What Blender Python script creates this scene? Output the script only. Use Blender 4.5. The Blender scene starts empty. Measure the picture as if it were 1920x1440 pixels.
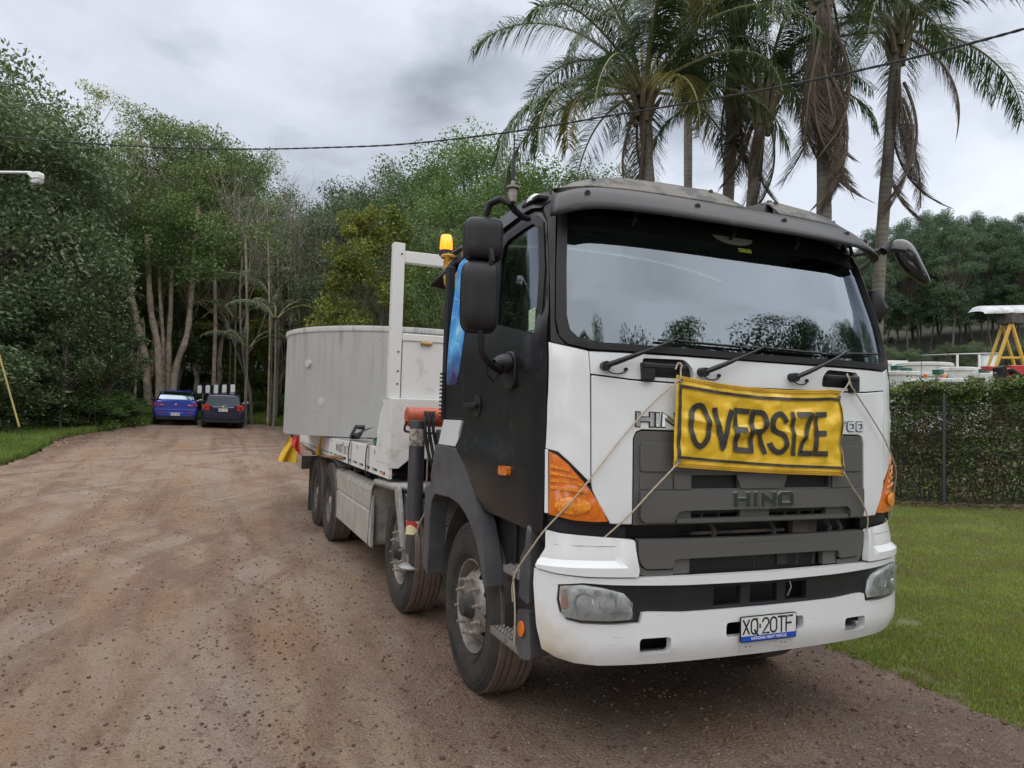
import bpy, bmesh, math, random
import numpy as np
from mathutils import Vector, Matrix, noise as mnoise
from mathutils.geometry import delaunay_2d_cdt
random.seed(7); rng = np.random.default_rng(7)
scene = bpy.context.scene
COL = scene.collection
rad = math.radians
# ------------------------------------------------------------------ camera
CP = np.array([-2.7166, -3.001, 1.7167]); YAW, PIT, ROL, FPX = rad(22.4423), rad(2.6944), rad(1.6914), 1341.68
_f = np.array([math.sin(YAW)*math.cos(PIT), math.cos(YAW)*math.cos(PIT), math.sin(PIT)])
_r0 = np.array([math.cos(YAW), -math.sin(YAW), 0.0]); _u0 = np.cross(_r0, _f)
_r = math.cos(ROL)*_r0 + math.sin(ROL)*_u0; _u = -math.sin(ROL)*_r0 + math.cos(ROL)*_u0
cd = bpy.data.cameras.new("camera"); cam = bpy.data.objects.new("camera", cd); COL.objects.link(cam)
cam.matrix_world = Matrix(((_r[0], _u[0], -_f[0], CP[0]), (_r[1], _u[1], -_f[1], CP[1]), (_r[2], _u[2], -_f[2], CP[2]), (0, 0, 0, 1)))
cd.sensor_width = 36; cd.lens = 36*FPX/1920; cd.clip_start = 0.05; cd.clip_end = 1500
scene.camera = cam
def at(px, py, depth):
    d = _f + (px-960)/FPX*_r - (py-720)/FPX*_u
    return CP + d*depth
# ------------------------------------------------------------------ world, sun, exposure
SUN_EL, SUN_ROT = rad(58), rad(205)
world = bpy.data.worlds.new("World"); scene.world = world; world.use_nodes = True
wn = world.node_tree; wn.nodes.clear()
def WN(t, **k):
    n = wn.nodes.new(t)
    for a, b in k.items(): setattr(n, a, b)
    return n
out = WN('ShaderNodeOutputWorld'); bg = WN('ShaderNodeBackground'); bg.inputs[1].default_value = 0.1
sky = WN('ShaderNodeTexSky', sky_type='NISHITA'); sky.sun_disc = False; sky.sun_elevation = SUN_EL; sky.sun_rotation = SUN_ROT
tc = WN('ShaderNodeTexCoord'); mp = WN('ShaderNodeMapping'); mp.inputs['Scale'].default_value = (1.15, 1.15, 2.1); mp.inputs['Location'].default_value = (3.3, 1.7, 0.4)
n1 = WN('ShaderNodeTexNoise'); n1.inputs['Scale'].default_value = 1.6; n1.inputs['Detail'].default_value = 9; n1.inputs['Roughness'].default_value = .52; n1.inputs['Distortion'].default_value = .15
n2 = WN('ShaderNodeTexNoise'); n2.inputs['Scale'].default_value = 3.6; n2.inputs['Detail'].default_value = 8; n2.inputs['Roughness'].default_value = .5
cr = WN('ShaderNodeValToRGB'); e = cr.color_ramp.elements
e[0].position = .36; e[0].color = (1.45, 1.53, 1.70, 1); e[1].position = .58; e[1].color = (2.75, 2.9, 3.2, 1)
x = e.new(.42); x.color = (2.0, 2.12, 2.36, 1); x = e.new(.50); x.color = (2.4, 2.53, 2.8, 1); x = e.new(.70); x.color = (3.5, 3.6, 3.8, 1)
cr2 = WN('ShaderNodeValToRGB'); e = cr2.color_ramp.elements
e[0].position = .32; e[0].color = (.62, .63, .65, 1); e[1].position = .50; e[1].color = (1, 1, 1, 1)
mul = WN('ShaderNodeMixRGB', blend_type='MULTIPLY'); mul.inputs[0].default_value = 1
mix = WN('ShaderNodeMixRGB'); mix.inputs[0].default_value = .95
L = wn.links.new
L(tc.outputs['Generated'], mp.inputs[0]); L(mp.outputs[0], n1.inputs['Vector']); L(mp.outputs[0], n2.inputs['Vector'])
L(n1.outputs[0], cr.inputs[0]); L(n2.outputs[0], cr2.inputs[0]); L(cr.outputs[0], mul.inputs[1]); L(cr2.outputs[0], mul.inputs[2])
L(sky.outputs[0], mix.inputs[1]); L(mul.outputs[0], mix.inputs[2]); L(mix.outputs[0], bg.inputs[0]); L(bg.outputs[0], out.inputs[0])
sd = bpy.data.lights.new("sun", 'SUN'); sd.energy = 1.5; sd.angle = rad(150); sd.color = (1, .985, .96)
sun = bpy.data.objects.new("sun", sd); COL.objects.link(sun)
# sun direction: towards azimuth SUN_ROT measured from +Y clockwise
_sv = Vector((math.sin(SUN_ROT)*math.cos(SUN_EL), math.cos(SUN_ROT)*math.cos(SUN_EL), math.sin(SUN_EL)))
sun.rotation_euler = _sv.to_track_quat('Z', 'Y').to_euler()
scene.view_settings.view_transform = 'Standard'; scene.view_settings.look = 'None'; scene.view_settings.gamma = 1
scene.view_settings.use_curve_mapping = False; scene.view_settings.exposure = 1.62
try:
    scene.cycles.max_bounces = 6; scene.cycles.transparent_max_bounces = 16; scene.cycles.diffuse_bounces = 3
except Exception: pass
# ------------------------------------------------------------------ materials
MATS = {}
def material(name, col, rough=.6, metal=0., noise=None, bump=None, spec=.5, coat=0., emit=None, ntype='Object', dirt=None, vary=0.):
    """noise=(scale, col2, contrast) mixes a second colour; dirt=(scale, col, lo, hi); bump=(scale, strength)"""
    if name in MATS: return MATS[name]
    m = bpy.data.materials.new(name); m.use_nodes = True; nt = m.node_tree; N = nt.nodes; b = N['Principled BSDF']; lk = nt.links.new
    b.inputs['Base Color'].default_value = (*col, 1); b.inputs['Roughness'].default_value = rough; b.inputs['Metallic'].default_value = metal
    b.inputs['Specular IOR Level'].default_value = spec; b.inputs['Coat Weight'].default_value = coat
    tcn = N.new('ShaderNodeTexCoord'); src = None
    def tex(scale, detail=6, rough_=.6):
        n = N.new('ShaderNodeTexNoise'); n.inputs['Scale'].default_value = scale; n.inputs['Detail'].default_value = detail; n.inputs['Roughness'].default_value = rough_
        lk(tcn.outputs[ntype], n.inputs['Vector']); return n
    if noise:
        n = tex(noise[0]); r = N.new('ShaderNodeValToRGB'); c = noise[2] if len(noise) > 2 else .2
        r.color_ramp.elements[0].position = .5-c; r.color_ramp.elements[0].color = (*col, 1); r.color_ramp.elements[1].position = .5+c; r.color_ramp.elements[1].color = (*noise[1], 1)
        lk(n.outputs[0], r.inputs[0]); src = r.outputs[0]
    if dirt:
        n = tex(dirt[0], 9, .7); r = N.new('ShaderNodeMapRange'); r.inputs[1].default_value = dirt[2]; r.inputs[2].default_value = dirt[3]
        mx = N.new('ShaderNodeMixRGB'); lk(n.outputs[0], r.inputs[0]); lk(r.outputs[0], mx.inputs[0])
        if src: lk(src, mx.inputs[1])
        else: mx.inputs[1].default_value = (*col, 1)
        mx.inputs[2].default_value = (*dirt[1], 1); src = mx.outputs[0]
        rr = N.new('ShaderNodeMapRange'); rr.inputs[3].default_value = rough; rr.inputs[4].default_value = min(1, rough+.3); lk(r.outputs[0], rr.inputs[0]); lk(rr.outputs[0], b.inputs['Roughness'])
    if vary:
        oi = N.new('ShaderNodeObjectInfo'); hs = N.new('ShaderNodeHueSaturation'); mr = N.new('ShaderNodeMapRange'); mr.inputs[3].default_value = 1-vary; mr.inputs[4].default_value = 1+vary
        lk(oi.outputs['Random'], mr.inputs[0]); lk(mr.outputs[0], hs.inputs['Value'])
        if src: lk(src, hs.inputs['Color'])
        else: hs.inputs['Color'].default_value = (*col, 1)
        src = hs.outputs[0]
    if src: lk(src, b.inputs['Base Color'])
    if bump:
        n = tex(bump[0], 8, .65); bp = N.new('ShaderNodeBump'); bp.inputs['Strength'].default_value = bump[1]; bp.inputs['Distance'].default_value = bump[2] if len(bump) > 2 else .01
        lk(n.outputs[0], bp.inputs['Height']); lk(bp.outputs[0], b.inputs['Normal'])
    if emit: b.inputs['Emission Color'].default_value = (*emit[0], 1); b.inputs['Emission Strength'].default_value = emit[1]
    m['src'] = name; MATS[name] = m; return m
WHITE = material('truck_white_paint', (.67, .685, .70), .26, coat=.35, dirt=(3.5, (.52, .49, .43), .60, .88), bump=(1.2, .05, .01))
WHITE2 = material('tray_white_paint', (.59, .59, .58), .45, dirt=(5, (.33, .27, .2), .56, .80), bump=(30, .06, .003))
BLACKP = material('door_black_wrap', (.009, .010, .013), .30, spec=.38, noise=(4, (.016, .016, .019), .25), dirt=(11, (.075, .072, .07), .58, .90), bump=(25, .12, .002))
PLAST = material('dark_plastic', (.010, .010, .012), .46, spec=.35, noise=(6, (.018, .018, .021), .2), bump=(150, .15, .001))
PGREY = material('grey_plastic', (.045, .048, .054), .5, spec=.35, noise=(5, (.085, .085, .09), .2), dirt=(8, (.14, .12, .10), .58, .85), bump=(200, .12, .001))
GRILLE = material('grille_grey', (.10, .098, .096), .40, metal=.2, noise=(4, (.105, .102, .099), .2), dirt=(9, (.13, .11, .09), .6, .88))
BLACK = material('soot_black', (.008, .008, .009), .6)
RUBBER = material('rubber_seal', (.010, .010, .011), .5, spec=.3)
TYRE = material('tyre_rubber', (.022, .022, .022), .8, spec=.25, noise=(9, (.052, .046, .041), .25), dirt=(14, (.16, .115, .09), .58, .85), bump=(120, .3, .002))
TREAD = material('tyre_tread', (.09, .068, .056), .9, noise=(12, (.17, .125, .10), .25), bump=(90, .4, .003))
ALU = material('alloy_rim', (.30, .29, .275), .5, metal=.55, dirt=(7, (.15, .115, .09), .40, .66), bump=(60, .06, .002))
NUT = material('nut_cast', (.30, .27, .235), .65, metal=.3, dirt=(20, (.26, .20, .155), .42, .72))
GUARDM = material('guard_aluminium', (.42, .405, .38), .45, metal=.3, dirt=(4, (.27, .225, .19), .42, .75), bump=(20, .1, .003))
REARRIM = material('rear_rim_dark', (.13, .115, .10), .6, metal=.3, dirt=(9, (.07, .055, .045), .45, .7))  # darker rim colour for the deep rear wheels
STEEL = material('bare_steel', (.30, .30, .30), .5, metal=.6, dirt=(7, (.20, .155, .12), .42, .7), bump=(30, .15, .003))
GUARD = material('mudguard_grey', (.33, .335, .33), .5, metal=.25, dirt=(5, (.20, .165, .135), .42, .7), bump=(20, .1, .003))
CHAS = material('chassis_dark', (.035, .033, .032), .8, dirt=(5, (.12, .09, .07), .45, .7))
CHROME = material('chrome', (.72, .73, .74), .15, metal=.8)
SMOKE = material('smoked_acrylic', (.008, .008, .010), .38, spec=.3, noise=(5, (.016, .015, .015), .2), coat=.05, dirt=(9, (.10, .092, .085), .56, .86))
DEFL = material('camo_deflector', (.018, .018, .020), .4, spec=.3, noise=(6, (.10, .086, .068), .03))
AMBER = material('amber_lens', (.50, .10, .005), .14, coat=.6, noise=(26, (.72, .19, .012), .22))
AMBER2 = material('amber_lens_rib', (.88, .33, .03), .2, coat=.5, noise=(55, (.55, .14, .01), .15))
LENS = material('headlamp_reflector', (.80, .82, .82), .2, metal=.1, noise=(16, (.48, .50, .50), .12))
ORANGE = material('orange_paint', (.42, .075, .03), .4, dirt=(9, (.2, .1, .06), .5, .8))
RED = material('red_reflector', (.5, .02, .02), .3)
YELP = material('yellow_paint', (.60, .36, .02), .45, dirt=(12, (.3, .2, .08), .5, .8))
INTER = material('cab_trim', (.20, .21, .21), .8)
INTERL = material('cab_trim_light', (.42, .44, .44), .8)
MIRR = material('mirror_glass', (.75, .78, .8), .02, metal=1.)
ROPEM = material('sisal_rope', (.42, .36, .27), .9, bump=(200, .5, .002))
def glassmat(name, tint, fac, base=(.8, .9, 1.)):
    m = bpy.data.materials.new(name); m.use_nodes = True; N = m.node_tree.nodes; lk = m.node_tree.links.new; N.clear()
    o = N.new('ShaderNodeOutputMaterial'); tr = N.new('ShaderNodeBsdfTransparent'); gl = N.new('ShaderNodeBsdfGlossy'); mx = N.new('ShaderNodeMixShader')
    fr = N.new('ShaderNodeLayerWeight'); fr.inputs[0].default_value = .35; mr = N.new('ShaderNodeMapRange'); mr.inputs[3].default_value = fac; mr.inputs[4].default_value = 1
    tr.inputs[0].default_value = (*tint, 1); gl.inputs[0].default_value = (*base, 1); gl.inputs[1].default_value = .015
    lk(fr.outputs['Fresnel'], mr.inputs[0]); lk(mr.outputs[0], mx.inputs[0]); lk(tr.outputs[0], mx.inputs[1]); lk(gl.outputs[0], mx.inputs[2]); lk(mx.outputs[0], o.inputs[0])
    return m
GLASS = glassmat('windscreen_glass', (.66, .76, .73), .11); SGLASS = glassmat('side_glass', (.45, .53, .50), .09)
# ------------------------------------------------------------------ object helpers
WLOC = {}
def finish(o, parent, world=True):
    COL.objects.link(o)
    if parent is not None:
        o.parent = parent
        if world: o.matrix_parent_inverse = Matrix.Translation(-WLOC.get(parent, Vector((0, 0, 0))))
        WLOC[o] = Vector((0, 0, 0))
    return o
def tag(o, label=None, cat=None, group=None, kind=None):
    for k, v in (('label', label), ('category', cat), ('group', group), ('kind', kind)):
        if v: o[k] = v
    return o
def thing(name, label, cat, loc=(0, 0, 0), group=None):
    o = bpy.data.objects.new(name, None); COL.objects.link(o); o.location = Vector(loc); o.empty_display_size = .2; WLOC[o] = Vector(loc)
    return tag(o, label, cat, group)
def dup(o, parent=None, **kw):
    c = o.copy(); COL.objects.link(c)
    if parent is not None: c.parent = parent
    for ch in list(o.children): dup(ch, c)
    return c
def shade(me, angle=35):
    me.polygons.foreach_set('use_smooth', [True]*len(me.polygons))
    me.set_sharp_from_angle(angle=rad(angle))
class MB:
    def __init__(s): s.v = []; s.f = []
    def add(s, vs, fs):
        n = len(s.v); s.v += [tuple(map(float, p)) for p in vs]; s.f += [tuple(i+n for i in f) for f in fs]; return s
    def box(s, a, b, M=None):
        x0, y0, z0 = a; x1, y1, z1 = b
        vs = [(x0, y0, z0), (x1, y0, z0), (x1, y1, z0), (x0, y1, z0), (x0, y0, z1), (x1, y0, z1), (x1, y1, z1), (x0, y1, z1)]
        if M is not None: vs = [M @ Vector(p) for p in vs]
        return s.add(vs, [(0, 3, 2, 1), (4, 5, 6, 7), (0, 1, 5, 4), (1, 2, 6, 5), (2, 3, 7, 6), (3, 0, 4, 7)])
    def tube(s, path, r, n=8, cap=True, closed=False):
        path = [Vector(p) for p in path]; m = len(path); rr = r if isinstance(r, (list, tuple)) else [r]*m; rings = []; up = None; vs = []; fs = []
        for i, p in enumerate(path):
            t = (path[min(i+1, m-1)]-path[max(i-1, 0)])
            if closed: t = path[(i+1) % m]-path[i-1]
            if t.length < 1e-9: t = Vector((0, 0, 1))
            t.normalize()
            if up is None: up = t.orthogonal().normalized()
            else:
                up = up-t*up.dot(t); up = up.normalized() if up.length > 1e-6 else t.orthogonal().normalized()
            q = t.cross(up)
            for k in range(n):
                a = 2*math.pi*k/n; vs.append(p+(up*math.cos(a)+q*math.sin(a))*rr[i])
        for i in range(m if closed else m-1):
            j = (i+1) % m
            for k in range(n): fs.append((i*n+k, i*n+(k+1) % n, j*n+(k+1) % n, j*n+k))
        if cap and not closed: fs.append(tuple(range(n))[::-1]); fs.append(tuple((m-1)*n+k for k in range(n)))
        return s.add(vs, fs)
    def cyl(s, a, b, r, n=16, r2=None): return s.tube([a, b], [r, r if r2 is None else r2], n)
    def lathe(s, prof, M=None, n=48):
        """prof: (axial, radius); axis = local X"""
        vs = []; fs = []; m = len(prof)
        for k in range(n):
            a = 2*math.pi*k/n
            for (h, r) in prof:
                p = Vector((h, r*math.cos(a), r*math.sin(a))); vs.append(M @ p if M is not None else p)
        for k in range(n):
            k2 = (k+1) % n
            for i in range(m-1): fs.append((k*m+i, k*m+i+1, k2*m+i+1, k2*m+i))
        return s.add(vs, fs)
    def grid(s, fn, nu, nv, closed_u=False):
        vs = [fn(i/(nu if closed_u else nu-1), j/(nv-1)) for j in range(nv) for i in range(nu)]; fs = []
        for j in range(nv-1):
            for i in range(nu if closed_u else nu-1):
                i2 = (i+1) % nu; fs.append((j*nu+i, j*nu+i2, (j+1)*nu+i2, (j+1)*nu+i))
        return s.add(vs, fs)
    def prism(s, poly, d0, d1, fn):
        """flat polygon (list of 2D), extruded between d0 and d1, fn(a,b,d)->3D"""
        n = len(poly); vs = [fn(a, b, d0) for a, b in poly]+[fn(a, b, d1) for a, b in poly]
        return s.add(vs, [tuple(range(n))[::-1], tuple(range(n, 2*n))]+[(i, (i+1) % n, n+(i+1) % n, n+i) for i in range(n)])
    def build(s, name, mat, parent=None, bev=0, smooth=True, angle=35, solid=0, fix=True):
        me = bpy.data.meshes.new(name); me.from_pydata(s.v, [], s.f); me.update()
        if fix:
            bm = bmesh.new(); bm.from_mesh(me); bmesh.ops.recalc_face_normals(bm, faces=bm.faces); bm.to_mesh(me); bm.free()
        if smooth: shade(me, angle)
        me.materials.append(mat)
        o = bpy.data.objects.new(name, me); finish(o, parent)
        if solid: md = o.modifiers.new('s', 'SOLIDIFY'); md.thickness = solid; md.offset = 0
        if bev: addbev(o, bev)
        return o
def addbev(o, w, seg=2):
    md = o.modifiers.new('b', 'BEVEL'); md.width = w; md.segments = seg; md.limit_method = 'ANGLE'; md.angle_limit = rad(40); md.harden_normals = True
# ---- body surfaces: plan curve + rake, coordinates (u along the skin, z up, d outwards)
class Surf:
    def __init__(s, D, n, zs, y0s, ws, W, fade=.7):
        a = np.linspace(0, 1, 2001); x = 1-(1-a)**2; s.y = D*(1-(1-x**n)**(1/n)); s.X = x*W
        s.s = np.concatenate([[0], np.cumsum(np.hypot(np.diff(s.X), np.diff(s.y)))]); s.W = W; s.L = s.s[-1]; s.D = D; s.zs = zs; s.y0 = y0s; s.w = ws; s.fade = fade
    def P(s, u, z, d=0.):
        a = abs(u); sg = -1 if u < 0 else 1
        x = np.interp(a, s.s, s.X); y = np.interp(a, s.s, s.y) if a <= s.L else s.D+a-s.L
        if a > s.L: nx, ny = 1, 0
        else:
            a1 = min(a, s.L-1e-3); tx = np.interp(a1+.004, s.s, s.X)-np.interp(a1-.004, s.s, s.X); ty = np.interp(a1+.004, s.s, s.y)-np.interp(a1-.004, s.s, s.y)
            if a1 < .004: tx, ty = 1, 0
            l = math.hypot(tx, ty)+1e-12; nx, ny = ty/l, -tx/l
        f = 1-min(1, max(0, a-s.L)/s.fade)
        return Vector((sg*(x*np.interp(z, s.zs, s.w)/s.W+nx*d), y+np.interp(z, s.zs, s.y0)*f+ny*d, z))
CAB = Surf(.40, 3.4, [0, 1.15, 1.25, 2.0, 2.1, 2.35, 2.72, 2.85, 2.95, 3.1], [.05, .05, .045, .06, .075, .13, .25, .31, .36, .42], [1.22, 1.22, 1.22, 1.22, 1.22, 1.205, 1.17, 1.15, 1.12, 1.08], 1.22)
BMP = Surf(.45, 3.2, [0, .45, .6, 1.02, 1.05, 1.2], [.08, .055, 0, 0, .0, .02], [1.2, 1.205, 1.25, 1.25, 1.25, 1.23], 1.25)
def inside(p, poly):
    x, y = p; r = False; n = len(poly); j = n-1
    for i in range(n):
        xi, yi = poly[i]; xj, yj = poly[j]
        if (yi > y) != (yj > y) and x < (xj-xi)*(y-yi)/(yj-yi)+xi: r = not r
        j = i
    return r
def rc(poly, r=.02, k=4):
    """round the corners of a polygon"""
    o = []; n = len(poly)
    for i in range(n):
        p = Vector(poly[i]); a = Vector(poly[i-1])-p; b = Vector(poly[(i+1) % n])-p
        rr = min(r, a.length*.45, b.length*.45); A = p+a.normalized()*rr; B = p+b.normalized()*rr
        for t in range(k+1):
            t /= k; q = A*(1-t)**2+p*2*t*(1-t)+B*t*t; o.append((q.x, q.y))
    return o
def resamp(poly, step):
    o = []; n = len(poly)
    for i in range(n):
        a = poly[i]; b = poly[(i+1) % n]; l = math.hypot(a[0]-b[0], a[1]-b[1]); m = max(1, int(l/step))
        for k in range(m): t = k/m; o.append((a[0]+(b[0]-a[0])*t, a[1]+(b[1]-a[1])*t))
    return o
def tri2d(poly, holes=(), grid=.08):
    loops = [resamp(poly, grid)]+[resamp(h, grid) for h in holes]; vs = []; ed = []
    for lp in loops:
        n = len(vs); vs += lp; ed += [(n+i, n+(i+1) % len(lp)) for i in range(len(lp))]
    B = np.array(vs); x0, y0 = B[:len(loops[0])].min(0); x1, y1 = B[:len(loops[0])].max(0)
    for gx in np.arange(x0+grid*.5, x1, grid):
        for gy in np.arange(y0+grid*.5, y1, grid):
            if inside((gx, gy), poly) and not any(inside((gx, gy), h) for h in holes) and np.min(np.hypot(B[:, 0]-gx, B[:, 1]-gy)) > grid*.4: vs.append((gx, gy))
    r = delaunay_2d_cdt([Vector(v) for v in vs], ed, [], 0, 1e-6)
    ov = [(v.x, v.y) for v in r[0]]; tr = []
    for f in r[2]:
        c = (sum(ov[i][0] for i in f)/3, sum(ov[i][1] for i in f)/3)
        if inside(c, poly) and not any(inside(c, h) for h in holes): tr.append(tuple(f))
    return ov, tr
def panel(name, mat, parent, poly, d0, d1, S=None, holes=(), grid=.08, bev=.004, dfun=None, m=False, rnd=0, fn=None):
    S = S or CAB
    if rnd: poly = rc(poly, rnd)
    if m: poly = [(-a, b) for a, b in poly]; holes = [[(-a, b) for a, b in h] for h in holes]
    ov, tr = tri2d(poly, holes, grid); cnt = {}
    for f in tr:
        for i in range(3):
            e_ = (f[i], f[(i+1) % 3]); cnt[e_] = cnt.get(e_, 0)+1
    F = fn or S.P; n = len(ov)
    vs = [F(a, b, d1+(dfun(abs(a) if m is None else a, b) if dfun else 0)) for a, b in ov]
    fs = list(tr)
    if d0 is not None:
        vs += [F(a, b, d0) for a, b in ov]; fs += [(f[2]+n, f[1]+n, f[0]+n) for f in tr]
        for (a, b) in cnt:
            if (b, a) not in cnt: fs.append((b, a, a+n, b+n))
    mb = MB(); mb.add(vs, fs); return mb.build(name, mat, parent, bev=bev)
def sstep(a, b, x):
    t = min(1, max(0, (x-a)/(b-a))); return t*t*(3-2*t)
# ---- stroke lettering
def arc(cx, cy, rx, ry, a0, a1, n=10): return [(cx+rx*math.cos(rad(a0+(a1-a0)*i/n)), cy+ry*math.sin(rad(a0+(a1-a0)*i/n))) for i in range(n+1)]
GL = {'O': [arc(.5, .5, .5, .5, 90, 450, 24)], 'V': [[(0, 1), (.5, 0), (1, 1)]], 'E': [[(1, 1), (0, 1), (0, 0), (1, 0)], [(0, .52), (.8, .52)]],
      'R': [[(0, 0), (0, 1), (.6, 1)]+arc(.6, .75, .4, .25, 90, -90, 8)+[(0, .5)], [(.5, .5), (1, 0)]],
      'S': [arc(.5, .74, .5, .26, 20, 180, 8)+arc(.5, .74, .5, .24, 180, 270, 5)[1:]+arc(.5, .26, .5, .24, 90, 0, 5)+arc(.5, .26, .5, .26, 0, -160, 8)[1:]],
      'I': [[(.5, 0), (.5, 1)]], 'Z': [[(0, 1), (1, 1), (0, 0), (1, 0)]], 'H': [[(0, 0), (0, 1)], [(1, 0), (1, 1)], [(0, .5), (1, .5)]],
      'N': [[(0, 0), (0, 1), (1, 0), (1, 1)]], 'o': [[(.12, 0), (0, .15), (0, .85), (.12, 1), (.88, 1), (1, .85), (1, .15), (.88, 0), (.12, 0)]],
      '7': [[(0, 1), (1, 1), (.35, 0)]], '0': [arc(.5, .7, .5, .3, 0, 180, 8)+arc(.5, .3, .5, .3, 180, 360, 8)+[(1, .7)]], 'X': [[(0, 0), (1, 1)], [(0, 1), (1, 0)]],
      'Q': [arc(.5, .7, .5, .3, 0, 180, 8)+arc(.5, .3, .5, .3, 180, 360, 8)+[(1, .7)], [(.55, .25), (1.05, -.08)]], '2': [arc(.5, .72, .5, .28, 165, -20, 8)+[(0, 0), (1, 0)]],
      'T': [[(0, 1), (1, 1)], [(.5, 1), (.5, 0)]], 'F': [[(1, 1), (0, 1), (0, 0)], [(0, .52), (.8, .52)]], '.': [[(.5, .42), (.5, .58)]],
      '3': [arc(.5, .74, .5, .26, 160, -80, 8)+arc(.5, .26, .5, .26, 80, -160, 8)], '1': [[(.2, .8), (.55, 1), (.55, 0)]], '4': [[(.7, 0), (.7, 1), (0, .3), (1, .3)]],
      'M': [[(0, 0), (0, 1), (.5, .3), (1, 1), (1, 0)]], 'L': [[(0, 1), (0, 0), (1, 0)]], '5': [[(1, 1), (0, 1), (0, .55)]+arc(.5, .3, .5, .3, 110, -150, 8)], ':': [[(.5, .2), (.5, .32)], [(.5, .68), (.5, .8)]], ' ': [],
      'D': [[(0, 0), (0, 1), (.4, 1)]+arc(.4, .5, .6, .5, 90, -90, 10)+[(0, 0)]], 'U': [[(0, 1), (0, .3)]+arc(.5, .3, .5, .3, 180, 360, 8)+[(1, 1)]], 'P': [[(0, 0), (0, 1), (.6, 1)]+arc(.6, .72, .4, .28, 90, -90, 8)+[(0, .44)]], 'K': [[(0, 0), (0, 1)], [(1, 1), (0, .45), (1, 0)]], 'W': [[(0, 1), (.25, 0), (.5, .8), (.75, 0), (1, 1)]]}
def strokes(mb, text, x0, y0, h, w, gap, sw, fn, d, sub=.03, slant=0, wi=None, thick=0):
    """stroke text: cell width w, height h, stroke width sw, mapped through fn(a,b,d)"""
    x = x0
    for ch in text:
        cw = w*((wi or {}).get(ch, 1))
        for si, st in enumerate(GL[ch]):
            pts = [Vector((x+p[0]*cw+slant*p[1]*h, y0+p[1]*h)) for p in st]; fine = [pts[0]]
            closed = (pts[0]-pts[-1]).length < 1e-6
            for a, b in zip(pts, pts[1:]):
                k = max(1, int((b-a).length/sub)); fine += [a.lerp(b, i/k) for i in range(1, k+1)]
            n = len(fine); L_ = []; R_ = []
            for i, p in enumerate(fine):
                if closed: a = fine[i-1] if i > 0 else fine[-2]; b = fine[i+1] if i < n-1 else fine[1]
                else: a = fine[max(i-1, 0)]; b = fine[min(i+1, n-1)]
                t1 = (p-a).normalized() if (p-a).length > 1e-9 else (b-p).normalized(); t2 = (b-p).normalized() if (b-p).length > 1e-9 else t1
                t = (t1+t2); t = t.normalized() if t.length > 1e-6 else t1; nn = Vector((-t.y, t.x)); c = max(.78, nn.dot(Vector((-t1.y, t1.x))))
                q = p.copy()
                if not closed and i == 0: q = p-t1*sw*.5*(0 if ch in 'VXKWM' else 1)
                if not closed and i == n-1: q = p+t1*sw*.5*(0 if ch in 'VXKWM' else 1)
                L_.append(q+nn*sw*.5/c); R_.append(q-nn*sw*.5/c)
            dd = d+si*.0004; vs = [fn(p.x, p.y, dd) for p in L_]+[fn(p.x, p.y, dd) for p in R_]; fs = [(i, i+1, n+i+1, n+i) for i in range(n-1)]
            if thick:
                vs += [fn(p.x, p.y, dd-thick) for p in L_]+[fn(p.x, p.y, dd-thick) for p in R_]
                fs += [(2*n+i, 2*n+i+1, i+1, i) for i in range(n-1)]+[(n+i, n+i+1, 3*n+i+1, 3*n+i) for i in range(n-1)]+[(0, n, 3*n, 2*n), (n-1, 2*n-1, 4*n-1, 3*n-1)]
            mb.add(vs, fs)
        x += cw+gap
    return x-gap
# =================================================================== TRUCK
truck = thing('flatbed_truck', 'white four axle flatbed truck with black door and smoked sun visor on the gravel', 'truck')
C = CAB.P; B = BMP.P
T = truck
# ---- inner shell with window openings
WS = [(-1.14, 2.84), (-1.165, 2.45), (-1.172, 2.22), (-1.155, 2.135), (-1.115, 2.095), (-1.0, 2.07), (0, 2.064), (1.0, 2.07), (1.115, 2.095), (1.155, 2.135), (1.172, 2.22), (1.165, 2.45), (1.14, 2.84)]
WIN = [(-1.93, 2.255), (-1.955, 2.66), (-1.90, 2.745), (-1.80, 2.775), (-1.30, 2.795), (-1.262, 2.755), (-1.262, 2.5), (-1.30, 2.145)]
WINR = [(-u, z) for u, z in WIN]
WSI = [(u*.955, 2.1+(z-2.064)*.95 if z < 2.5 else z-.03) for u, z in WS]
panel('cab_shell', BLACK, T, [(-2.86, 1.25), (2.86, 1.25), (2.86, 2.88), (-2.86, 2.88)], -.03, -.02, holes=[WSI, WIN, WINR], grid=.12, bev=0)
mb = MB(); mb.prism([(-1.14, 1.25), (1.14, 1.25), (1.14, 2.89), (.9, 2.93), (.55, 2.985), (0, 3.0), (-.55, 2.985), (-.9, 2.93), (-1.14, 2.89)], 1.80, 1.84, lambda a, b, d: Vector((a, d, b))); mb.build('cab_back_wall', INTER, T)
mb = MB()
def rooff(s, t):
    u = (s*2-1)*2.86; p = C(u, 2.9, -.01); c = Vector((0, 1.82, 2.9)); q = p.lerp(c, 1-t); q.z = 2.9+.11*(1-t**2.5); return q
mb.grid(rooff, 60, 8); mb.build('roof', WHITE, T)
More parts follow.
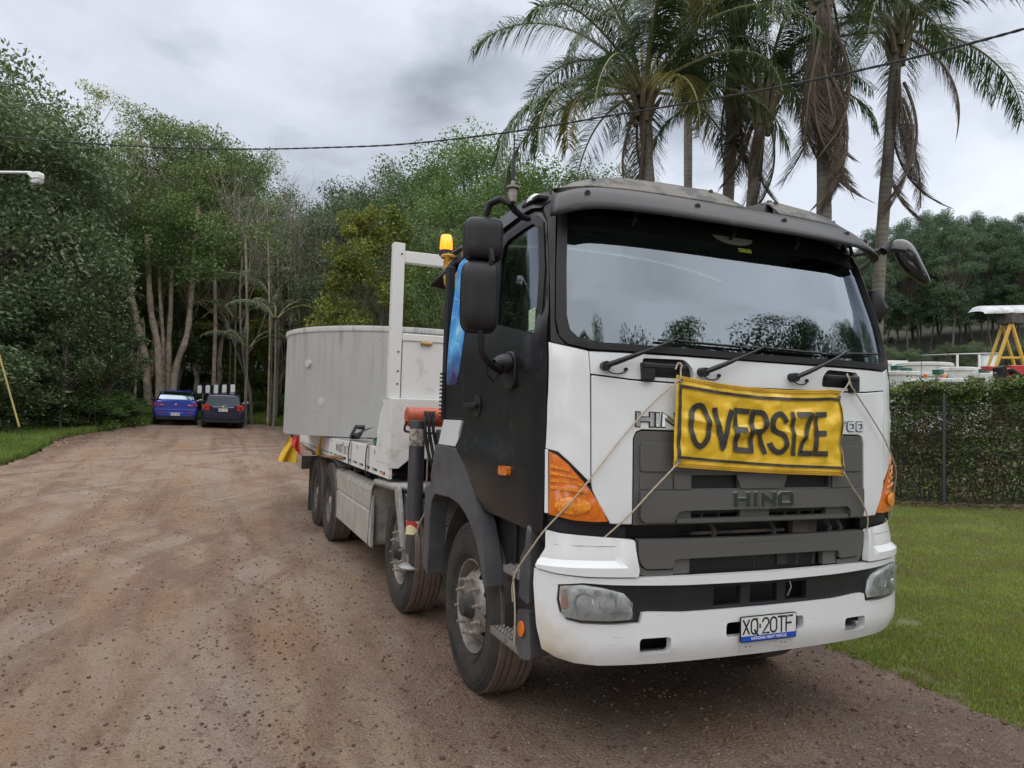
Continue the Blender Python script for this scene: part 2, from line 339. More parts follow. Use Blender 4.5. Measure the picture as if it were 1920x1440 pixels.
# interior
mb = MB(); mb.box((-1.08, .34, 2.0), (1.08, .75, 2.07)); mb.box((-1.08, .70, 1.7), (1.08, .8, 2.06)); mb.build('dashboard', INTER, T, bev=.03)
mb = MB(); mb.grid(lambda s, t: Vector((-.62+.36*math.cos(2*math.pi*s)*(1 if t < .5 else 1), .62+.22*math.sin(2*math.pi*s), 2.08+.06*math.sin(math.pi*t))), 24, 5, True); mb.build('instrument_binnacle', INTERL, T)
mb = MB(); mb.tube([Vector((-.62+.23*math.cos(a), .78+.15*math.sin(a), 2.16+.17*math.sin(a))) for a in np.linspace(0, 2*math.pi, 33)[:-1]], .017, 8, closed=True)
mb.cyl((-.62, .70, 2.05), (-.62, .79, 2.16), .05); mb.tube([(-.84, .78, 2.16), (-.40, .78, 2.16)], .014, 6); mb.build('steering_wheel', PLAST, T)
def seat(x):
    s_ = MB(); s_.box((x-.25, 1.1, 1.65), (x+.25, 1.6, 1.82)); s_.box((x-.25, 1.55, 1.75), (x+.25, 1.7, 2.42)); s_.box((x-.14, 1.56, 2.44), (x+.14, 1.68, 2.64)); return s_.build('seat', INTER, T, bev=.04)
seat(-.62); seat(.62)
mb = MB(); mb.box((-1.1, .5, 1.3), (1.1, 1.8, 1.34)); mb.build('cab_floor', BLACK, T)
# ---- windscreen
ws = panel('windscreen', GLASS, T, WSI, None, -.012, grid=.06, bev=0)
panel('windscreen_seal', RUBBER, T, WS, -.02, .014, holes=[WSI], grid=.07, bev=.006)
panel('ceramic_band_with_visor_shadow', BLACK, ws, [(-1.10, 2.735), (-1.0, 2.718), (-.8, 2.73), (-.4, 2.735), (.4, 2.735), (.8, 2.73), (1.0, 2.718), (1.10, 2.735), (1.10, 2.80), (-1.10, 2.80)], None, -.008, grid=.08, bev=0)  # ceramic band, with the visor's shadow on the glass painted into its black
panel('tint_sticker', material('sticker_grey', (.35, .36, .37), .5), ws, [(-.235+.15*math.cos(a)+.22, 2.79-.05*math.sin(a)) for a in np.linspace(0, math.pi, 12)], None, -.004, grid=.05, bev=0)
panel('windscreen_sticker', material('sticker_lime', (.40, .44, .05), .5, noise=(60, (.1, .14, .03), .05)), ws, [(.0, 2.70), (.10, 2.70), (.10, 2.725), (.0, 2.725)], None, -.004, grid=.05, bev=0)
# ---- sides
DOOR = [(-1.222, 2.10), (-1.232, 1.56), (-1.235, 1.15), (-2.024, 1.172), (-2.16, 1.30), (-2.30, 1.41), (-2.42, 1.47), (-2.52, 1.515), (-2.515, 1.59), (-2.455, 1.69), (-2.505, 2.25), (-2.50, 2.80), (-1.90, 2.835), (-1.31, 2.862), (-1.245, 2.84), (-1.215, 2.78), (-1.212, 2.5)]
def doorbulge(u, z):
    a = abs(u)
    d = .035*(1-sstep(1.50, 1.60, z+.0))*sstep(1.30, 1.9, a)*sstep(1.1, 1.3, z)     # lower door swells out
    d += .012*sstep(1.88+(a-1.23)*.14-.03, 1.88+(a-1.23)*.14+.0, z)*(1-sstep(2.15, 2.3, z))
    d -= .014*sstep(2.2, 2.3, z)
    return d
for m in (False, True):
    sg = 1 if m else -1; F = (lambda u, z, d, sg=sg: C(-sg*u, z, d)) if m else C
    F = (lambda u, z, d, sg=sg: C(u*(-sg), z, d))   # u given negative -> this side
    door = panel('door', BLACKP, T, DOOR, -.02, .004, holes=[WIN], grid=.07, dfun=lambda u, z: doorbulge(u, z), m=m, bev=.006)
    WI2 = [(u+(.035 if u > -1.6 else -.0)*0, z) for u, z in WIN]
    cx, cz = -1.62, 2.47
    big = [(cx+(u-cx)*1.085, cz+(z-cz)*1.10) for u, z in WIN]; sm = [(cx+(u-cx)*.97, cz+(z-cz)*.965) for u, z in WIN]
    panel('window_seal', RUBBER, door, big, -.01, -.001, holes=[sm], m=m, bev=.003)
    panel('window_glass', SGLASS, door, WIN, None, -.016, m=m, bev=0)
    if not m:
        panel('window_sticker', material('sticker_mint', (.45, .55, .42), .5, noise=(90, (.2, .35, .2), .04)), door, [(-1.40, 2.18), (-1.33, 2.18), (-1.32, 2.30), (-1.40, 2.29)], None, -.012, m=m, bev=0)
    # handle
    h = MB(); h.prism(rc([(-2.36, 1.80), (-2.14, 1.80), (-2.14, 1.772), (-2.36, 1.772)], .01), .02, .045, F); hd = h.build('door_handle', PLAST, door, bev=.004)
    panel('handle_recess', BLACK, door, arc(-2.20, 1.785, .075, .07, 0, 345, 16), None, .010, m=m, bev=0)
    # cab corner behind the door
    panel('rear_quarter_panel', BLACKP, T, [(-2.47, 1.70), (-2.52, 2.25), (-2.515, 2.86), (-2.70, 2.87), (-2.86, 2.80), (-2.86, 1.70)], -.02, .004, m=m, grid=.08)
    panel('corner_panel', WHITE, T, [(-2.865, 1.69), (-2.47, 1.69), (-2.53, 1.60), (-2.53, 1.515), (-2.98, 1.515)], -.02, .012, m=m)
    # pillar frame above the door
    panel('roof_side_panel', BLACKP, T, [(-1.235, 2.868), (-1.31, 2.88), (-2.49, 2.84), (-2.83, 2.82), (-2.83, 2.95), (-1.20, 2.97), (-1.17, 2.92)], -.02, .012, m=m)
    panel('windscreen_pillar', PLAST, T, [(-1.148, 2.86), (-1.172, 2.45), (-1.180, 2.22), (-1.17, 2.15), (-1.125, 2.085), (-1.205, 2.105), (-1.203, 2.5), (-1.205, 2.80), (-1.225, 2.85), (-1.225, 2.90), (-1.15, 2.92)], -.02, .006, m=m)
    # rear intake duct
    y0, y1 = 1.835, 1.90
    d = MB(); d.box((sg*1.235 if sg < 0 else 1.18, y0, 1.68), (sg*1.18 if sg < 0 else 1.235, y1, 2.78))
    dd = d.build('intake_duct', PLAST, T, bev=.008)
    r_ = MB()
    for k in range(12): r_.box((min(sg*1.245, sg*1.18), 1.83, 1.70+k*.028), (max(sg*1.245, sg*1.18), 1.915, 1.712+k*.028))
    r_.build('duct_rib', PLAST, dd, bev=0)['kind'] = 'stuff'
    # white corner panel in front of the door
    panel('corner_panel', WHITE, T, [(-1.217, 2.104), (-1.10, 2.078), (-1.017, 2.060), (-1.010, 1.943), (-1.0, 1.405), (-1.05, 1.455), (-1.11, 1.512), (-1.163, 1.555), (-1.228, 1.568), (-1.226, 1.60), (-1.220, 1.78)], -.02, .006, m=m,
          dfun=lambda u, z: -.010*sstep(1.80-.35*(1.22-abs(u)), 1.86-.35*(1.22-abs(u)), z)*0+.008*math.exp(-((z-(1.80-.45*(1.22-abs(u))))/.03)**2))
    panel('lamp_pillar', WHITE, T, [(-1.229, 1.565), (-1.213, 1.563), (-1.205, 1.25), (-1.226, 1.25)], -.02, .008, m=m, bev=.003)
    # corner indicator
    IND = [(-1.205, 1.555), (-1.163, 1.537), (-1.11, 1.495), (-1.069, 1.449), (-1.016, 1.391), (-.983, 1.345), (-.941, 1.278), (-.912, 1.221), (-.975, 1.218), (-1.076, 1.224), (-1.20, 1.247)]
    ind = panel('corner_indicator', AMBER, T, IND, -.02, .010, m=m, dfun=lambda u, z: .012*math.exp(-((abs(u)-1.08)/.08)**2-((z-1.29)/.05)**2), grid=.03, bev=.004)
    for k in range(4):
        zz = 1.482-k*.034; xr = np.interp(zz, [1.39, 1.449, 1.495], [-1.035, -1.085, -1.13])
        panel('lens_rib', AMBER2, ind, [(-1.192, zz+.009), (xr+.01, zz-.010), (xr+.018, zz-.022), (-1.192, zz-.007)], .012, .020, m=m, bev=.001)
    o_ = MB(); o_.grid(lambda s, t: F(-1.085+.085*t*math.cos(2*math.pi*s), 1.295+.042*t*math.sin(2*math.pi*s), .024+.006*(1-t*t)), 24, 4, True); o_.build('lamp_bowl', AMBER2, ind)
    panel('indicator_seal', RUBBER, T, [(-1.222, 1.568), (-1.16, 1.552), (-1.10, 1.505), (-1.06, 1.459), (-1.008, 1.402), (-.972, 1.35), (-.93, 1.28), (-.897, 1.208), (-.975, 1.205), (-1.08, 1.211), (-1.215, 1.237)], -.02, .0025, m=m, holes=[IND], bev=.001)
    # gap below: dark filler
    panel('lower_filler', PLAST, T, [(-1.30, 1.245), (-1.21, 1.235), (-1.08, 1.209), (-.90, 1.203), (-.80, 1.19), (-.80, 1.10), (-1.30, 1.10)], -.06, -.03, m=m, bev=0)
    # side indicator
    si = panel('side_indicator', AMBER, T, rc([(-1.69, 1.452), (-1.56, 1.455), (-1.56, 1.405), (-1.69, 1.402)], .015), .0, .045, m=m, bev=.008)
    # fender
    FO = [(-2.975, 1.508), (-2.547, 1.504), (-2.42, 1.465), (-2.30, 1.405), (-2.16, 1.295), (-2.024, 1.165), (-1.95, 1.09), (-1.898, 1.01), (-1.84, .90), (-1.80, .77), (-1.86, .77), (-1.93, .90), (-2.00, .985), (-2.124, 1.075), (-2.23, 1.125), (-2.354, 1.165), (-2.555, 1.185), (-2.79, 1.175), (-2.90, 1.175), (-3.05, 1.24), (-3.07, 1.28)]
    panel('front_fender', PGREY, T, FO, -.05, .035, m=m, bev=.012, grid=.06, dfun=lambda u, z: .018*(1-sstep(0, .03, z-(1.30-abs(abs(u)-2.5)*.3))) )
    FR = [(-3.20, 1.19), (-3.02, 1.26), (-2.93, 1.19), (-3.05, 1.10), (-3.09, .95), (-3.10, .56), (-3.21, .60), (-3.23, 1.1)]
    panel('fender_rear_piece', PGREY, T, FR, -.10, .03, m=m, bev=.012)
    # liner
    def lin(s, t, sg=sg):
        a = math.pi*(1.12*s-.06); return Vector((sg*(1.17-.62*t), 1.345-.60*math.cos(a)*1.0, .58+.60*math.sin(a)))
    mb = MB(); mb.grid(lin, 24, 4); mb.build('wheel_arch_liner', CHAS, T)
    # step column between wheel and bumper
    panel('step_column', PLAST, T, [(-1.30, 1.16), (-1.82, 1.165), (-2.02, 1.165), (-1.90, 1.01), (-1.84, .90), (-1.80, .77), (-1.72, .75), (-1.72, .60), (-1.30, .58)], -.16, -.10, m=m, bev=.01)
    panel('step_trim', PGREY, T, [(-1.30, 1.16), (-1.335, 1.18), (-1.35, 1.06), (-1.40, 1.0), (-1.40, .80), (-1.30, .78)], -.14, .02, m=m, bev=.012)
    lt = panel('step_side_lower', PGREY, T, rc([(-1.29, .76), (-1.40, .74), (-1.42, .56), (-1.36, .50), (-1.27, .52)], .02), -.16, .02, m=m, bev=.012)
    rf = MB(); rf.prism([(-1.345+.028*math.cos(a), .655+.04*math.sin(a)) for a in np.linspace(0, 2*math.pi, 17)[:-1]], .02, .032, F); rf.build('round_reflector', AMBER, lt, bev=.003)
    for zz, ya, yb, xo in ((.90, .34, .72, 1.20), (.545, .34, .80, 1.235)):
        st = MB(); st.box((min(sg*xo, sg*.92), ya, zz-.035), (max(sg*xo, sg*.92), yb, zz-.028))
        for k in range(3): yy = ya+(yb-ya)*k/2; st.box((min(sg*xo, sg*.92), yy-.006, zz-.03), (max(sg*xo, sg*.92), yy+.006, zz))
        for k in range(2): xx = (xo, .92)[k]; st.box((min(sg*xx, sg*(xx-.012)), ya, zz-.03), (max(sg*xx, sg*(xx-.012)), yb, zz+.001))
        sp = st.build('step_plate', STEEL, T, bev=0)
        tr_ = MB(); nx_, ny_ = 7, 11
        for i in range(nx_):
            for j in range(ny_):
                cx_ = sg*(xo-.02-(xo-.94)*(i+.5)/nx_*.97); cy_ = ya+(yb-ya)*(j+.5)/ny_
                tr_.add([(cx_-.013, cy_-.013, zz-.004), (cx_+.013, cy_-.013, zz-.004), (cx_+.013, cy_+.013, zz-.004), (cx_-.013, cy_+.013, zz-.004), (cx_, cy_, zz+.012)], [(0, 1, 4), (1, 2, 4), (2, 3, 4), (3, 0, 4)])
        for i in range(nx_+1): xx = sg*(xo-.02-(xo-.94)*i/nx_); tr_.box((xx-.002, ya, zz-.02), (xx+.002, yb, zz-.003))
        tr_.build('step_tread', STEEL, sp, smooth=False)['kind'] = 'stuff'
    mb = MB(); mb.box((min(sg*.96, sg*1.0), .40, .53), (max(sg*.96, sg*1.0), .75, 1.16)); mb.box((min(sg*.96, sg*1.14), .70, .86), (max(sg*.96, sg*1.14), .95, 1.14)); mb.build('step_box', PLAST, T, bev=.01)
# mural on the right rear quarter (image left)
mur = bpy.data.materials.new('blue_mural'); mur.use_nodes = True; nt = mur.node_tree; N = nt.nodes; lk = nt.links.new; b_ = N['Principled BSDF']; b_.inputs['Roughness'].default_value = .25
t_ = N.new('ShaderNodeTexCoord'); nz = N.new('ShaderNodeTexNoise'); nz.inputs['Scale'].default_value = 5; nz.inputs['Detail'].default_value = 6; lk(t_.outputs['Object'], nz.inputs[0])
cr_ = N.new('ShaderNodeValToRGB'); el = cr_.color_ramp.elements; el[0].position = .35; el[0].color = (.05, .24, .66, 1); el[1].position = .62; el[1].color = (.14, .48, .82, 1); q_ = el.new(.72); q_.color = (.55, .72, .85, 1)
lk(nz.outputs[0], cr_.inputs[0]); wv = N.new('ShaderNodeTexVoronoi'); wv.feature = 'DISTANCE_TO_EDGE'; wv.inputs['Scale'].default_value = 6; lk(t_.outputs['Object'], wv.inputs[0])
mr_ = N.new('ShaderNodeMapRange'); mr_.inputs[1].default_value = .006; mr_.inputs[2].default_value = .014; mr_.inputs[3].default_value = .8; mr_.inputs[4].default_value = 0; lk(wv.outputs[0], mr_.inputs[0])
mx_ = N.new('ShaderNodeMixRGB'); lk(mr_.outputs[0], mx_.inputs[0]); lk(cr_.outputs[0], mx_.inputs[1]); mx_.inputs[2].default_value = (.50, .75, .85, 1)
# fades to purple then black towards the bottom
sx = N.new('ShaderNodeSeparateXYZ'); lk(t_.outputs['Object'], sx.inputs[0]); ad = N.new('ShaderNodeMath'); ad.operation = 'MULTIPLY_ADD'; ad.inputs[1].default_value = .3; lk(nz.outputs[0], ad.inputs[0]); lk(sx.outputs[2], ad.inputs[2])
c3 = N.new('ShaderNodeValToRGB'); e3 = c3.color_ramp.elements; e3[0].position = 0; e3[0].color = (0, 0, 0, 1); e3[1].position = 1; e3[1].color = (1, 1, 1, 1)
m3 = N.new('ShaderNodeMapRange'); m3.inputs[1].default_value = 2.10; m3.inputs[2].default_value = 2.34; lk(ad.outputs[0], m3.inputs[0])
m4 = N.new('ShaderNodeMixRGB'); m4.inputs[1].default_value = (.055, .04, .12, 1); lk(m3.outputs[0], m4.inputs[0]); lk(mx_.outputs[0], m4.inputs[2]); lk(m4.outputs[0], b_.inputs[0])
panel('mural_decal', mur, T, rc([(-2.845, 1.93), (-2.85, 2.45), (-2.85, 2.79), (-2.62, 2.84), (-2.52, 2.82), (-2.52, 2.30), (-2.56, 2.05), (-2.62, 1.93)], .03), .004, .008, bev=0)
# ---- front panels
COWL = [(-1.014, 2.058), (-.5, 2.056), (0, 2.055), (.5, 2.056), (1.014, 2.058), (1.008, 1.948), (.8, 1.930), (.5, 1.922), (0, 1.918), (-.5, 1.922), (-.8, 1.930), (-1.008, 1.948)]
RCX = [rc([(-.735, 2.038), (-.49, 2.042), (-.445, 2.0), (-.435, 1.942), (-.735, 1.942)], .02), rc([(.735, 2.038), (.49, 2.042), (.445, 2.0), (.435, 1.942), (.735, 1.942)], .02)]
panel('cowl_panel', WHITE, T, COWL, -.03, .006, holes=RCX)
for h_ in RCX: panel('handle_recess', WHITE, T, [(c0+(a-c0)*1.03, 1.99+(b-1.99)*1.05) for c0 in [sum(p[0] for p in h_)/len(h_)] for a, b in h_], -.05, -.035, bev=0)
GO = [(-.776, 1.20), (-.776, 1.632), (-.762, 1.659), (-.735, 1.669), (.735, 1.669), (.762, 1.659), (.776, 1.632), (.776, 1.20)]
LID = [(-1.004, 1.940), (-.8, 1.922), (-.5, 1.914), (0, 1.910), (.5, 1.914), (.8, 1.922), (1.004, 1.940), (.995, 1.405), (.992, 1.372), (.955, 1.300), (.896, 1.207), (.783, 1.204), (.783, 1.632), (.768, 1.664), (.738, 1.676), (-.738, 1.676), (-.768, 1.664), (-.783, 1.632), (-.783, 1.204), (-.896, 1.207), (-.955, 1.300), (-.992, 1.372), (-.995, 1.405)]
lid = panel('front_lid', WHITE, T, LID, -.03, .006, bev=.006, grid=.08, dfun=lambda u, z: .006*math.exp(-((z-(1.83-.5*abs(1.0-abs(u))))/.03)**2)*sstep(.75, .95, abs(u)))
# badges
mb = MB(); strokes(mb, 'HINo', -.76, 1.703, .05, .075, .022, .019, C, .014, thick=.008, wi={'I': .3}); b1 = mb.build('badge_letters', CHROME, lid)
mb = MB(); strokes(mb, 'HINo', -.76, 1.703, .05, .075, .022, .030, C, .0085, thick=.002, wi={'I': .3}); mb.build('badge_backing', BLACK, lid)
mb = MB(); strokes(mb, '7oo', .565, 1.703, .042, .052, .022, .012, C, .014, thick=.008); mb.build('badge_letters', CHROME, lid)
mb = MB(); strokes(mb, '7oo', .565, 1.703, .042, .052, .022, .020, C, .0085, thick=.002); mb.build('badge_backing', BLACK, lid)
# ---- upper grille
SL1 = [[(-.445, 1.380), (-.445, 1.448), (-.145, 1.448), (-.145, 1.380)], [(.155, 1.380), (.155, 1.448), (.495, 1.448), (.495, 1.380)], [(-.445, 1.232), (-.445, 1.272), (-.135, 1.272), (-.135, 1.232)], [(.06, 1.232), (.06, 1.272), (.465, 1.272), (.465, 1.232)]]
gr = panel('upper_grille', GRILLE, T, GO, -.03, .002, holes=SL1, bev=.004)
panel('grille_badge_block', GRILLE, gr, rc([(-.14, 1.38), (-.17, 1.46), (.18, 1.46), (.15, 1.38)], .01), .0, .012)
for a, b in ((-.745, -.40), (.40, .745)): panel('grille_recess', GRILLE, gr, rc([(a, 1.468), (b, 1.468), (b, 1.612), (a, 1.612)], .02), .002, .012, bev=.006)
for s in (-1, 1): panel('grille_recess', GRILLE, gr, rc([(s*.745, 1.455), (s*.56, 1.455), (s*.56, 1.378), (s*.745, 1.378)], .008), .002, .007)
panel('grille_recess', GRILLE, gr, rc([(-.555, 1.448), (-.455, 1.448), (-.455, 1.378), (-.555, 1.378)], .006), .002, .014)
panel('grille_recess', GRILLE, gr, rc([(.505, 1.448), (.60, 1.448), (.60, 1.378), (.505, 1.378)], .006), .002, .014)
BAND = [(-.748, 1.373), (.748, 1.373), (.748, 1.235), (.72, 1.215), (.632, 1.211), (.632, 1.253), (.605, 1.273), (-.511, 1.273), (-.549, 1.258), (-.557, 1.215), (-.723, 1.215), (-.748, 1.235)]
bd = panel('grille_bar', GRILLE, gr, rc(BAND, .012, 3), .002, .030, bev=.008)
panel('grille_lip', GRILLE, gr, rc([(-.548, 1.230), (.603, 1.230), (.603, 1.212), (-.548, 1.212)], .004), .0, .036, bev=.003)
mb = MB(); strokes(mb, 'HINo', -.195, 1.295, .056, .082, .036, .022, C, .040, thick=.008, wi={'I': .28}); mb.build('emblem_letters', material('emblem_dark_chrome', (.10, .115, .12), .18, metal=.9), gr)
mb = MB(); strokes(mb, 'HINo', -.195, 1.295, .056, .082, .036, .028, C, .0335, thick=.002, wi={'I': .28}); mb.build('emblem_rim', CHROME, gr)
for k, a in enumerate((-.36, -.25, .2, .3, .4)): panel('grille_fin', GRILLE, gr, [(a, 1.225), (a+.006, 1.225), (a+.006, 1.275), (a, 1.275)], -.05, -.028, bev=0)
# dark cavity behind grilles
mb = MB()
def cav(s, t): return C((s*2-1)*.98, 1.06+t*.45, -.10)
mb.grid(cav, 20, 6); mb.build('radiator_cavity', BLACK, T)
mb = MB(); mb.grid(lambda s, t: C((s*2-1)*1.0, 1.205, -.105+.10*t), 20, 2); mb.grid(lambda s, t: B((s*2-1)*1.2, 1.10, -.12+.10*t), 20, 2); mb.build('cavity_shelf', BLACK, T)
mb = MB()
for x in (-.28, .12, .52, .60): mb.tube([(x, .09, 1.09), (x+.01, .08, 1.15), (x-.02, .10, 1.21)], .014, 6)
mb.box((.25, .07, 1.13), (.42, .11, 1.2)); mb.box((-.42, .08, 1.14), (.2, .10, 1.155)); mb.build('cooler_pipes', CHAS, T)
# lower grille band
B2 = [(-.752, 1.131), (0, 1.124), (.752, 1.131), (.748, 1.05), (.735, 1.01), (.707, .986), (.56, .983), (.55, 1.028), (.45, 1.030), (-.45, 1.030), (-.55, 1.028), (-.56, .983), (-.707, .986), (-.735, 1.01), (-.748, 1.05)]
lg = panel('lower_grille', GRILLE, T, rc(B2, .012, 3), -.03, .022, bev=.008)
for s in (-1, 1):
    panel('grille_corner_lip', GRILLE, lg, rc([(s*.755, 1.12), (s*.775, 1.12), (s*.765, 1.0), (s*.73, .955), (s*.69, .948), (s*.55, .948), (s*.55, .975), (s*.70, .978), (s*.735, 1.0), (s*.75, 1.05)], .006), -.03, .012, bev=.005)
    panel('grille_step', GRILLE, lg, [(s*.548, 1.026), (s*.448, 1.026), (s*.448, .952), (s*.548, .952)], -.03, .005)
mb = MB()
for x in (-.43, .0, .03, .30, .42): mb.cyl((x, .10, .95), (x+.01, .10, 1.04), .012, 6)
mb.box((.15, .08, .96), (.22, .12, 1.02)); mb.build('oil_cooler_fittings', CHAS, T)
mb = MB(); mb.grid(lambda s, t: B((s*2-1)*.60, .93+t*.12, -.09), 12, 3); mb.build('lower_cavity', BLACK, T)
# ---- bumper
def wingd(u, z): a = abs(u); return -.032*sstep(1.005, 1.03, z)*sstep(.80, .88, a+ (1.03-z)*.0)+.0
for m in (False, True):
    panel('bumper_wing', WHITE, T, rc([(-.765, .955), (-.90, .957), (-1.024, .959), (-1.167, .968), (-1.285, .984), (-1.285, 1.03), (-1.25, 1.075), (-1.258, 1.165), (-1.18, 1.155), (-1.03, 1.147), (-.79, 1.133), (-.783, 1.08), (-.762, .99)], .012, 3), -.03, .008, S=BMP, m=m, dfun=wingd, grid=.03, bev=.005)
BU = [(-1.297, .978), (-1.167, .962), (-1.024, .951), (-.765, .948), (0, .943), (.765, .948), (1.024, .951), (1.167, .962), (1.297, .978), (1.30, .90), (1.275, .705), (1.240, .595), (1.17, .560), (1.083, .536), (.963, .524), (0, .515), (-.963, .524), (-1.083, .536), (-1.17, .560), (-1.240, .595), (-1.275, .705), (-1.30, .90)]
HL_ = [(-1.165, .915), (-1.04, .927), (-.90, .918), (-.5, .905), (0, .898)]; HB = [(0, .765), (-.50, .768), (-.70, .780), (-.738, .778), (-.750, .728), (-.90, .728), (-1.05, .733), (-1.12, .748), (-1.155, .785), (-1.170, .84)]
BH = HL_+[(-a, b) for a, b in HL_[-2::-1]]+[(-a, b) for a, b in HB[::-1]][:-1]+HB
TOW = [rc([(-.75, .578), (-.75, .655), (-.578, .655), (-.578, .578)], .022), rc([(.75, .578), (.75, .655), (.578, .655), (.578, .578)], .022)]
PH = [rc([(-.25, .625), (-.25, .70), (.265, .70), (.265, .625)], .022)]
def bmpd(u, z): a = abs(u); return .012*math.exp(-((z-.725)/.02)**2)*sstep(.6, .9, a)*0+.010*(1-sstep(.64, .70, z))*0
BUM = WHITE.copy(); BUM.name = 'bumper_paint'; nt = BUM.node_tree; N = nt.nodes; lk = nt.links.new; b_ = N['Principled BSDF']; src = b_.inputs['Base Color'].links[0].from_socket
tc_ = N.new('ShaderNodeTexCoord'); vm = N.new('ShaderNodeVectorMath'); vm.operation = 'DISTANCE'; vm.inputs[1].default_value = (-1.16, .28, .545); lk(tc_.outputs['Object'], vm.inputs[0]); nz = N.new('ShaderNodeTexNoise'); nz.inputs['Scale'].default_value = 9; nz.inputs['Detail'].default_value = 6; lk(tc_.outputs['Object'], nz.inputs[0])
ad = N.new('ShaderNodeMath'); ad.operation = 'MULTIPLY_ADD'; ad.inputs[1].default_value = -.22; lk(nz.outputs[0], ad.inputs[0]); lk(vm.outputs['Value'], ad.inputs[2]); mr = N.new('ShaderNodeMapRange'); mr.inputs[1].default_value = -.02; mr.inputs[2].default_value = .16; mr.inputs[3].default_value = .8; mr.inputs[4].default_value = 0; lk(ad.outputs[0], mr.inputs[0])
mx = N.new('ShaderNodeMixRGB'); lk(mr.outputs[0], mx.inputs[0]); lk(src, mx.inputs[1]); mx.inputs[2].default_value = (.42, .34, .20, 1); mp_ = N.new('ShaderNodeMapping'); mp_.inputs['Scale'].default_value = (3, 3, 90); lk(tc_.outputs['Object'], mp_.inputs[0]); ns = N.new('ShaderNodeTexNoise'); ns.inputs['Scale'].default_value = 2.5; ns.inputs['Detail'].default_value = 3; lk(mp_.outputs[0], ns.inputs[0]); r2 = N.new('ShaderNodeMapRange'); r2.inputs[1].default_value = .68; r2.inputs[2].default_value = .72; r2.inputs[4].default_value = .55; lk(ns.outputs[0], r2.inputs[0])
mx2 = N.new('ShaderNodeMixRGB'); lk(r2.outputs[0], mx2.inputs[0]); lk(mx.outputs[0], mx2.inputs[1]); mx2.inputs[2].default_value = (.25, .24, .22, 1); lk(mx2.outputs[0], b_.inputs['Base Color'])
bu = panel('bumper', BUM, T, BU, -.045, .0, S=BMP, holes=[BH]+TOW+PH, bev=.008, grid=.05)
panel('bumper_infill', PLAST, T, BH, -.06, -.022, S=BMP, holes=[[(-.315, .783), (-.315, .878), (-.145, .880), (-.145, .783)], [(-.083, .783), (-.083, .877), (.098, .877), (.098, .783)], [(.158, .783), (.158, .879), (.306, .879), (.306, .783)]], grid=.06, bev=.004)
mb = MB(); mb.grid(lambda s, t: B((s*2-1)*1.0, .55+t*.35, -.14), 16, 4); mb.grid(lambda s, t: B((s*2-1)*1.1, .53, -.14+t*.10), 16, 2); mb.build('bumper_backing', BLACK, T)
mb = MB(); mb.tube([(.255, .11, .78), (.262, .09, .83), (.25, .10, .89)], .004, 5); mb.build('cable_loop', material('cable_white', (.6, .6, .6), .5), T)
mb = MB(); mb.box((.60, .04, .575), (.68, .10, .60)); mb.cyl((.66, .0, .625), (.70, .12, .605), .014, 8); mb.box((.615, .09, .58), (.63, .11, .66)); mb.build('tow_pin', STEEL, T, bev=.003)
for m in (False, True):
    HLP = [(-1.157, .905), (-1.047, .916), (-.935, .900), (-.835, .873), (-.80, .838), (-.783, .775), (-.797, .745), (-.906, .740), (-1.043, .743), (-1.114, .757), (-1.146, .788), (-1.160, .845)]
    hl = panel('headlamp', LENS, T, HLP, -.05, -.008, S=BMP, m=m, grid=.03, bev=.003, dfun=lambda u, z: -.01+.02*abs(math.sin((abs(u)-.78)*9))*sstep(.742, .77, z))
    panel('headlamp_lens', glassmat('lens_glass', (.97, .98, .98), .04) if 'lens_g' not in MATS else MATS['lens_g'], hl, HLP, None, .012, S=BMP, m=m, grid=.04, bev=0)
    if 'lens_g' not in MATS: MATS['lens_g'] = bpy.data.materials['lens_glass']
    rb = MB(); k = 0
    for u in np.arange(.80, 1.15, .0065):
        zt = np.interp(u, [.8, .835, .935, 1.047, 1.15], [.835, .868, .892, .905, .895]); zl = np.interp(u, [.8, .9, 1.05, 1.15], [.79, .785, .79, .80])
        for z0_, z1_ in ((zl-.035, zl), (zt-.03, zt)) if (k // 6) % 2 == 0 else ((zl-.035, zl),):
            q = (-u if not m else u); rb.add([B(q, z0_, .008), B(q+.002, z0_, .010), B(q+.004, z0_, .008), B(q, z1_, .008), B(q+.002, z1_, .010), B(q+.004, z1_, .008)], [(0, 1, 4, 3), (1, 2, 5, 4)])
        k += 1
    rb.build('lens_flutes', LENS, hl, smooth=False)['kind'] = 'stuff'
    sg = 1 if m else -1
    for cu, r0 in ((-1.04, .05), (-.92, .045)):
        bw = MB(); bw.grid(lambda s, t: B(-sg*(cu+r0*t*math.cos(2*math.pi*s)), .83+r0*t*math.sin(2*math.pi*s), -.02+.025*t*t), 20, 5, True); bw.build('reflector_bowl', CHROME, hl)
    if not m:
        panel('side_marker', material('lamp_pinkish', (.55, .33, .25), .3, coat=.5), hl, [(-1.150, .90), (-1.125, .90), (-1.115, .80), (-1.148, .80)], -.012, .0, S=BMP, grid=.05, bev=.002)
# bolt tabs
for a, z0_ in ((-.15, .54), (.085, .544)):
    tb = panel('bracket_tab', WHITE, bu, rc([(a, z0_), (a+.105, z0_), (a+.105, z0_+.045), (a, z0_+.045)], .01), .0, .006, S=BMP, bev=.003)
    for k in (.30, .55): mb = MB(); mb.prism(arc(a+.105*k, z0_+.024, .004, .004, 0, 330, 8), .0055, .0075, B); mb.build('bolt_hole', BLACK, tb)
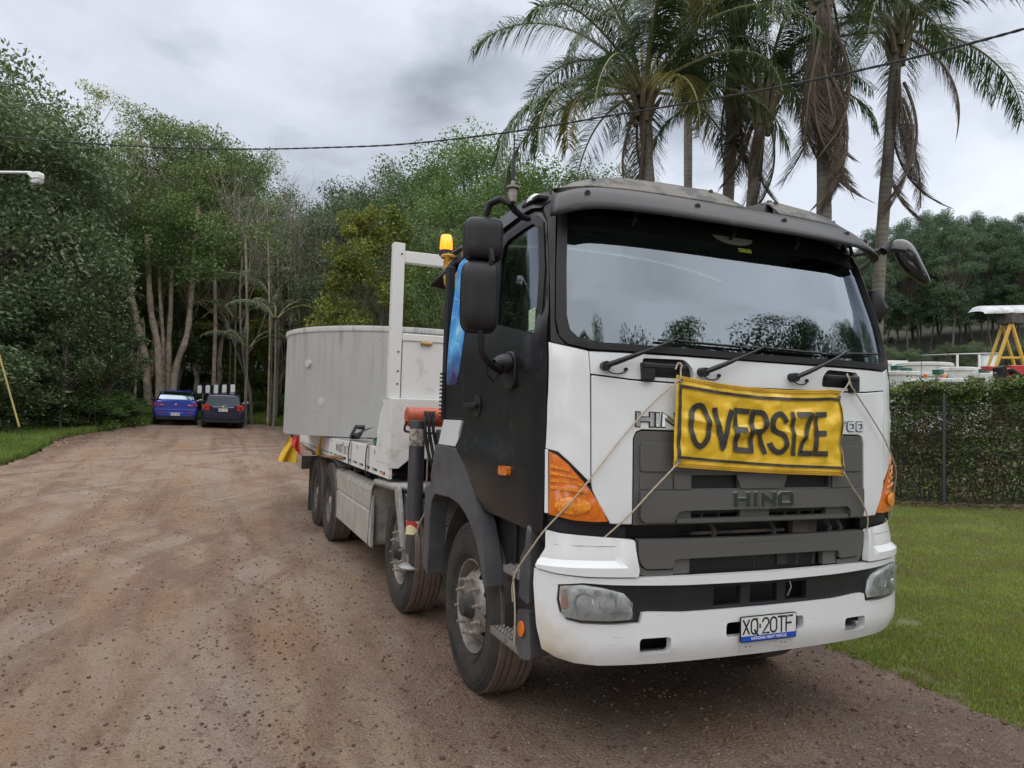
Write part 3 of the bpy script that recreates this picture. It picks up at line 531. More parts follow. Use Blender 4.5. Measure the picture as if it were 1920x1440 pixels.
# plate
plw, plz, plx = .186, .066, .010
pl = MB(); fP = lambda a, b, d: Vector((plx+a, -.012-d, .662+b))
pl.prism(rc([(-plw, -plz), (plw, -plz), (plw, plz), (-plw, plz)], .012), 0, .006, fP); plate = pl.build('number_plate', BLACK, T)
pl = MB(); pl.prism(rc([(-plw+.005, -plz+.032), (plw-.005, -plz+.032), (plw-.005, plz-.005), (-plw+.005, plz-.005)], .006), .006, .0075, fP); pl.build('plate_face', material('plate_white', (.62, .63, .63), .4, dirt=(20, (.4, .38, .33), .55, .8)), plate)
pl = MB(); pl.prism(rc([(-plw+.005, -plz+.005), (plw-.005, -plz+.005), (plw-.005, -plz+.031), (-plw+.005, -plz+.031)], .005), .006, .0075, fP); pl.build('plate_strip', material('plate_blue', (.01, .06, .42), .4), plate)
pl = MB(); strokes(pl, 'XQ.20TF', -.170, -.026, .076, .041, .0115, .0105, fP, .0078, thick=.001, wi={'.': .25}); pl.build('plate_characters', BLACK, plate)
def text_mesh(name, txt, size, parent, mat, M, align='CENTER', bold=0):
    cu = bpy.data.curves.new(name, 'FONT'); cu.body = txt; cu.size = size; cu.align_x = align; cu.offset = bold; cu.resolution_u = 2
    o = bpy.data.objects.new(name, cu); COL.objects.link(o); bpy.context.view_layer.update()
    me = bpy.data.meshes.new_from_object(o.evaluated_get(bpy.context.evaluated_depsgraph_get())); bpy.data.objects.remove(o)
    me.transform(M); me.materials.clear(); me.materials.append(mat); me.name = name; o2 = bpy.data.objects.new(name, me); return finish(o2, parent)
MF = Matrix(((1, 0, 0, 0), (0, 0, -1, 0), (0, 1, 0, 0), (0, 0, 0, 1)))   # text faces -Y
text_mesh('plate_legend', 'NATIONAL HEAVY VEHICLE', .022, plate, material('plate_text', (.8, .8, .82), .5), Matrix.Translation((plx, -.0203, .662-plz+.011)) @ MF @ Matrix.Diagonal((.85, 1, 1, 1)), bold=.0002)
for a in (-.08, .125): mb = MB(); mb.cyl((plx+a, -.018, .662+plz-.014), (plx+a, -.025, .662+plz-.014), .006, 8); mb.build('plate_screw', NUT, plate)
# ---- wipers and grab handles
for (pu, pz), (tu, tz), (b0, b0z), (b1_, b1z) in (((-.939, 1.987), (-.542, 2.147), (-.641, 2.137), (-.085, 2.131)), ((-.395, 1.981), (.026, 2.148), (-.074, 2.137), (.488, 2.132)), ((.207, 1.983), (.623, 2.156), (.523, 2.138), (.965, 2.165))):
    w_ = MB(); P0 = C(pu, pz, .03); P1 = C(tu, tz, .05); mid = [C(pu+(tu-pu)*t, pz+(tz-pz)*t, .045+.02*math.sin(math.pi*t)) for t in np.linspace(0, 1, 7)]
    w_.tube(mid, [.015, .015, .013, .009, .008, .007, .006], 6); wp = w_.build('wiper', PLAST, T)
    k_ = MB(); k_.cyl(C(pu, pz, .0), C(pu, pz, .055), .024, 14); k_.build('wiper_pivot', PLAST, wp, bev=.004)
    k_ = MB(); k_.tube([C(b0+(b1_-b0)*t, b0z+(b1z-b0z)*t, .014) for t in np.linspace(0, 1, 14)], .0065, 5); k_.tube([C(b0+(b1_-b0)*t, b0z+(b1z-b0z)*t, .024+.012*abs(math.sin(3*math.pi*t))) for t in np.linspace(.12, .88, 19)], .005, 5); k_.build('wiper_blade', PLAST, wp)
    k_ = MB(); k_.tube([C(pu+.06+.05*math.cos(a), pz-.012+.025*math.sin(a), .02) for a in np.linspace(math.pi, 2.05*math.pi, 9)], .0035, 5); k_.cyl(C(pu+.11, pz-.012, 0), C(pu+.11, pz-.012, .02), .009, 8); k_.build('washer_hose', PLAST, wp)
for a, b, br in ((-.745, -.50, -.71), (.45, .705, .68)):
    h_ = MB(); h_.prism(rc([(a, 1.985), (b, 1.985), (b, 2.012), (a, 2.012)], .012), .01, .04, C); gh = h_.build('grab_handle', PLAST, T, bev=.008)
    h_ = MB(); h_.prism(rc([(br-.035, 1.925), (br+.03, 1.925), (br+.035, 2.016), (br-.04, 2.016)], .012), -.03, .036, C); h_.build('handle_bracket', PLAST, gh, bev=.006)
    h_ = MB(); q = -.515 if a < 0 else .47; h_.prism(rc([(q-.012, 1.983), (q+.012, 1.983), (q+.012, 2.013), (q-.012, 2.013)], .006), -.04, .036, C); h_.build('handle_bracket', PLAST, gh, bev=.004)
# ---- visor and roof deflectors
def visf(prof):
    def f(s, t):
        u = (s*2-1)*1.16; k = t*(len(prof)-1); i = min(int(k), len(prof)-2); fr = k-i
        z = prof[i][0]*(1-fr)+prof[i+1][0]*fr; d = prof[i][1]*(1-fr)+prof[i+1][1]*fr
        e_ = abs(s*2-1); d *= 1-.35*sstep(.90, 1, e_); z += -.03*sstep(.8, 1, e_)*(1 if t < .7 else .6)
        return C(u, z, d)
    return f
vis = MB(); vis.grid(visf([(2.800, .170), (2.85, .160), (2.91, .135), (2.948, .115), (2.956, .105), (2.965, .06), (2.965, .0)]), 61, 7)
vz = vis.build('sun_visor', SMOKE, T, solid=.006)
for u in (-1.0, -.35, .30, .85, 1.08):
    b0 = MB(); b0.cyl(C(u, 2.905, .13), C(u, 2.903, .150), .016, 12); b0.build('visor_bolt', BLACK, vz, bev=.004)
for u in (-.72, -.05, .45, .95): b0 = MB(); b0.tube([C(u, 2.93, .10), C(u, 2.80, .06), C(u, 2.77, .01)], .012, 6); b0.build('visor_bracket', BLACK, vz)
HP = [(-1.16, 2.95), (-1.12, 2.985), (-1.06, 3.022), (-.917, 3.055), (-.718, 3.075), (-.40, 3.08), (-.2, 3.08), (-.13, 3.085), (-.04, 3.075), (.12, 2.995)]
HR = [(.335, 3.06), (.40, 3.088), (.718, 3.075), (.90, 3.058), (1.05, 3.02), (1.16, 2.955)]
for H in (HP, HR):
    us = [p[0] for p in H]; hs = [p[1] for p in H]
    def df(s, t):
        u = us[0]+(us[-1]-us[0])*s; h = float(np.interp(u, us, hs)); prof = [(0, .10), (.25, .085), (.8, .05), (1.0, .01), (1.03, -.10), (1.0, -.28)]
        k = t*5; i = min(int(k), 4); fr = k-i; a = prof[i][0]*(1-fr)+prof[i+1][0]*fr; d = prof[i][1]*(1-fr)+prof[i+1][1]*fr
        return C(u, 2.962+(h-2.962)*a, d*(1-.3*sstep(.95, 1.16, abs(u))))
    g = MB(); g.grid(df, 48, 16); dfl = g.build('roof_deflector', DEFL, T, solid=.005)
    for u in ((-.95, -.14) if H is HP else (.40, .95)): b0 = MB(); p = float(np.interp(u, us, hs)); b0.cyl(C(u, p-.03, .045), C(u, p-.028, .063), .014, 10); b0.build('deflector_bolt', BLACK, dfl, bev=.003)
g = MB(); g.prism([(.10, 2.97), (.10, 2.995), (.16, 3.01), (.34, 3.05), (.36, 3.08), (.40, 3.085), (.36, 2.975)], .03, .036, C); g.build('broken_shard', SMOKE, T)
# roof marker lamps and antenna
for s in (-1, 1):
    g = MB(); q = Vector((s*1.10, .62, 2.925)); g.grid(lambda a, t: q+Vector((s*.02+.035*math.cos(2*math.pi*a)*math.cos(t*1.5), .08*math.sin(2*math.pi*a)*math.cos(t*1.5), .045*math.sin(t*1.5))), 16, 5, True); ml = g.build('roof_marker_lamp', material('marker_lens', (.62, .62, .58), .2, coat=.4), T)
    g = MB(); g.box((min(q.x-.05, q.x+.05), .51, 2.915), (max(q.x-.05, q.x+.05), .73, 2.937)); g.build('marker_base', RUBBER, ml, bev=.005)
g = MB(); g.tube([(-1.19, .53, 2.80), (-1.25, .47, 2.785), (-1.33, .38, 2.785), (-1.40, .30, 2.80), (-1.44, .32, 2.815), (-1.475, .37, 2.80), (-1.49, .39, 2.74)], [.016, .017, .018, .019, .019, .019, .018], 10)
ma = g.build('mirror_arm', PLAST, T)
g = MB(); g.cyl((-1.38, .30, 2.80), (-1.38, .30, 2.87), .022, 12); g.cyl((-1.38, .30, 2.87), (-1.38, .30, 2.882), .034, 12); g.cyl((-1.38, .30, 2.882), (-1.38, .30, 2.91), .012, 8); an = g.build('antenna_mount', STEEL, T, bev=.003)
g = MB(); g.tube([(-1.38, .30, 2.90), (-1.38, .30, 2.97), (-1.379, .30, 3.0), (-1.378, .30, 3.15)], [.010, .009, .006, .0035], 8); g.build('antenna', PLAST, an)
# mirrors, image-left side: two rounded housings
def housing(name, c, sx, sy, sz, yaw, parent, glass=True, tilt=0):
    Mx = Matrix.Translation(c) @ Matrix.Rotation(yaw, 4, 'Z') @ Matrix.Rotation(tilt, 4, 'Y')
    def f(s, t):
        a = 2*math.pi*s; n_ = 5.; cx_ = math.copysign(abs(math.cos(a))**(2/n_), math.cos(a)); cz_ = math.copysign(abs(math.sin(a))**(2/n_), math.sin(a))
        k = max(0, math.cos(t*math.pi/2))**.5; return Mx @ Vector((cx_*sx*k, -sy*math.sin(t*math.pi/2)**.5, cz_*sz*k))
    g = MB(); g.grid(f, 48, 12, True); o = g.build(name, PLAST, parent)
    gg = MB(); vs = [Mx @ Vector((math.copysign(abs(math.cos(a))**.4, math.cos(a))*sx*.94, .002, math.copysign(abs(math.sin(a))**.4, math.sin(a))*sz*.96)) for a in np.linspace(0, 2*math.pi, 33)[:-1]]
    gg.add(vs, [tuple(range(32))]); gg.build('mirror_glass', MIRR, o); rr = MB(); rr.tube([Mx @ Vector((math.copysign(abs(math.cos(a))**.4, math.cos(a))*sx, 0, math.copysign(abs(math.sin(a))**.4, math.sin(a))*sz)) for a in np.linspace(0, 2*math.pi, 49)[:-1]], .006, 6, closed=True); rr.build('mirror_rim', PLAST, o)
    return o
hu = housing('upper_mirror', Vector((-1.487, .42, 2.62)), .098, .09, .110, rad(-14), T)
hl2 = housing('lower_mirror', Vector((-1.498, .42, 2.325)), .094, .10, .180, rad(-14), T)
g = MB(); g.tube([(-1.475, .34, 2.56), (-1.47, .33, 2.50), (-1.475, .35, 2.46)], .016, 8); g.build('mirror_link', PLAST, T)
g = MB(); g.tube([(-1.50, .38, 2.16), (-1.50, .38, 2.06), (-1.47, .40, 2.02), (-1.41, .45, 1.985), (-1.31, .58, 1.965)], [.019, .019, .02, .02, .02], 10); g.build('mirror_arm', PLAST, T)
g = MB(); g.prism(rc([(-1.70, 1.87), (-1.52, 1.87), (-1.52, 2.08), (-1.70, 2.08)], .07), .0, .03, C); mbk = g.build('mirror_bracket', PLAST, T, bev=.012)
g = MB(); g.grid(lambda s, t: Vector((-1.26-.075*t, .61, 2.01))+Vector((0, .085*math.cos(2*math.pi*s), .055*math.sin(2*math.pi*s)))*(math.cos(t*1.5)**.4), 24, 6, True); g.build('bracket_cover', PLAST, mbk)
g = MB(); g.tube([(-1.44, .43, 1.99), (-1.43, .45, 1.93), (-1.38, .5, 1.91), (-1.33, .56, 1.94)], .005, 5); g.build('bracket_cable', PLAST, mbk)
# far-side mirror
MPX = [(1671, 458), (1676, 449), (1690, 447), (1704, 452), (1713, 462), (1728, 492), (1743, 524), (1744, 533), (1737, 537), (1720, 529), (1700, 516), (1684, 499), (1673, 478)]
MPP = [Vector(at(px_, py_, 5.15)) for px_, py_ in rc(MPX, 7, 2)]; mc = sum(MPP, Vector())/len(MPP); mN = (Vector(CP)-mc).normalized(); mN = (mN*.8+Vector((-.2, -.6, -.1))).normalized()
def mf(i, t): p = MPP[i]; return mc+(p-mc)*max(0, math.cos(t*math.pi/2))**.55+mN*.075*math.sin(t*math.pi/2)
g = MB(); nn_ = len(MPP); g.grid(lambda s_, t_: mf(int(round(s_*nn_)) % nn_, t_), nn_, 10, True); rm = g.build('side_mirror', material('mirror_black_gloss', (.012, .012, .014), .12, coat=.6), T)
g = MB(); g.add([p-mN*.004 for p in MPP], [tuple(range(nn_))]); g.build('mirror_glass', MIRR, rm)
g = MB(); g.tube([(1.13, .50, 2.86), (1.20, .49, 2.875), (1.32, .47, 2.90), (1.45, .45, 2.93), (1.56, .44, 2.93)], [.016, .016, .018, .022, .018], 8); g.tube([(1.15, .50, 2.74), (1.24, .49, 2.80), (1.36, .46, 2.90)], .014, 8); g.tube([(1.36, .44, 2.90), (1.40, .44, 2.94)], .030, 10)
g.build('mirror_arm', PLAST, T)
g = MB(); g.tube([(1.25, .42, 2.42), (1.27, .42, 2.5), (1.25, .42, 2.62)], [.05, .08, .04], 10); g.build('kerb_mirror', PLAST, T)
# ------------------------------------------------------------------ wheels
TY = [(.06, .286), (.100, .290), (.122, .303), (.138, .335), (.1465, .39), (.147, .43), (.142, .468), (.131, .497), (.116, .513)]
TR = [(.116, .513), (.108, .5195), (.075, .5215), (.073, .509), (.067, .509), (.065, .522), (.038, .5225), (.036, .509), (.030, .509), (.028, .523), (.0, .523), (-.028, .523), (-.030, .509), (-.036, .509), (-.038, .5225), (-.065, .522), (-.067, .509), (-.073, .509), (-.075, .5215), (-.108, .5195), (-.116, .513)]
def wheel(name, parent, cx, cy, side, steer=True, nuts=True):
    M = Matrix.Translation((cx, cy, .518)) @ (Matrix.Rotation(math.pi, 4, 'Z') if side < 0 else Matrix.Identity(4)) @ Matrix.Rotation(rad(12), 4, 'X')
    t = MB(); t.lathe(TY, M, 72); t.lathe([(-a, b) for a, b in TY][::-1], M, 72); w = t.build(name, TYRE, parent)
    t = MB(); t.lathe(TR, M, 96); t.build('tread', TREAD, w, angle=25)
    for r0, ax in ((.325, .136), (.345, .1405), (.455, .1445), (.480, .1385)):
        t = MB(); t.lathe([(ax-.004, r0-.003), (ax+.0015, r0), (ax-.004, r0+.003)], M, 60); t.build('sidewall_ring', TYRE, w)
    lug = MB()
    for k in range(96):
        a = 2*math.pi*k/96
        for s in (-1, 1):
            Mk = M @ Matrix.Rotation(a, 4, 'X'); lug.box((s*.111-.004, -.004, .512), (s*.111+.004, .004, .5195), Mk)
    lug.build('tread_lugs', TREAD, w, smooth=False)['kind'] = 'stuff'
    dish = 0 if steer else -.115
    t = MB(); t.lathe([(.100, .289), (.112, .292), (.118, .287), (.114, .279), (.095, .272), (.06, .266), (.03+dish, .258), (-.08, .25), (-.12, .27)], M, 64); rim = t.build('rim', ALU if steer else REARRIM, w)
    def dz(r): return float(np.interp(r, [.0, .13, .182, .194, .243, .262], [.120, .120, .120, .112, .050, .008]))+dish
    def dfn(a, b, d): r = math.hypot(a, b); return M @ Vector((dz(r)+d, a, b))
    holes = []
    for k in range(10):
        a = 2*math.pi*(k+.5)/10; c_, s_ = math.cos(a), math.sin(a)
        holes.append([(c_*(.219+.019*math.cos(q))-s_*.025*math.sin(q), s_*(.219+.019*math.cos(q))+c_*.025*math.sin(q)) for q in np.linspace(0, 2*math.pi, 15)[:-1]])
    cir = [(.262*math.cos(a), .262*math.sin(a)) for a in np.linspace(0, 2*math.pi, 61)[:-1]]
    panel('wheel_disc', ALU if steer else REARRIM, rim, cir, -.012, 0, fn=dfn, holes=holes, grid=.035, bev=.004)
    t = MB(); t.lathe([(-.1, .25), (-.1, .02)], M, 24); t.build('brake_drum', CHAS, rim)
    for k in range(10):
        a = 2*math.pi*k/10; Mk = M @ Matrix.Translation((dish+.036, .1675*math.cos(a), .1675*math.sin(a)))
        t = MB(); t.lathe([(.077, .001), (.077, .022), (.083, .0225), (.086, .0165), (.108, .0165), (.113, .013), (.114, .0105), (.134, .0095), (.135, .001)], Mk, 6); t.build('wheel_nut', NUT, rim, bev=0, smooth=False)
    t = MB(); t.lathe([(.075, .105), (.082, .103), (.088, .085), (.120, .072), (.126, .066), (.150, .060), (.155, .045), (.156, .001)], M @ Matrix.Translation((dish*.6+.03, 0, 0)), 32); t.build('hub_cap', NUT if not steer else CHAS, rim)
    return w, M
w1, M1 = wheel('wheel', truck, -1.04, 1.3456, -1)
w2, M2 = wheel('wheel', truck, -1.04, 3.2493, -1)
def sidewall_text(w, M, txt, a0, hgt, step, r0=.385):
    t = MB()
    def fn(a, b, d):
        th = a0+a; rr = r0+hgt-b; return M @ Vector((.146+d+np.interp(rr, [.335, .39, .43, .468], [-.008, .0005, .001, -.004]), rr*math.sin(th), -rr*math.cos(th)))
    strokes(t, txt, 0, 0, hgt, step*.66, step*.34, .008, fn, .0025, sub=.02); t.build('raised_lettering', TYRE, w)
sidewall_text(w1, M1, 'DUNLOP', rad(-62), .040, .14); sidewall_text(w1, M1, '70', rad(118), .040, .14)
for y in (6.9318, 8.2232):
    wheel('wheel', truck, -1.12, y, -1, steer=False)
# far side and inner duals (partly hidden): plain tyres that share meshes
for o in (w1, w2): c_ = dup(o, truck); c_.matrix_parent_inverse = Matrix.Rotation(math.pi, 4, 'Z') @ Matrix.Translation((0, -2*(1.3456 if o is w1 else 3.2493), 0))
for y in (6.9318, 8.2232):
    for x in (-.80, .80, 1.12):
        M = Matrix.Translation((x, y, .518)); t = MB(); t.lathe(TY+TR[1:]+[(-a, b) for a, b in TY][::-1][1:], M, 40); o = t.build('wheel', TYRE, truck); t = MB(); t.lathe([(.1, .289), (.0, .26), (.0, .05)], M, 24); t.build('rim', ALU, o)
# ------------------------------------------------------------------ chassis
for s in (-1, 1): t = MB(); t.box((s*.42-.04, .25, .72), (s*.42+.04, 10.7, 1.0)); t.build('chassis_rail', CHAS, truck, bev=.01)
for y in (1.3456, 3.2493, 6.9318, 8.2232): t = MB(); t.tube([(-.9, y, .52), (-.4, y, .45), (.4, y, .45), (.9, y, .52)], .07, 8); t.build('axle', CHAS, truck)
t = MB(); t.box((-.40, .35, .62), (.40, 1.9, 1.25)); t.build('engine_sump', CHAS, truck, bev=.05)
t = MB(); t.box((-.85, 4.4, .45), (-.45, 6.6, 1.05)); t.box((.45, 4.4, .45), (1.15, 6.6, 1.05)); t.build('fuel_tank', CHAS, truck, bev=.03)
for y in (4.2, 5.6, 7.5, 9.0, 10.4): t = MB(); t.box((-1.15, y, 1.02), (1.15, y+.08, 1.14)); t.build('cross_bearer', CHAS, truck)
# second axle mudguard
GP = [(4.345, .38), (4.30, .72), (4.20, 1.0), (4.10, 1.065), (3.26, 1.095), (2.20, 1.10)]
def gf(s, t):
    k = t*(len(GP)-1); i = min(int(k), len(GP)-2); fr = k-i; y = GP[i][0]*(1-fr)+GP[i+1][0]*fr; z = GP[i][1]*(1-fr)+GP[i+1][1]*fr; return Vector(((-1.225 if y > 3.15 else -1.06)+.48*s, y, z))
for sg in (1, -1):
    t = MB(); t.grid(lambda s, q: Vector((gf(s, q).x*sg, gf(s, q).y, gf(s, q).z)), 3, 26); mg = t.build('mudguard', GUARD, truck, solid=.012, angle=20)
    t = MB(); t.grid(lambda s, q: Vector(((gf(0, q).x-.003)*sg, gf(s, q).y-.0, gf(s, q).z-.05*s)), 2, 26); t.build('mudguard_lip', GUARD, mg, solid=.006)
    t = MB(); t.prism([(3.27, 1.09), (3.22, .96), (2.99, .60), (2.93, .60), (3.03, .90), (3.14, 1.09)], -1.224*sg, -1.19*sg, lambda a, b, d: Vector((d, a, b))); t.box((min(-1.05*sg, -.75*sg), 2.82, .55), (max(-1.05*sg, -.75*sg), 2.84, 1.09)); t.build('mudguard_front_flap', GUARD, mg, bev=.006)
    # side guard
    SP = [(-1.10, .995), (-1.19, .965), (-1.205, .90), (-1.205, .74), (-1.190, .73), (-1.190, .715), (-1.215, .705), (-1.215, .385), (-1.19, .37)]
    t = MB(); t.grid(lambda s, q: Vector((sg*float(np.interp(s*8, range(9), [p[0] for p in SP])), 4.24+2.66*q, float(np.interp(s*8, range(9), [p[1] for p in SP]))-.0)), 33, 12); sgd = t.build('side_guard', GUARDM, truck, solid=.012, angle=20, bev=0)
    for y in (4.25, 6.88): t = MB(); t.box((min(-1.222*sg, -1.19*sg), y-.02, .375), (max(-1.222*sg, -1.19*sg), y+.02, .97)); t.build('guard_frame', GUARDM, sgd, bev=.004)
    t = MB(); t.box((min(-1.213*sg, -1.2*sg), 4.32, .76), (max(-1.213*sg, -1.2*sg), 6.82, .775)); t.box((min(-1.213*sg, -1.2*sg), 4.32, .91), (max(-1.213*sg, -1.2*sg), 6.82, .925)); t.build('guard_ridge', GUARDM, sgd, bev=.002)
    t = MB(); t.box((min(-1.26*sg, -.7*sg), 9.02, .12), (max(-1.26*sg, -.7*sg), 9.035, 1.0)); t.build('mud_flap', CHAS, truck)
    t = MB(); t.grid(lambda s, q: Vector((sg*(-1.24+.5*s), 7.58-1.35*math.cos(math.pi*q), 1.03+.07*math.sin(math.pi*q))), 2, 14); t.build('rear_guard', CHAS, truck, solid=.02)
t = MB(); t.box((-1.2, 10.7, .66), (1.2, 10.78, .90)); t.build('rear_bar', CHAS, truck, bev=.01)
# ------------------------------------------------------------------ tray
t = MB(); t.box((-1.2, 3.5, 1.30), (1.2, 10.85, 1.375)); t.build('tray_deck', STEEL, truck)
XF = lambda sx: (lambda a, b, d: Vector((sx*(1.235+d), a, b)))
for sg in (-1, 1):
    sl = []; y = 3.60
    while y < 10.5:
        sl.append(rc([(y, 1.145), (y+.26, 1.145), (y+.26, 1.178), (y, 1.178)], .01)); y += .36
    sr = panel('tray_side_rail', WHITE2, truck, [(3.46, 1.125), (10.85, 1.09), (10.85, 1.30), (8.0, 1.355), (4.0, 1.388), (3.46, 1.395)], -.03, .0, fn=XF(sg), holes=sl, grid=.12, bev=.004)
    for k in range(7):
        yy = 4.1+k*.95; t = MB(); t.prism(arc(yy, 1.335, .018, .022, 0, 330, 10), .0, .002, XF(sg)); t.build('tie_hole', BLACK, sr)
    t = MB(); t.box((min(sg*1.2, sg*1.17), 3.5, 1.15), (max(sg*1.2, sg*1.17), 10.8, 1.175)); t.build('rail_inner', CHAS, sr)
    mk = MB(); mk.prism(rc([(3.66, 1.150), (3.72, 1.150), (3.72, 1.178), (3.66, 1.178)], .008), -.01, .008, XF(sg)); mk.build('side_lamp', AMBER, sr, bev=.003)
    panel('headboard_gusset', WHITE2, truck, [(3.46, 1.26), (4.02, 1.26), (4.02, 1.41), (3.99, 1.50), (3.97, 1.60), (3.90, 1.72), (3.80, 1.80), (3.66, 1.865), (3.46, 1.865)], -.03, .004, fn=XF(sg), bev=.005)
fnT = lambda a, b, d: Vector((-1.236-d, 6.50-a, b))
t = MB(); strokes(t, 'M: 0477 111 7', 0, 1.222, .092, .055, .032, .018, fnT, .002, wi={':': .3, ' ': .4, '1': .5}); t.build('tray_lettering', material('faded_black_paint', (.06, .06, .06), .7), truck)
hb = MB(); hb.prism([(-1.235, 1.865), (1.235, 1.865), (1.235, 1.22), (1.15, 1.22), (1.09, 1.27), (1.04, 1.31), (-1.04, 1.31), (-1.09, 1.27), (-1.15, 1.22), (-1.235, 1.22)], 3.45, 3.49, lambda a, b, d: Vector((a, d, b))); hb = hb.build('headboard', WHITE2, truck, bev=.008)
t = MB(); t.box((-1.2, 3.46, 1.83), (1.2, 4.0, 1.86)); t.build('headboard_shelf', WHITE2, hb)
t = MB(); t.box((-1.125, 3.56, 1.864), (.9, 4.05, 2.43)); tb = t.build('toolbox', WHITE2, truck, bev=.008)
t = MB(); t.box((-1.135, 3.548, 2.405), (.91, 4.06, 2.475)); t.build('toolbox_lid', WHITE2, tb, bev=.01)
t = MB(); t.tube([(-.955, 3.54, 2.395), (-.90, 3.535, 2.39), (-.85, 3.54, 2.395)], [.018, .012, .02], 8); t.box((-.95, 3.535, 2.38), (-.86, 3.545, 2.41)); t.build('latch', material('brass_rust', (.28, .16, .05), .6, noise=(40, (.5, .35, .12), .2)), tb)
for sg in (-1, 1): t = MB(); t.box((sg*1.19-.055, 3.55, 1.86), (sg*1.19+.055, 3.64, 3.325)); pst = t.build('headboard_post', WHITE2, truck, bev=.006)
for k in (2.0, 2.12, 2.3, 3.22): t = MB(); t.cyl((-1.165, 3.552, k), (-1.165, 3.545, k), .009, 8); t.build('bolt_hole', CHAS, truck)
t = MB(); t.box((-1.135, 3.555, 3.145), (1.135, 3.635, 3.255)); t.build('headboard_crossbar', WHITE2, truck, bev=.006)
# beacon
t = MB(); t.lathe([(0, .0), (0, .045), (.015, .05), (.10, .044), (.118, .036), (.122, .0)], Matrix.Translation((-1.145, 2.2, 2.975)) @ Matrix.Rotation(-math.pi/2, 4, 'Y'), 24); bc = t.build('beacon', material('beacon_amber', (.85, .25, .01), .12, coat=.6, emit=((1, .30, .01), .55)), truck)
t = MB(); t.cyl((-1.145, 2.2, 2.93), (-1.145, 2.2, 2.976), .052, 20); t.build('beacon_base', PLAST, bc, bev=.004)
t = MB(); t.lathe([(.03, .0), (.03, .012), (.085, .010), (.085, .0)], Matrix.Translation((-1.155, 2.19, 2.975)) @ Matrix.Rotation(-math.pi/2, 4, 'Y'), 12); t.build('beacon_bulb', material('beacon_bulb', (1, .6, .1), .3, emit=((1, .55, .08), 14)), bc)
t = MB(); t.tube([(-1.145, 2.2, 2.94), (-1.13, 2.12, 2.92), (-1.08, 2.02, 2.96), (-1.03, 1.9, 2.95)], .022, 8); t.build('beacon_bracket', PLAST, truck)
t = MB(); t.add([(-1.24, 2.22, 2.72), (-1.13, 1.98, 2.89), (-1.08, 1.95, 2.87), (-1.14, 2.20, 2.68), (-1.24, 2.23, 2.70), (-1.13, 2.0, 2.84)], [(0, 1, 2, 3), (0, 4, 5, 1), (4, 3, 2, 5)]); t.build('tail_bracket', PLAST, truck, solid=.01)
t = MB()
for k in range(60):
    pass
t.tube([Vector((-1.22+.012*math.cos(k*1.2)-.0005*k*0, 2.6+.012*math.sin(k*1.2), 3.22-.0045*k)) + Vector((.0018*k, -.004*k, 0)) for k in range(120)], .004, 5); t.build('coiled_lead', BLACK, truck)
# ------------------------------------------------------------------ crane leg and hoses behind the cab
OLEG = material('outrigger_black', (.030, .034, .042), .4, noise=(5, (.06, .062, .066), .2), dirt=(12, (.16, .13, .11), .6, .85))
t = MB(); t.cyl((-1.145, 2.85, .57), (-1.145, 2.85, 1.67), .066, 28); leg = t.build('outrigger_leg', OLEG, truck, bev=.006)
t = MB(); t.cyl((-1.145, 2.85, .47), (-1.145, 2.85, .57), .05, 20); t.build('leg_rod', STEEL, leg)
t = MB(); t.lathe([(0, 0), (0, .118), (.012, .12), (.028, .10), (.045, .05), (.045, 0)], Matrix.Translation((-1.145, 2.85, .45)) @ Matrix.Rotation(-math.pi/2, 4, 'Y'), 32); t.build('leg_foot', STEEL, leg)
t = MB(); t.cyl((-1.145, 2.85, .73), (-1.145, 2.85, .84), .0675, 28); dcm = material('hazard_stripe', (.62, .58, .42), .45)
nt = dcm.node_tree; b_ = nt.nodes['Principled BSDF']; tc_ = nt.nodes.new('ShaderNodeTexCoord'); wv = nt.nodes.new('ShaderNodeTexWave'); wv.bands_direction = 'DIAGONAL'; wv.inputs['Scale'].default_value = 4.5; cr_ = nt.nodes.new('ShaderNodeValToRGB')
cr_.color_ramp.interpolation = 'CONSTANT'; cr_.color_ramp.elements[0].color = (.62, .56, .33, 1); cr_.color_ramp.elements[1].position = .72; cr_.color_ramp.elements[1].color = (.45, .03, .03, 1)
nt.links.new(tc_.outputs['Object'], wv.inputs[0]); nt.links.new(wv.outputs[0], cr_.inputs[0]); nt.links.new(cr_.outputs[0], b_.inputs['Base Color']); t.build('hazard_band', dcm, leg)
t = MB(); t.cyl((-1.145, 2.85, 1.46), (-1.145, 2.85, 1.60), .0672, 28); t.build('leg_sticker', material('sticker_faded', (.10, .09, .085), .5, noise=(30, (.4, .36, .3), .1)), leg)
t = MB(); t.cyl((-1.20, 3.0, 1.70), (1.15, 3.0, 1.70), .083, 28); oc = t.build('outrigger_cylinder', ORANGE, truck, bev=.006)
t = MB(); t.cyl((-1.207, 3.0, 1.70), (-1.19, 3.0, 1.70), .068, 20); t.build('cylinder_cap', ORANGE, oc, bev=.003)
t = MB(); t.box((-.80, 2.75, 1.38), (1.0, 3.05, 1.52)); t.box((-.84, 2.65, .95), (-.4, 3.1, 1.45)); t.build('crane_base', ORANGE, truck, bev=.015)
t = MB(); t.box((-1.0, 2.65, 1.30), (-.86, 2.8, 1.60)); t.build('valve_block', CHAS, truck, bev=.01)
def hose(pts, r=.014, mat=RUBBER, nm='hydraulic_hose'):
    # smooth path
    P = [Vector(p) for p in pts]; o = []
    for i in range(len(P)-1):
        p0 = P[max(i-1, 0)]; p1 = P[i]; p2 = P[i+1]; p3 = P[min(i+2, len(P)-1)]
        for k in range(6):
            u = k/6; o.append(.5*((2*p1)+(p2-p0)*u+(2*p0-5*p1+4*p2-p3)*u*u+(3*p1-p0-3*p2+p3)*u**3))
    o.append(P[-1]); t = MB(); t.tube(o, r, 8); return t.build(nm, mat, truck)
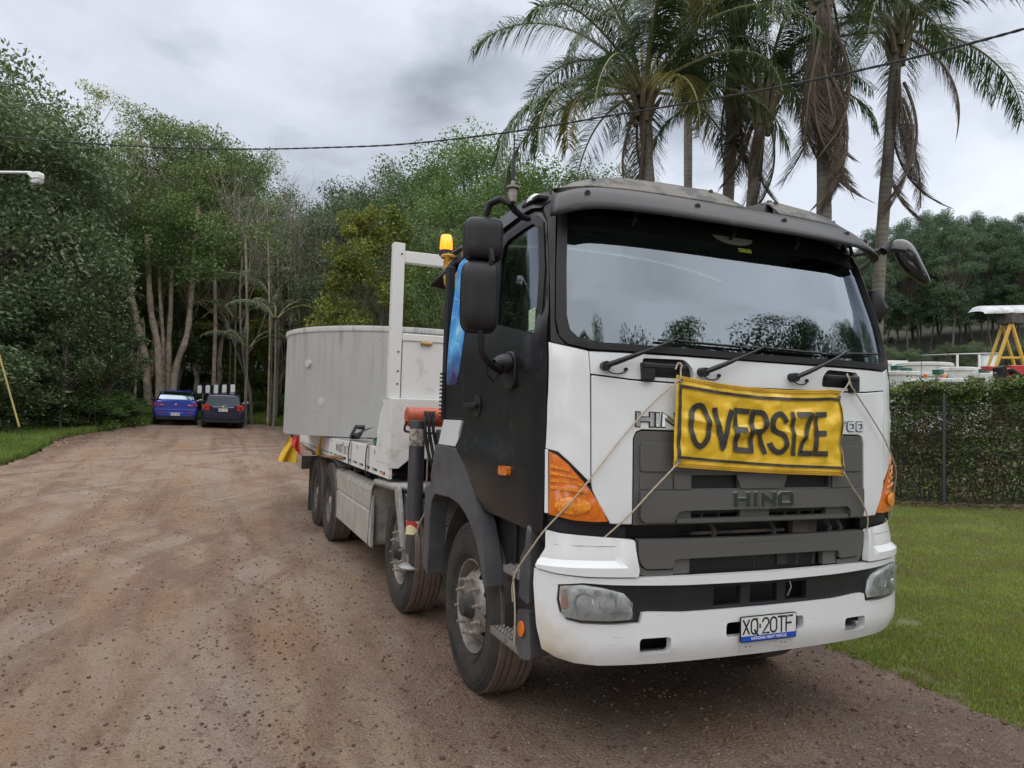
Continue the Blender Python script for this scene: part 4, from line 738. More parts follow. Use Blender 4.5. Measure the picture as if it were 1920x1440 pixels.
for k in range(3): hose([(-1.10+.035*k, 2.78, 1.72), (-1.10+.035*k, 2.77, 1.60), (-1.08+.04*k, 2.76, 1.45), (-1.04+.03*k, 2.72, 1.28), (-.98+.03*k, 2.72, 1.10+.03*k)])
for k in range(3):
    t = MB(); t.cyl((-1.10+.035*k, 2.78, 1.66), (-1.10+.035*k, 2.78, 1.71), .019, 6); t.cyl((-1.10+.035*k, 2.78, 1.72), (-1.10+.035*k, 2.78, 1.75), .016, 6); t.build('hose_fitting', CHAS, truck)
hose([(-1.22, 2.93, 1.66), (-1.235, 2.93, 1.60), (-1.22, 2.93, 1.575), (-1.15, 2.9, 1.57), (-.9, 2.85, 1.56)], .010)
hose([(-.93, 2.7, 1.62), (-.90, 2.66, 1.50), (-.92, 2.62, 1.35), (-.90, 2.62, 1.15), (-.95, 2.62, 1.02)], .02)
hose([(-.96, 2.6, 1.30), (-.92, 2.58, 1.15), (-.90, 2.6, .98), (-.86, 2.7, .88)], .022)
hose([(-1.0, 2.62, 1.22), (-1.0, 2.60, 1.05), (-.93, 2.6, .92), (-.85, 2.7, .90)], .018)
hose([(-.93, 2.62, 1.36), (-.99, 2.6, 1.36), (-1.03, 2.6, 1.33), (-1.035, 2.6, 1.26), (-1.035, 2.6, 1.18)], .014, STEEL, 'steel_pipe')
hose([(-1.06, 2.80, 1.62), (-1.065, 2.79, 1.3), (-1.07, 2.79, .95), (-1.10, 2.78, .86), (-1.13, 2.775, .80), (-1.135, 2.775, .70)], .008, STEEL, 'steel_pipe')
for k in range(3): t = MB(); t.cyl((-.99+.045*k, 2.6, 1.16-.02*k), (-.99+.045*k, 2.6, 1.24-.02*k), .024, 6); t.build('hose_fitting', CHAS, truck)
t = MB(); t.box((-1.04, 2.45, .47), (-.7, 2.72, .84)); t.box((-1.04, 2.45, .843), (-.7, 2.72, 1.06)); t.build('battery_box', GUARD, truck, bev=.012)
# ------------------------------------------------------------------ cargo: concrete tank
CONC = material('precast_concrete', (.36, .362, .355), .88, noise=(1.6, (.44, .442, .432), .3), bump=(14, .25, .006))
nt = CONC.node_tree; N = nt.nodes; lk = nt.links.new; b_ = N['Principled BSDF']; old = b_.inputs['Base Color'].links[0].from_socket
tc_ = N.new('ShaderNodeTexCoord'); mp_ = N.new('ShaderNodeMapping'); mp_.inputs['Scale'].default_value = (5, 5, .35); lk(tc_.outputs['Object'], mp_.inputs[0]); n_ = N.new('ShaderNodeTexNoise'); n_.inputs['Scale'].default_value = 2.2; n_.inputs['Detail'].default_value = 5; lk(mp_.outputs[0], n_.inputs[0])
mr_ = N.new('ShaderNodeMapRange'); mr_.inputs[1].default_value = .50; mr_.inputs[2].default_value = .68; mr_.inputs[4].default_value = .55; lk(n_.outputs[0], mr_.inputs[0])
sp_ = N.new('ShaderNodeSeparateXYZ'); lk(tc_.outputs['Object'], sp_.inputs[0]); zr = N.new('ShaderNodeMapRange'); zr.inputs[1].default_value = 2.0; zr.inputs[2].default_value = 2.85; zr.inputs[3].default_value = .15; lk(sp_.outputs[2], zr.inputs[0])
ml_ = N.new('ShaderNodeMath'); ml_.operation = 'MULTIPLY'; lk(mr_.outputs[0], ml_.inputs[0]); lk(zr.outputs[0], ml_.inputs[1]); mx_ = N.new('ShaderNodeMixRGB'); lk(ml_.outputs[0], mx_.inputs[0]); lk(old, mx_.inputs[1]); mx_.inputs[2].default_value = (.17, .17, .162, 1)
vo = N.new('ShaderNodeTexVoronoi'); vo.inputs['Scale'].default_value = 9; lk(tc_.outputs['Object'], vo.inputs[0]); vr = N.new('ShaderNodeMapRange'); vr.inputs[1].default_value = .06; vr.inputs[2].default_value = .10; vr.inputs[3].default_value = .7; vr.inputs[4].default_value = 0; lk(vo.outputs['Distance'], vr.inputs[0])
mx2 = N.new('ShaderNodeMixRGB'); lk(vr.outputs[0], mx2.inputs[0]); lk(mx_.outputs[0], mx2.inputs[1]); mx2.inputs[2].default_value = (.12, .115, .10, 1); lk(mx2.outputs[0], b_.inputs['Base Color'])
tank = thing('concrete_tank', 'round grey precast concrete tank loaded on the tray of the big truck', 'concrete tank', (0, 8.3, 1.385))
MT = Matrix.Translation((0, 8.3, 1.385)) @ Matrix.Rotation(-math.pi/2, 4, 'Y')
t = MB(); t.lathe([(0, 0), (0, 1.745), (.01, 1.75), (1.44, 1.75), (1.445, 1.752), (1.46, 1.768), (1.50, 1.772), (1.525, 1.765), (1.53, 1.75), (1.53, 1.63), (.12, 1.63), (.12, 0)], MT, 128); t.build('tank_wall', CONC, tank)
for x_, y_, z_ in ((-1.517, 7.428, 2.394), (-1.364, 7.203, 1.862)):
    n = Vector((x_, y_-8.3, 0)).normalized(); p = Vector((x_, y_, z_)); t = MB(); t.cyl(p-n*.03, p+n*.035 if z_ > 2 else p+n*.004, .055, 20); pg = t.build('pipe_fitting', material('fitting_grey', (.40, .40, .38), .6), tank, bev=.004)
    t = MB(); t.cyl(p+n*.03 if z_ > 2 else p, p+n*.038 if z_ > 2 else p+n*.006, .032, 16); t.build('fitting_socket', CONC, pg)
# straps, chain, binder, flag
def catmull(pts, k=6):
    P = [Vector(p) for p in pts]; o = []
    for i in range(len(P)-1):
        p0 = P[max(i-1, 0)]; p1 = P[i]; p2 = P[i+1]; p3 = P[min(i+2, len(P)-1)]
        for j in range(k):
            u = j/k; o.append(.5*((2*p1)+(p2-p0)*u+(2*p0-5*p1+4*p2-p3)*u*u+(3*p1-p0-3*p2+p3)*u**3))
    o.append(P[-1]); return o
def ribbon(pts, w, wd, th=.004):
    P = catmull(pts); wd = Vector(wd); mb = MB(); vs = []
    for i, p in enumerate(P):
        t = (P[min(i+1, len(P)-1)]-P[max(i-1, 0)]).normalized(); s_ = (wd-t*wd.dot(t)).normalized()*w/2; n = t.cross(s_).normalized()*th/2; vs += [p-s_-n, p+s_-n, p+s_+n, p-s_+n]
    n = len(P); fs = [(4*i+a, 4*i+(a+1) % 4, 4*i+4+(a+1) % 4, 4*i+4+a) for i in range(n-1) for a in range(4)]+[(0, 1, 2, 3), (4*n-4, 4*n-3, 4*n-2, 4*n-1)]
    return mb.add(vs, fs)
WEB = material('webbing_grey', (.20, .20, .17), .9, bump=(200, .4, .002)); WEBD = material('webbing_dark', (.025, .025, .028), .9)
for yy, lab in ((5.42, 'dark webbing strap looped over the white tray rail below the concrete tank'), (4.40, 'dark webbing strap looped over the white tray rail nearest the headboard')):
    t = ribbon([(-1.05, yy, 1.39), (-1.20, yy, 1.40), (-1.25, yy, 1.385), (-1.262, yy+.01, 1.25), (-1.255, yy+.03, 1.12), (-1.24, yy+.03, 1.075), (-1.20, yy+.02, 1.10)], .05, (0, 1, 0)); o = t.build('tie_down_strap', WEBD, None); tag(o, lab, 'strap', 'straps over the tray rail')
rt = thing('ratchet_strap', 'grey ratchet strap with dark handle stretched from the tank foot to the headboard', 'strap', (-.95, 6.0, 1.38))
t = ribbon([(-1.12, 6.15, 1.42), (-1.05, 5.9, 1.48), (-.98, 5.6, 1.545), (-.92, 5.2, 1.56), (-.90, 4.4, 1.62), (-.92, 4.06, 1.66)], .055, (1, .2, .1)); t.build('webbing', WEB, rt)
t = ribbon([(-1.10, 6.0, 1.39), (-1.06, 5.8, 1.40), (-.98, 5.6, 1.43), (-.90, 5.4, 1.40), (-.95, 5.3, 1.385)], .07, (.2, 1, 0)); t.build('strap_tail', WEB, rt)
t = MB(); Mx = Matrix.Translation((-1.07, 6.0, 1.47)) @ Matrix.Rotation(rad(-20), 4, 'X'); t.box((-.06, -.22, -.025), (-.045, .18, .03), Mx); t.box((.045, -.22, -.025), (.06, .18, .03), Mx); t.box((-.06, -.22, .0), (.06, -.14, .03), Mx); t.box((-.05, .10, -.03), (.05, .17, .03), Mx); t.build('ratchet_handle', material('ratchet_navy', (.012, .014, .025), .5), rt, bev=.004)
t = ribbon([(-.95, 4.9, 1.40), (-1.05, 4.75, 1.44), (-1.12, 4.6, 1.42), (-1.10, 4.5, 1.39)], .09, (.3, 1, .1)); o = t.build('strap_bundle', material('webbing_green', (.02, .09, .06), .9), None); tag(o, 'rolled dark green strap end lying on the tray behind the headboard', 'strap')
rust = material('rusty_chain', (.20, .10, .05), .7, metal=.3, noise=(60, (.33, .20, .10), .2))
cp = catmull([(-1.28, 10.4, 1.15), (-1.275, 9.4, 1.12), (-1.27, 8.4, 1.085), (-1.27, 7.6, 1.09), (-1.265, 7.0, 1.11), (-1.26, 6.3, 1.15), (-1.25, 5.9, 1.165)], 14); ch = thing('load_chain', 'rusty chain sagging along the lower edge of the white tray rail', 'chain', (-1.27, 8, 1.08)); acc = 0; k = 0
proto = None
for a, b in zip(cp, cp[1:]):
    n = max(1, round((b-a).length/.045))
    for j in range(n):
        if k >= 110: break
        p = a.lerp(b, j/n)
        if proto is None:
            t = MB(); t.tube([Vector((.016*math.cos(q), .034*math.sin(q), 0)) for q in np.linspace(0, 2*math.pi, 11)[:-1]], .0065, 5, closed=True); proto = t.build('chain_link', rust, None); me = proto.data; COL.objects.unlink(proto)
        c_ = bpy.data.objects.new('chain_link', me); COL.objects.link(c_); c_.parent = ch; c_.location = p-Vector((-1.27, 8, 1.08)); c_.rotation_euler = (rad(random.uniform(-12, 12)), rad(90 if k % 2 else random.uniform(-15, 15)), 0); k += 1
t = MB(); t.tube([(-1.27, 7.98, 1.10), (-1.28, 7.8, 1.22), (-1.29, 7.62, 1.34), (-1.30, 7.47, 1.49)], [.03, .022, .018, .020], 8); t.box((-1.30, 7.85, 1.09), (-1.25, 8.10, 1.14)); o = t.build('chain_binder', YELP, None, bev=.003); tag(o, 'yellow lever binder standing up from the rusty chain on the tray side', 'chain binder')
# sheet flag
flg = thing('warning_flag', 'yellow and red cloth flag hanging limp from the rear corner of the tray', 'flag', tuple(at(547, 818, 13.6)))
def fl(pa, pb, pc, pd):
    Q = [at(*p, 13.6) for p in (pa, pb, pc, pd)]
    return lambda s, t: Vector((Q[0]*(1-s)*(1-t)+Q[1]*s*(1-t)+Q[3]*(1-s)*t+Q[2]*s*t)+np.array([0, 1, 0])*(.05*math.sin(s*9+t*3)*(.3+t))+np.array([.01, 0, 0])*math.sin(t*7))
t = MB(); t.grid(fl((543, 818), (556, 822), (557, 868), (520, 865)), 14, 14); t.build('yellow_cloth', material('flag_yellow', (.66, .40, .02), .8, noise=(9, (.5, .30, .03), .25)), flg)
t = MB(); t.grid(fl((546, 815), (560, 818), (565, 856), (548, 838)), 10, 10); o = t.build('red_cloth', material('flag_red', (.55, .05, .05), .8), flg); o.location = (0, -.06, 0)
t = MB(); t.tube([Vector(at(546, 790, 13.5)), Vector(at(548, 800, 13.5)), Vector(at(547, 820, 13.5))], [.03, .035, .02], 6); t.build('flag_hook', CHAS, flg)
t = MB(); t.grid(lambda s, q: Vector(at(536+9*s, 795+14*q, 13.45))+Vector((0, .02*math.sin(6*q), 0)), 5, 6); o = t.build('danger_tag', material('tag_pink', (.62, .08, .12), .5, noise=(20, (.75, .55, .55), .08)), None); tag(o, 'small pink and white tag tied beside the flag at the tray corner', 'tag')
t = MB(); p0 = Vector((-1.145, 2.12, 2.93))
for r_ in range(4): t.tube([p0+Vector((.03*math.sin(q)+.006*r_, -.01*r_+.02*math.cos(q), -.13+(.17-.012*r_)*math.cos(q)*.8-.01*r_)) for q in np.linspace(0, 2*math.pi, 25)[:-1]], .012, 6, closed=True)
t.tube([p0+Vector((.05*math.cos(q), .05*math.sin(q), -.02)) for q in np.linspace(0, 2*math.pi, 13)[:-1]], .014, 6, closed=True); o = t.build('coiled_rope', material('yellow_rope', (.60, .33, .04), .8, noise=(40, (.3, .17, .03), .1), bump=(120, .5, .003)), None); tag(o, 'coiled yellow rope hanging from the bracket below the amber beacon', 'rope')
# ------------------------------------------------------------------ OVERSIZE banner
BAN = bpy.data.materials.new('banner_vinyl')
def cloth(s, t, d=0.):
    zt = 1.958*(1-s)+1.924*s-.030*math.sin(math.pi*min(1, s*1.1))**.8; zb = 1.495*(1-s)+1.446*s-.006*math.sin(math.pi*s)
    ut = -.571*(1-s)+.535*s; ub = -.587*(1-s)+.551*s
    u = ub+(ut-ub)*t; z = zb+(zt-zb)*t
    def rg(x, c, w): return max(0, 1-abs(x-c)/w)
    w = 1.0*.022*rg(s+.0*t, .565, .05)*(.4+.6*math.sin(t*math.pi))+.016*rg(s-.06*(t-.5), .27, .06)*sstep(.1, .5, t)+.008*rg(s, .86, .04)
    w += .016*rg(t-.25*(s-.5)*1.0, .62, .10)*sstep(.55, .7, s)*(1-sstep(.8, .95, s))
    w += .019*rg(t-.55*(s-.27), .40, .09)*sstep(.27, .33, s)*(1-sstep(.45, .56, s))
    w += .016*rg(t+.50*(s-.58), .52, .08)*sstep(.58, .62, s)*(1-sstep(.72, .82, s))
    w += .016*rg(t+.2*(s-.27), .50, .09)*(1-sstep(.2, .27, s))*sstep(.0, .1, s)
    for f_, a_ in ((3.1, .022), (7.3, .011)): w += a_*(mnoise.noise(Vector((s*f_*2.2, t*f_, 3.7)))+.0)
    w += .003*(abs(mnoise.noise(Vector((s*16, t*8, 9.1)))))
    w *= min(1, min(t, 1-t)*7+.25)
    return CAB.P(u, z, .052+w+d)
def bannermat(name, c, c2):
    m = material(name, c, .34, noise=(4, c2, .3), dirt=(16, (.16, .10, .03), .60, .80), coat=.15, bump=(30, .15, .004)); return m
BY = bannermat('banner_yellow', (.78, .50, .03), (.66, .41, .02)); BB = material('banner_ink', (.030, .030, .028), .5, dirt=(18, (.10, .09, .06), .5, .8))
ban = thing('oversize_banner', 'wrinkled yellow vinyl banner reading OVERSIZE roped across the white truck front', 'banner', tuple(CAB.P(0, 1.46, .05)))
t = MB(); t.grid(lambda s, q: cloth(s, q), 220, 100); t.build('banner_sheet', BY, ban)
bw = 1.11; bh = .47
cfn = lambda a, b, d: cloth(a/bw, b/bh, d)
t = MB(); strokes(t, 'OVERSIZE', .085, .118, .215, .098, .034, .030, cfn, .0075, sub=.008, wi={'I': .28, 'O': 1.12, 'V': .95, 'R': .9, 'S': 1.0, 'Z': .85, 'E': .78}, slant=0); t.build('banner_letters', BB, ban)
t = MB()
for pts, sw in (([(.022, .052), (.022, .412)], .018), ([(1.092, .045), (1.092, .412)], .011), ([(.012, .418), (1.10, .418)], .016), ([(.012, .052), (1.10, .044)], .014)):
    a, b = Vector(pts[0]), Vector(pts[1]); dr = (b-a).normalized(); nn = Vector((-dr.y, dr.x))*sw/2; n = 90
    vs = []
    for i in range(n+1): p = a.lerp(b, i/n); vs += [cfn(*(p-nn), .0065 if pts[0][1] != pts[1][1] else .0072), cfn(*(p+nn), .0065 if pts[0][1] != pts[1][1] else .0072)]
    t.add(vs, [(2*i, 2*i+1, 2*i+3, 2*i+2) for i in range(n)])
t.build('banner_border', BB, ban)
t = MB()
for yy in (.452, .464, .020, .009): t.tube([cfn(bw*(.005+.99*i/120), yy, .004+.0015*(i % 2)) for i in range(121)], .0022, 4)
t.build('hem_stitching', material('stitch_ochre', (.42, .22, .02), .8), ban)
for a, b in ((.022, .447), (1.095, .430), (.022, .03), (1.095, .025)):
    t = MB(); c0 = cfn(a, b, .004); nrm = (cfn(a, b, .02)-c0).normalized(); e1 = nrm.orthogonal().normalized(); e2 = nrm.cross(e1); t.tube([c0+e1*.011*math.cos(q)+e2*.011*math.sin(q) for q in np.linspace(0, 2*math.pi, 17)[:-1]], .004, 6, closed=True); t.build('eyelet', STEEL, ban)
ps = MB(); strokes(ps, '..................', .88, .062, .006, .006, .004, .002, cfn, .0022); ps.build('banner_fine_print', BB, ban)
def rope(pts, label, r=.0042):
    P = catmull(pts, 10); t = MB(); fine = []
    for a, b in zip(P, P[1:]):
        n = max(1, int((b-a).length/.012)); fine += [a.lerp(b, i/n) for i in range(n)]
    fine.append(P[-1])
    for ph in (0, 2.1, 4.2):
        o = []
        for i, p in enumerate(fine):
            tt = (fine[min(i+1, len(fine)-1)]-fine[max(i-1, 0)]).normalized(); e1 = tt.orthogonal().normalized(); e2 = tt.cross(e1)
            e1 = (Vector((0, -1, .3))-tt*tt.dot(Vector((0, -1, .3)))).normalized(); e2 = tt.cross(e1); q = i*.9+ph; o.append(p+(e1*math.cos(q)+e2*math.sin(q))*r*.5)
        t.tube(o, r*.62, 5)
    o = t.build('rope', ROPEM, None); return tag(o, label, 'rope', 'ropes holding the banner')
SL = cfn(.02, .455, .01); SRr = cfn(1.09, .44, .01); SBL = cfn(.018, .02, .01); SBR = cfn(1.095, .018, .01)
rope([C(-.575, 1.985, .05), C(-.555, 2.018, .045), C(-.54, 2.01, .05), C(-.545, 1.98, .05), SL], 'short rope looped round the left grab handle at the banner corner')
rope([SL, C(-.70, 1.80, .03), C(-.847, 1.636, .025), C(-1.06, 1.36, .04), C(-1.20, 1.18, .035), B(-1.30, 1.08, .02), B(-1.38, .97, .03), B(-1.40, .93, .035), B(-1.44, .86, .03), B(-1.45, .78, .02)], 'long rope running from the banner past the orange lamp down to the cab step')
rope([B(-1.40, .94, .035), B(-1.43, .91, .03), B(-1.41, .80, .03), B(-1.40, .70, .03), B(-1.41, .57, .03)], 'frayed rope end dangling between the two cab steps')
rope([SBL, C(-.70, 1.375, .045), C(-.80, 1.265, .03), C(-.911, 1.15, .0), C(-.94, 1.12, -.02)], 'rope from the lower left banner corner down to the gap above the bumper')
rope([C(.615, 1.96, .05), C(.60, 2.018, .045), C(.585, 2.01, .05), C(.60, 1.975, .05), SRr], 'short rope looped round the right grab handle at the banner corner')
rope([C(.60, 1.97, .05), C(.80, 1.80, .03), C(.98, 1.63, .03), C(1.13, 1.47, .035), C(1.22, 1.33, .03), C(1.24, 1.15, .02)], 'rope from the right grab handle curving down the white corner of the cab')
rope([SBR, C(.63, 1.37, .05), C(.71, 1.29, .045), C(.765, 1.20, .04), C(.775, 1.13, .03)], 'rope hanging from the lower right banner corner over the grey grille')
# =================================================================== TERRAIN
def terr(x, y):
    x = np.asarray(x, float); y = np.asarray(y, float); r = np.hypot(x, y-2)
    k = .043+.052*np.clip(x/15, 0, 1); g = 1/(1+np.exp(-(y+1)/1.6)); s = np.log1p(np.exp((r-7)/1.2))*1.2
    h = k*np.minimum(s, 60)*g
    q_ = np.clip((r-31)/4.5, 0, 1); h = h+.45*q_*q_*(3-2*q_)*g
    h = h+np.clip(r-56, 0, 60)*.22*g
    return h
def terr1(x, y): return float(terr(x, y))
def ground_hit(px, py):
    d = _f+(px-960)/FPX*_r-(py-720)/FPX*_u; t = .5
    while t < 300:
        p = CP+d*t
        if p[2] < terr1(p[0], p[1]): return p
        t *= 1.004
    return CP+d*300
def vn(x, y, s, seed=0): return mnoise.noise(Vector((x*s, y*s, seed*7.31)))
def npmesh(name, V, faces_quads, mat, attr=None, parent=None, smooth=False, tris=False):
    me = bpy.data.meshes.new(name); k = 3 if tris else 4; F = np.asarray(faces_quads, np.int32).reshape(-1, k)
    me.vertices.add(len(V)); me.vertices.foreach_set('co', np.asarray(V, np.float32).ravel()); me.loops.add(F.size); me.loops.foreach_set('vertex_index', F.ravel())
    me.polygons.add(len(F)); me.polygons.foreach_set('loop_start', np.arange(0, F.size, k, dtype=np.int32)); me.update(calc_edges=True)
    if attr is not None:
        a = me.attributes.new('rnd', 'FLOAT', 'FACE'); a.data.foreach_set('value', np.asarray(attr, np.float32))
    if smooth: me.polygons.foreach_set('use_smooth', [True]*len(F))
    me.materials.append(mat); o = bpy.data.objects.new(name, me); finish(o, parent, world=False); return o
# ---- ground materials
def groundmat():
    m = bpy.data.materials.new('gravel_dirt'); m.use_nodes = True; nt = m.node_tree; N = nt.nodes; lk = nt.links.new; b = N['Principled BSDF']; b.inputs['Roughness'].default_value = .95; b.inputs['Specular IOR Level'].default_value = .25
    tc = N.new('ShaderNodeTexCoord')
    def noise(s, det=6, ro=.6, sc=(1, 1, 1), rot=0):
        mp = N.new('ShaderNodeMapping'); mp.inputs['Scale'].default_value = sc; mp.inputs['Rotation'].default_value = (0, 0, rot); lk(tc.outputs['Object'], mp.inputs[0]); n = N.new('ShaderNodeTexNoise'); n.inputs['Scale'].default_value = s; n.inputs['Detail'].default_value = det; n.inputs['Roughness'].default_value = ro; lk(mp.outputs[0], n.inputs[0]); return n.outputs[0]
    def rng_(src, a, b_, c=0, d=1):
        r = N.new('ShaderNodeMapRange'); r.inputs[1].default_value = a; r.inputs[2].default_value = b_; r.inputs[3].default_value = c; r.inputs[4].default_value = d; lk(src, r.inputs[0]); return r.outputs[0]
    def mix(f, a, b_, mode='MIX'):
        x = N.new('ShaderNodeMixRGB'); x.blend_type = mode
        for i, v in ((0, f), (1, a), (2, b_)):
            if isinstance(v, (int, float)): x.inputs[i].default_value = v
            elif isinstance(v, tuple): x.inputs[i].default_value = (*v, 1)
            else: lk(v, x.inputs[i])
        return x.outputs[0]
    c = mix(rng_(noise(.55, 7, .62), .40, .60), (.40, .243, .148), (.46, .34, .24))
    c = mix(rng_(noise(1.0, 6, .6, (1.9, .16, 1), .05), .47, .60, 0, .75), c, (.235, .135, .092))         # wheel ruts along the truck's line
    c = mix(rng_(noise(1.3, 6, .6, (1.5, .13, 1), -.25), .50, .60, 0, .55), c, (.46, .37, .30))
    for cx_, cy_, sc_, lo_, hi_, am_, co_ in ((16, 2, 1.5, .52, .60, .6, (.50, .41, .34)), (14, -2, 1.9, .53, .60, .6, (.25, .145, .10)), (-22, -4, 1.6, .54, .60, .5, (.26, .16, .115))):
        vs_ = N.new('ShaderNodeVectorMath'); vs_.operation = 'DISTANCE'; vs_.inputs[1].default_value = (cx_, cy_, 0); wob = N.new('ShaderNodeMixRGB'); wob.blend_type = 'ADD'; wob.inputs[0].default_value = .5; lk(tc.outputs['Object'], wob.inputs[1]); nw = N.new('ShaderNodeTexNoise'); nw.inputs['Scale'].default_value = .25; lk(tc.outputs['Object'], nw.inputs[0]); lk(nw.outputs['Color'], wob.inputs[2]); lk(wob.outputs[0], vs_.inputs[0])
        n1d = N.new('ShaderNodeTexNoise'); n1d.noise_dimensions = '1D'; n1d.inputs['Scale'].default_value = sc_; n1d.inputs['Detail'].default_value = 3; lk(vs_.outputs['Value'], n1d.inputs['W']); mlt = N.new('ShaderNodeMath'); mlt.operation = 'MULTIPLY'; lk(rng_(n1d.outputs[0], lo_, hi_, 0, am_), mlt.inputs[0]); lk(rng_(noise(.5, 5), .4, .58), mlt.inputs[1]); c = mix(mlt.outputs[0], c, co_)
    sx = N.new('ShaderNodeSeparateXYZ'); lk(tc.outputs['Object'], sx.inputs[0])
    gx = rng_(sx.outputs[0], -1.8, .6); gn = N.new('ShaderNodeMath'); gn.operation = 'MULTIPLY'; lk(gx, gn.inputs[0]); lk(rng_(noise(1.2, 6), .3, .6, .35, .9), gn.inputs[1])
    c = mix(gn.outputs[0], c, (.170, .128, .108))                                              # greyer loose gravel beside the lawn
    n3 = noise(60, 5, .75); c = mix(rng_(noise(7, 10, .78), .45, .34, 0, .55), c, (.15, .095, .070)); c = mix(rng_(noise(5, 10, .78), .53, .64, 0, .6), c, (.47, .37, .30)); c = mix(rng_(n3, .52, .66, 0, .7), c, (.44, .34, .27)); c = mix(rng_(n3, .46, .32, 0, .75), c, (.085, .052, .038)); n4 = noise(26, 4, .7, (1, 1.5, 1)); c = mix(rng_(n4, .40, .33, 0, .7), c, (.115, .072, .052)); c = mix(rng_(n4, .60, .70, 0, .5), c, (.42, .33, .26)); c = mix(rng_(noise(110, 3, .7), .35, .65, 0, .35), c, (.13, .085, .062))
    vo = N.new('ShaderNodeTexVoronoi'); vo.inputs['Scale'].default_value = 55; lk(tc.outputs['Object'], vo.inputs[0]); c = mix(rng_(vo.outputs['Distance'], .0, .5, .25, 0), c, vo.outputs['Color'], 'SOFT_LIGHT')
    lk(c, b.inputs['Base Color'])
    ad = N.new('ShaderNodeMath'); ad.operation = 'MULTIPLY_ADD'; ad.inputs[1].default_value = 1.2; lk(n3, ad.inputs[0]); lk(noise(11, 8, .78), ad.inputs[2])
    ad2 = N.new('ShaderNodeMath'); ad2.operation = 'SUBTRACT'; lk(ad.outputs[0], ad2.inputs[0]); lk(vo.outputs['Distance'], ad2.inputs[1])
    bp = N.new('ShaderNodeBump'); bp.inputs['Strength'].default_value = .9; bp.inputs['Distance'].default_value = .035; lk(ad2.outputs[0], bp.inputs['Height']); lk(bp.outputs[0], b.inputs['Normal'])
    return m
GRAV = groundmat()
FLOOR = material('forest_floor', (.030, .032, .018), .95, noise=(1.2, (.035, .050, .018), .12), dirt=(6, (.05, .04, .028), .55, .80), bump=(12, .8, .04))
LAWN = material('lawn_soil', (.085, .085, .035), .95, noise=(1.1, (.13, .14, .045), .2), dirt=(9, (.10, .08, .055), .5, .75), bump=(40, .7, .02))
# ---- ground sheets
gx = np.sinh(np.linspace(-5.6, 5.6, 150))*3.0; gy = np.sinh(np.linspace(-4.6, 5.8, 150))*3.0+4
X, Y = np.meshgrid(gx, gy); Z = terr(X, Y)-.07; nx = len(gx); ny = len(gy)
idx = np.arange(nx*ny).reshape(ny, nx); F = np.stack([idx[:-1, :-1], idx[:-1, 1:], idx[1:, 1:], idx[1:, :-1]], -1).reshape(-1, 4)
tag(npmesh('ground', np.stack([X, Y, Z], -1).reshape(-1, 3), F, FLOOR, smooth=True), kind='structure')
LEFT_EDGE = [ground_hit(*p)[:2] for p in ((-260, 960), (-120, 905), (0, 872), (60, 852), (100, 828), (150, 814), (230, 801), (280, 796))]+[tuple(at(px_, 760, d_)[:2]) for px_, d_ in ((300, 33.6), (380, 34.2), (455, 34.3), (540, 34.3), (640, 34.5))]
YARD = [(-30, -30), (-30, 2)]+[tuple(p) for p in LEFT_EDGE]+[(6, 33), (9, 20), (4.5, 12), (2.6, 8), (2.05, 5), (1.88, 2.5), (1.83, 1.0), (1.72, -.3), (1.55, -1.4), (1.3, -3), (3, -30)]
def sheet(name, poly, mat, off, edge_amp, R=(.35, 75), lump=0):
    angs = np.concatenate([np.linspace(-180, -60, 40)[:-1], np.linspace(-60, 30, 300)[:-1], np.linspace(30, 180, 50)])+22; rs = np.geomspace(R[0], R[1], 230)
    V = np.zeros((len(rs), len(angs), 3)); ins = np.zeros((len(rs), len(angs)), bool)
    PX = np.array(poly)
    A = np.radians(angs); xx = CP[0]+rs[:, None]*np.sin(A)[None]; yy = CP[1]+rs[:, None]*np.cos(A)[None]
    for i in range(len(rs)):
        for j in range(len(angs)):
            x, y = xx[i, j], yy[i, j]; e = edge_amp*(vn(x, y, .8, 1)+.6*vn(x, y, 2.7, 2)+.35*vn(x, y, 9, 3)); f = edge_amp*(vn(x, y, .8, 4)+.6*vn(x, y, 2.7, 5)+.35*vn(x, y, 9, 6))
            ins[i, j] = inside((x+e, y+f), poly); V[i, j] = (x, y, lump*(vn(x*1.6, y*.35, .9, 8)+.35*vn(x, y, 2.6, 9)+.16*vn(x, y, 9., 10)))
    V[..., 2] += terr(V[..., 0], V[..., 1])+off
    idx = np.arange(V.shape[0]*V.shape[1]).reshape(V.shape[:2]); F = np.stack([idx[:-1, :-1], idx[:-1, 1:], idx[1:, 1:], idx[1:, :-1]], -1).reshape(-1, 4); ok = ins.ravel()[F].sum(1) >= 3
    return tag(npmesh(name, V.reshape(-1, 3), F[ok], mat, smooth=True), kind='structure')
sheet('gravel_yard', YARD, GRAV, .0, .16, lump=.022)
LAWNP = [(1.3, -30), (1.25, -3), (1.5, -1.4), (1.65, -.3), (1.75, 1.0), (1.8, 2.5), (1.95, 5), (2.4, 8), (4.2, 12), (9, 20), (14, 24), (40, 24), (40, -30)]
def lawnsheet():
    xs = np.concatenate([np.linspace(1.2, 14, 110), np.linspace(14.5, 60, 20)]); ys = np.concatenate([np.linspace(-30, -4, 12), np.linspace(-3.8, 14, 140), np.linspace(14.5, 26, 14)])
    X, Y = np.meshgrid(xs, ys); Z = terr(X, Y)-.004; idx = np.arange(X.size).reshape(X.shape); F = np.stack([idx[:-1, :-1], idx[:-1, 1:], idx[1:, 1:], idx[1:, :-1]], -1).reshape(-1, 4)
    ok = np.array([inside((x, y), LAWNP) for x, y in zip(X.ravel(), Y.ravel())])[F].sum(1) >= 2
    tag(npmesh('lawn', np.stack([X, Y, Z], -1).reshape(-1, 3), F[ok], LAWN, smooth=True), kind='structure')
lawnsheet()
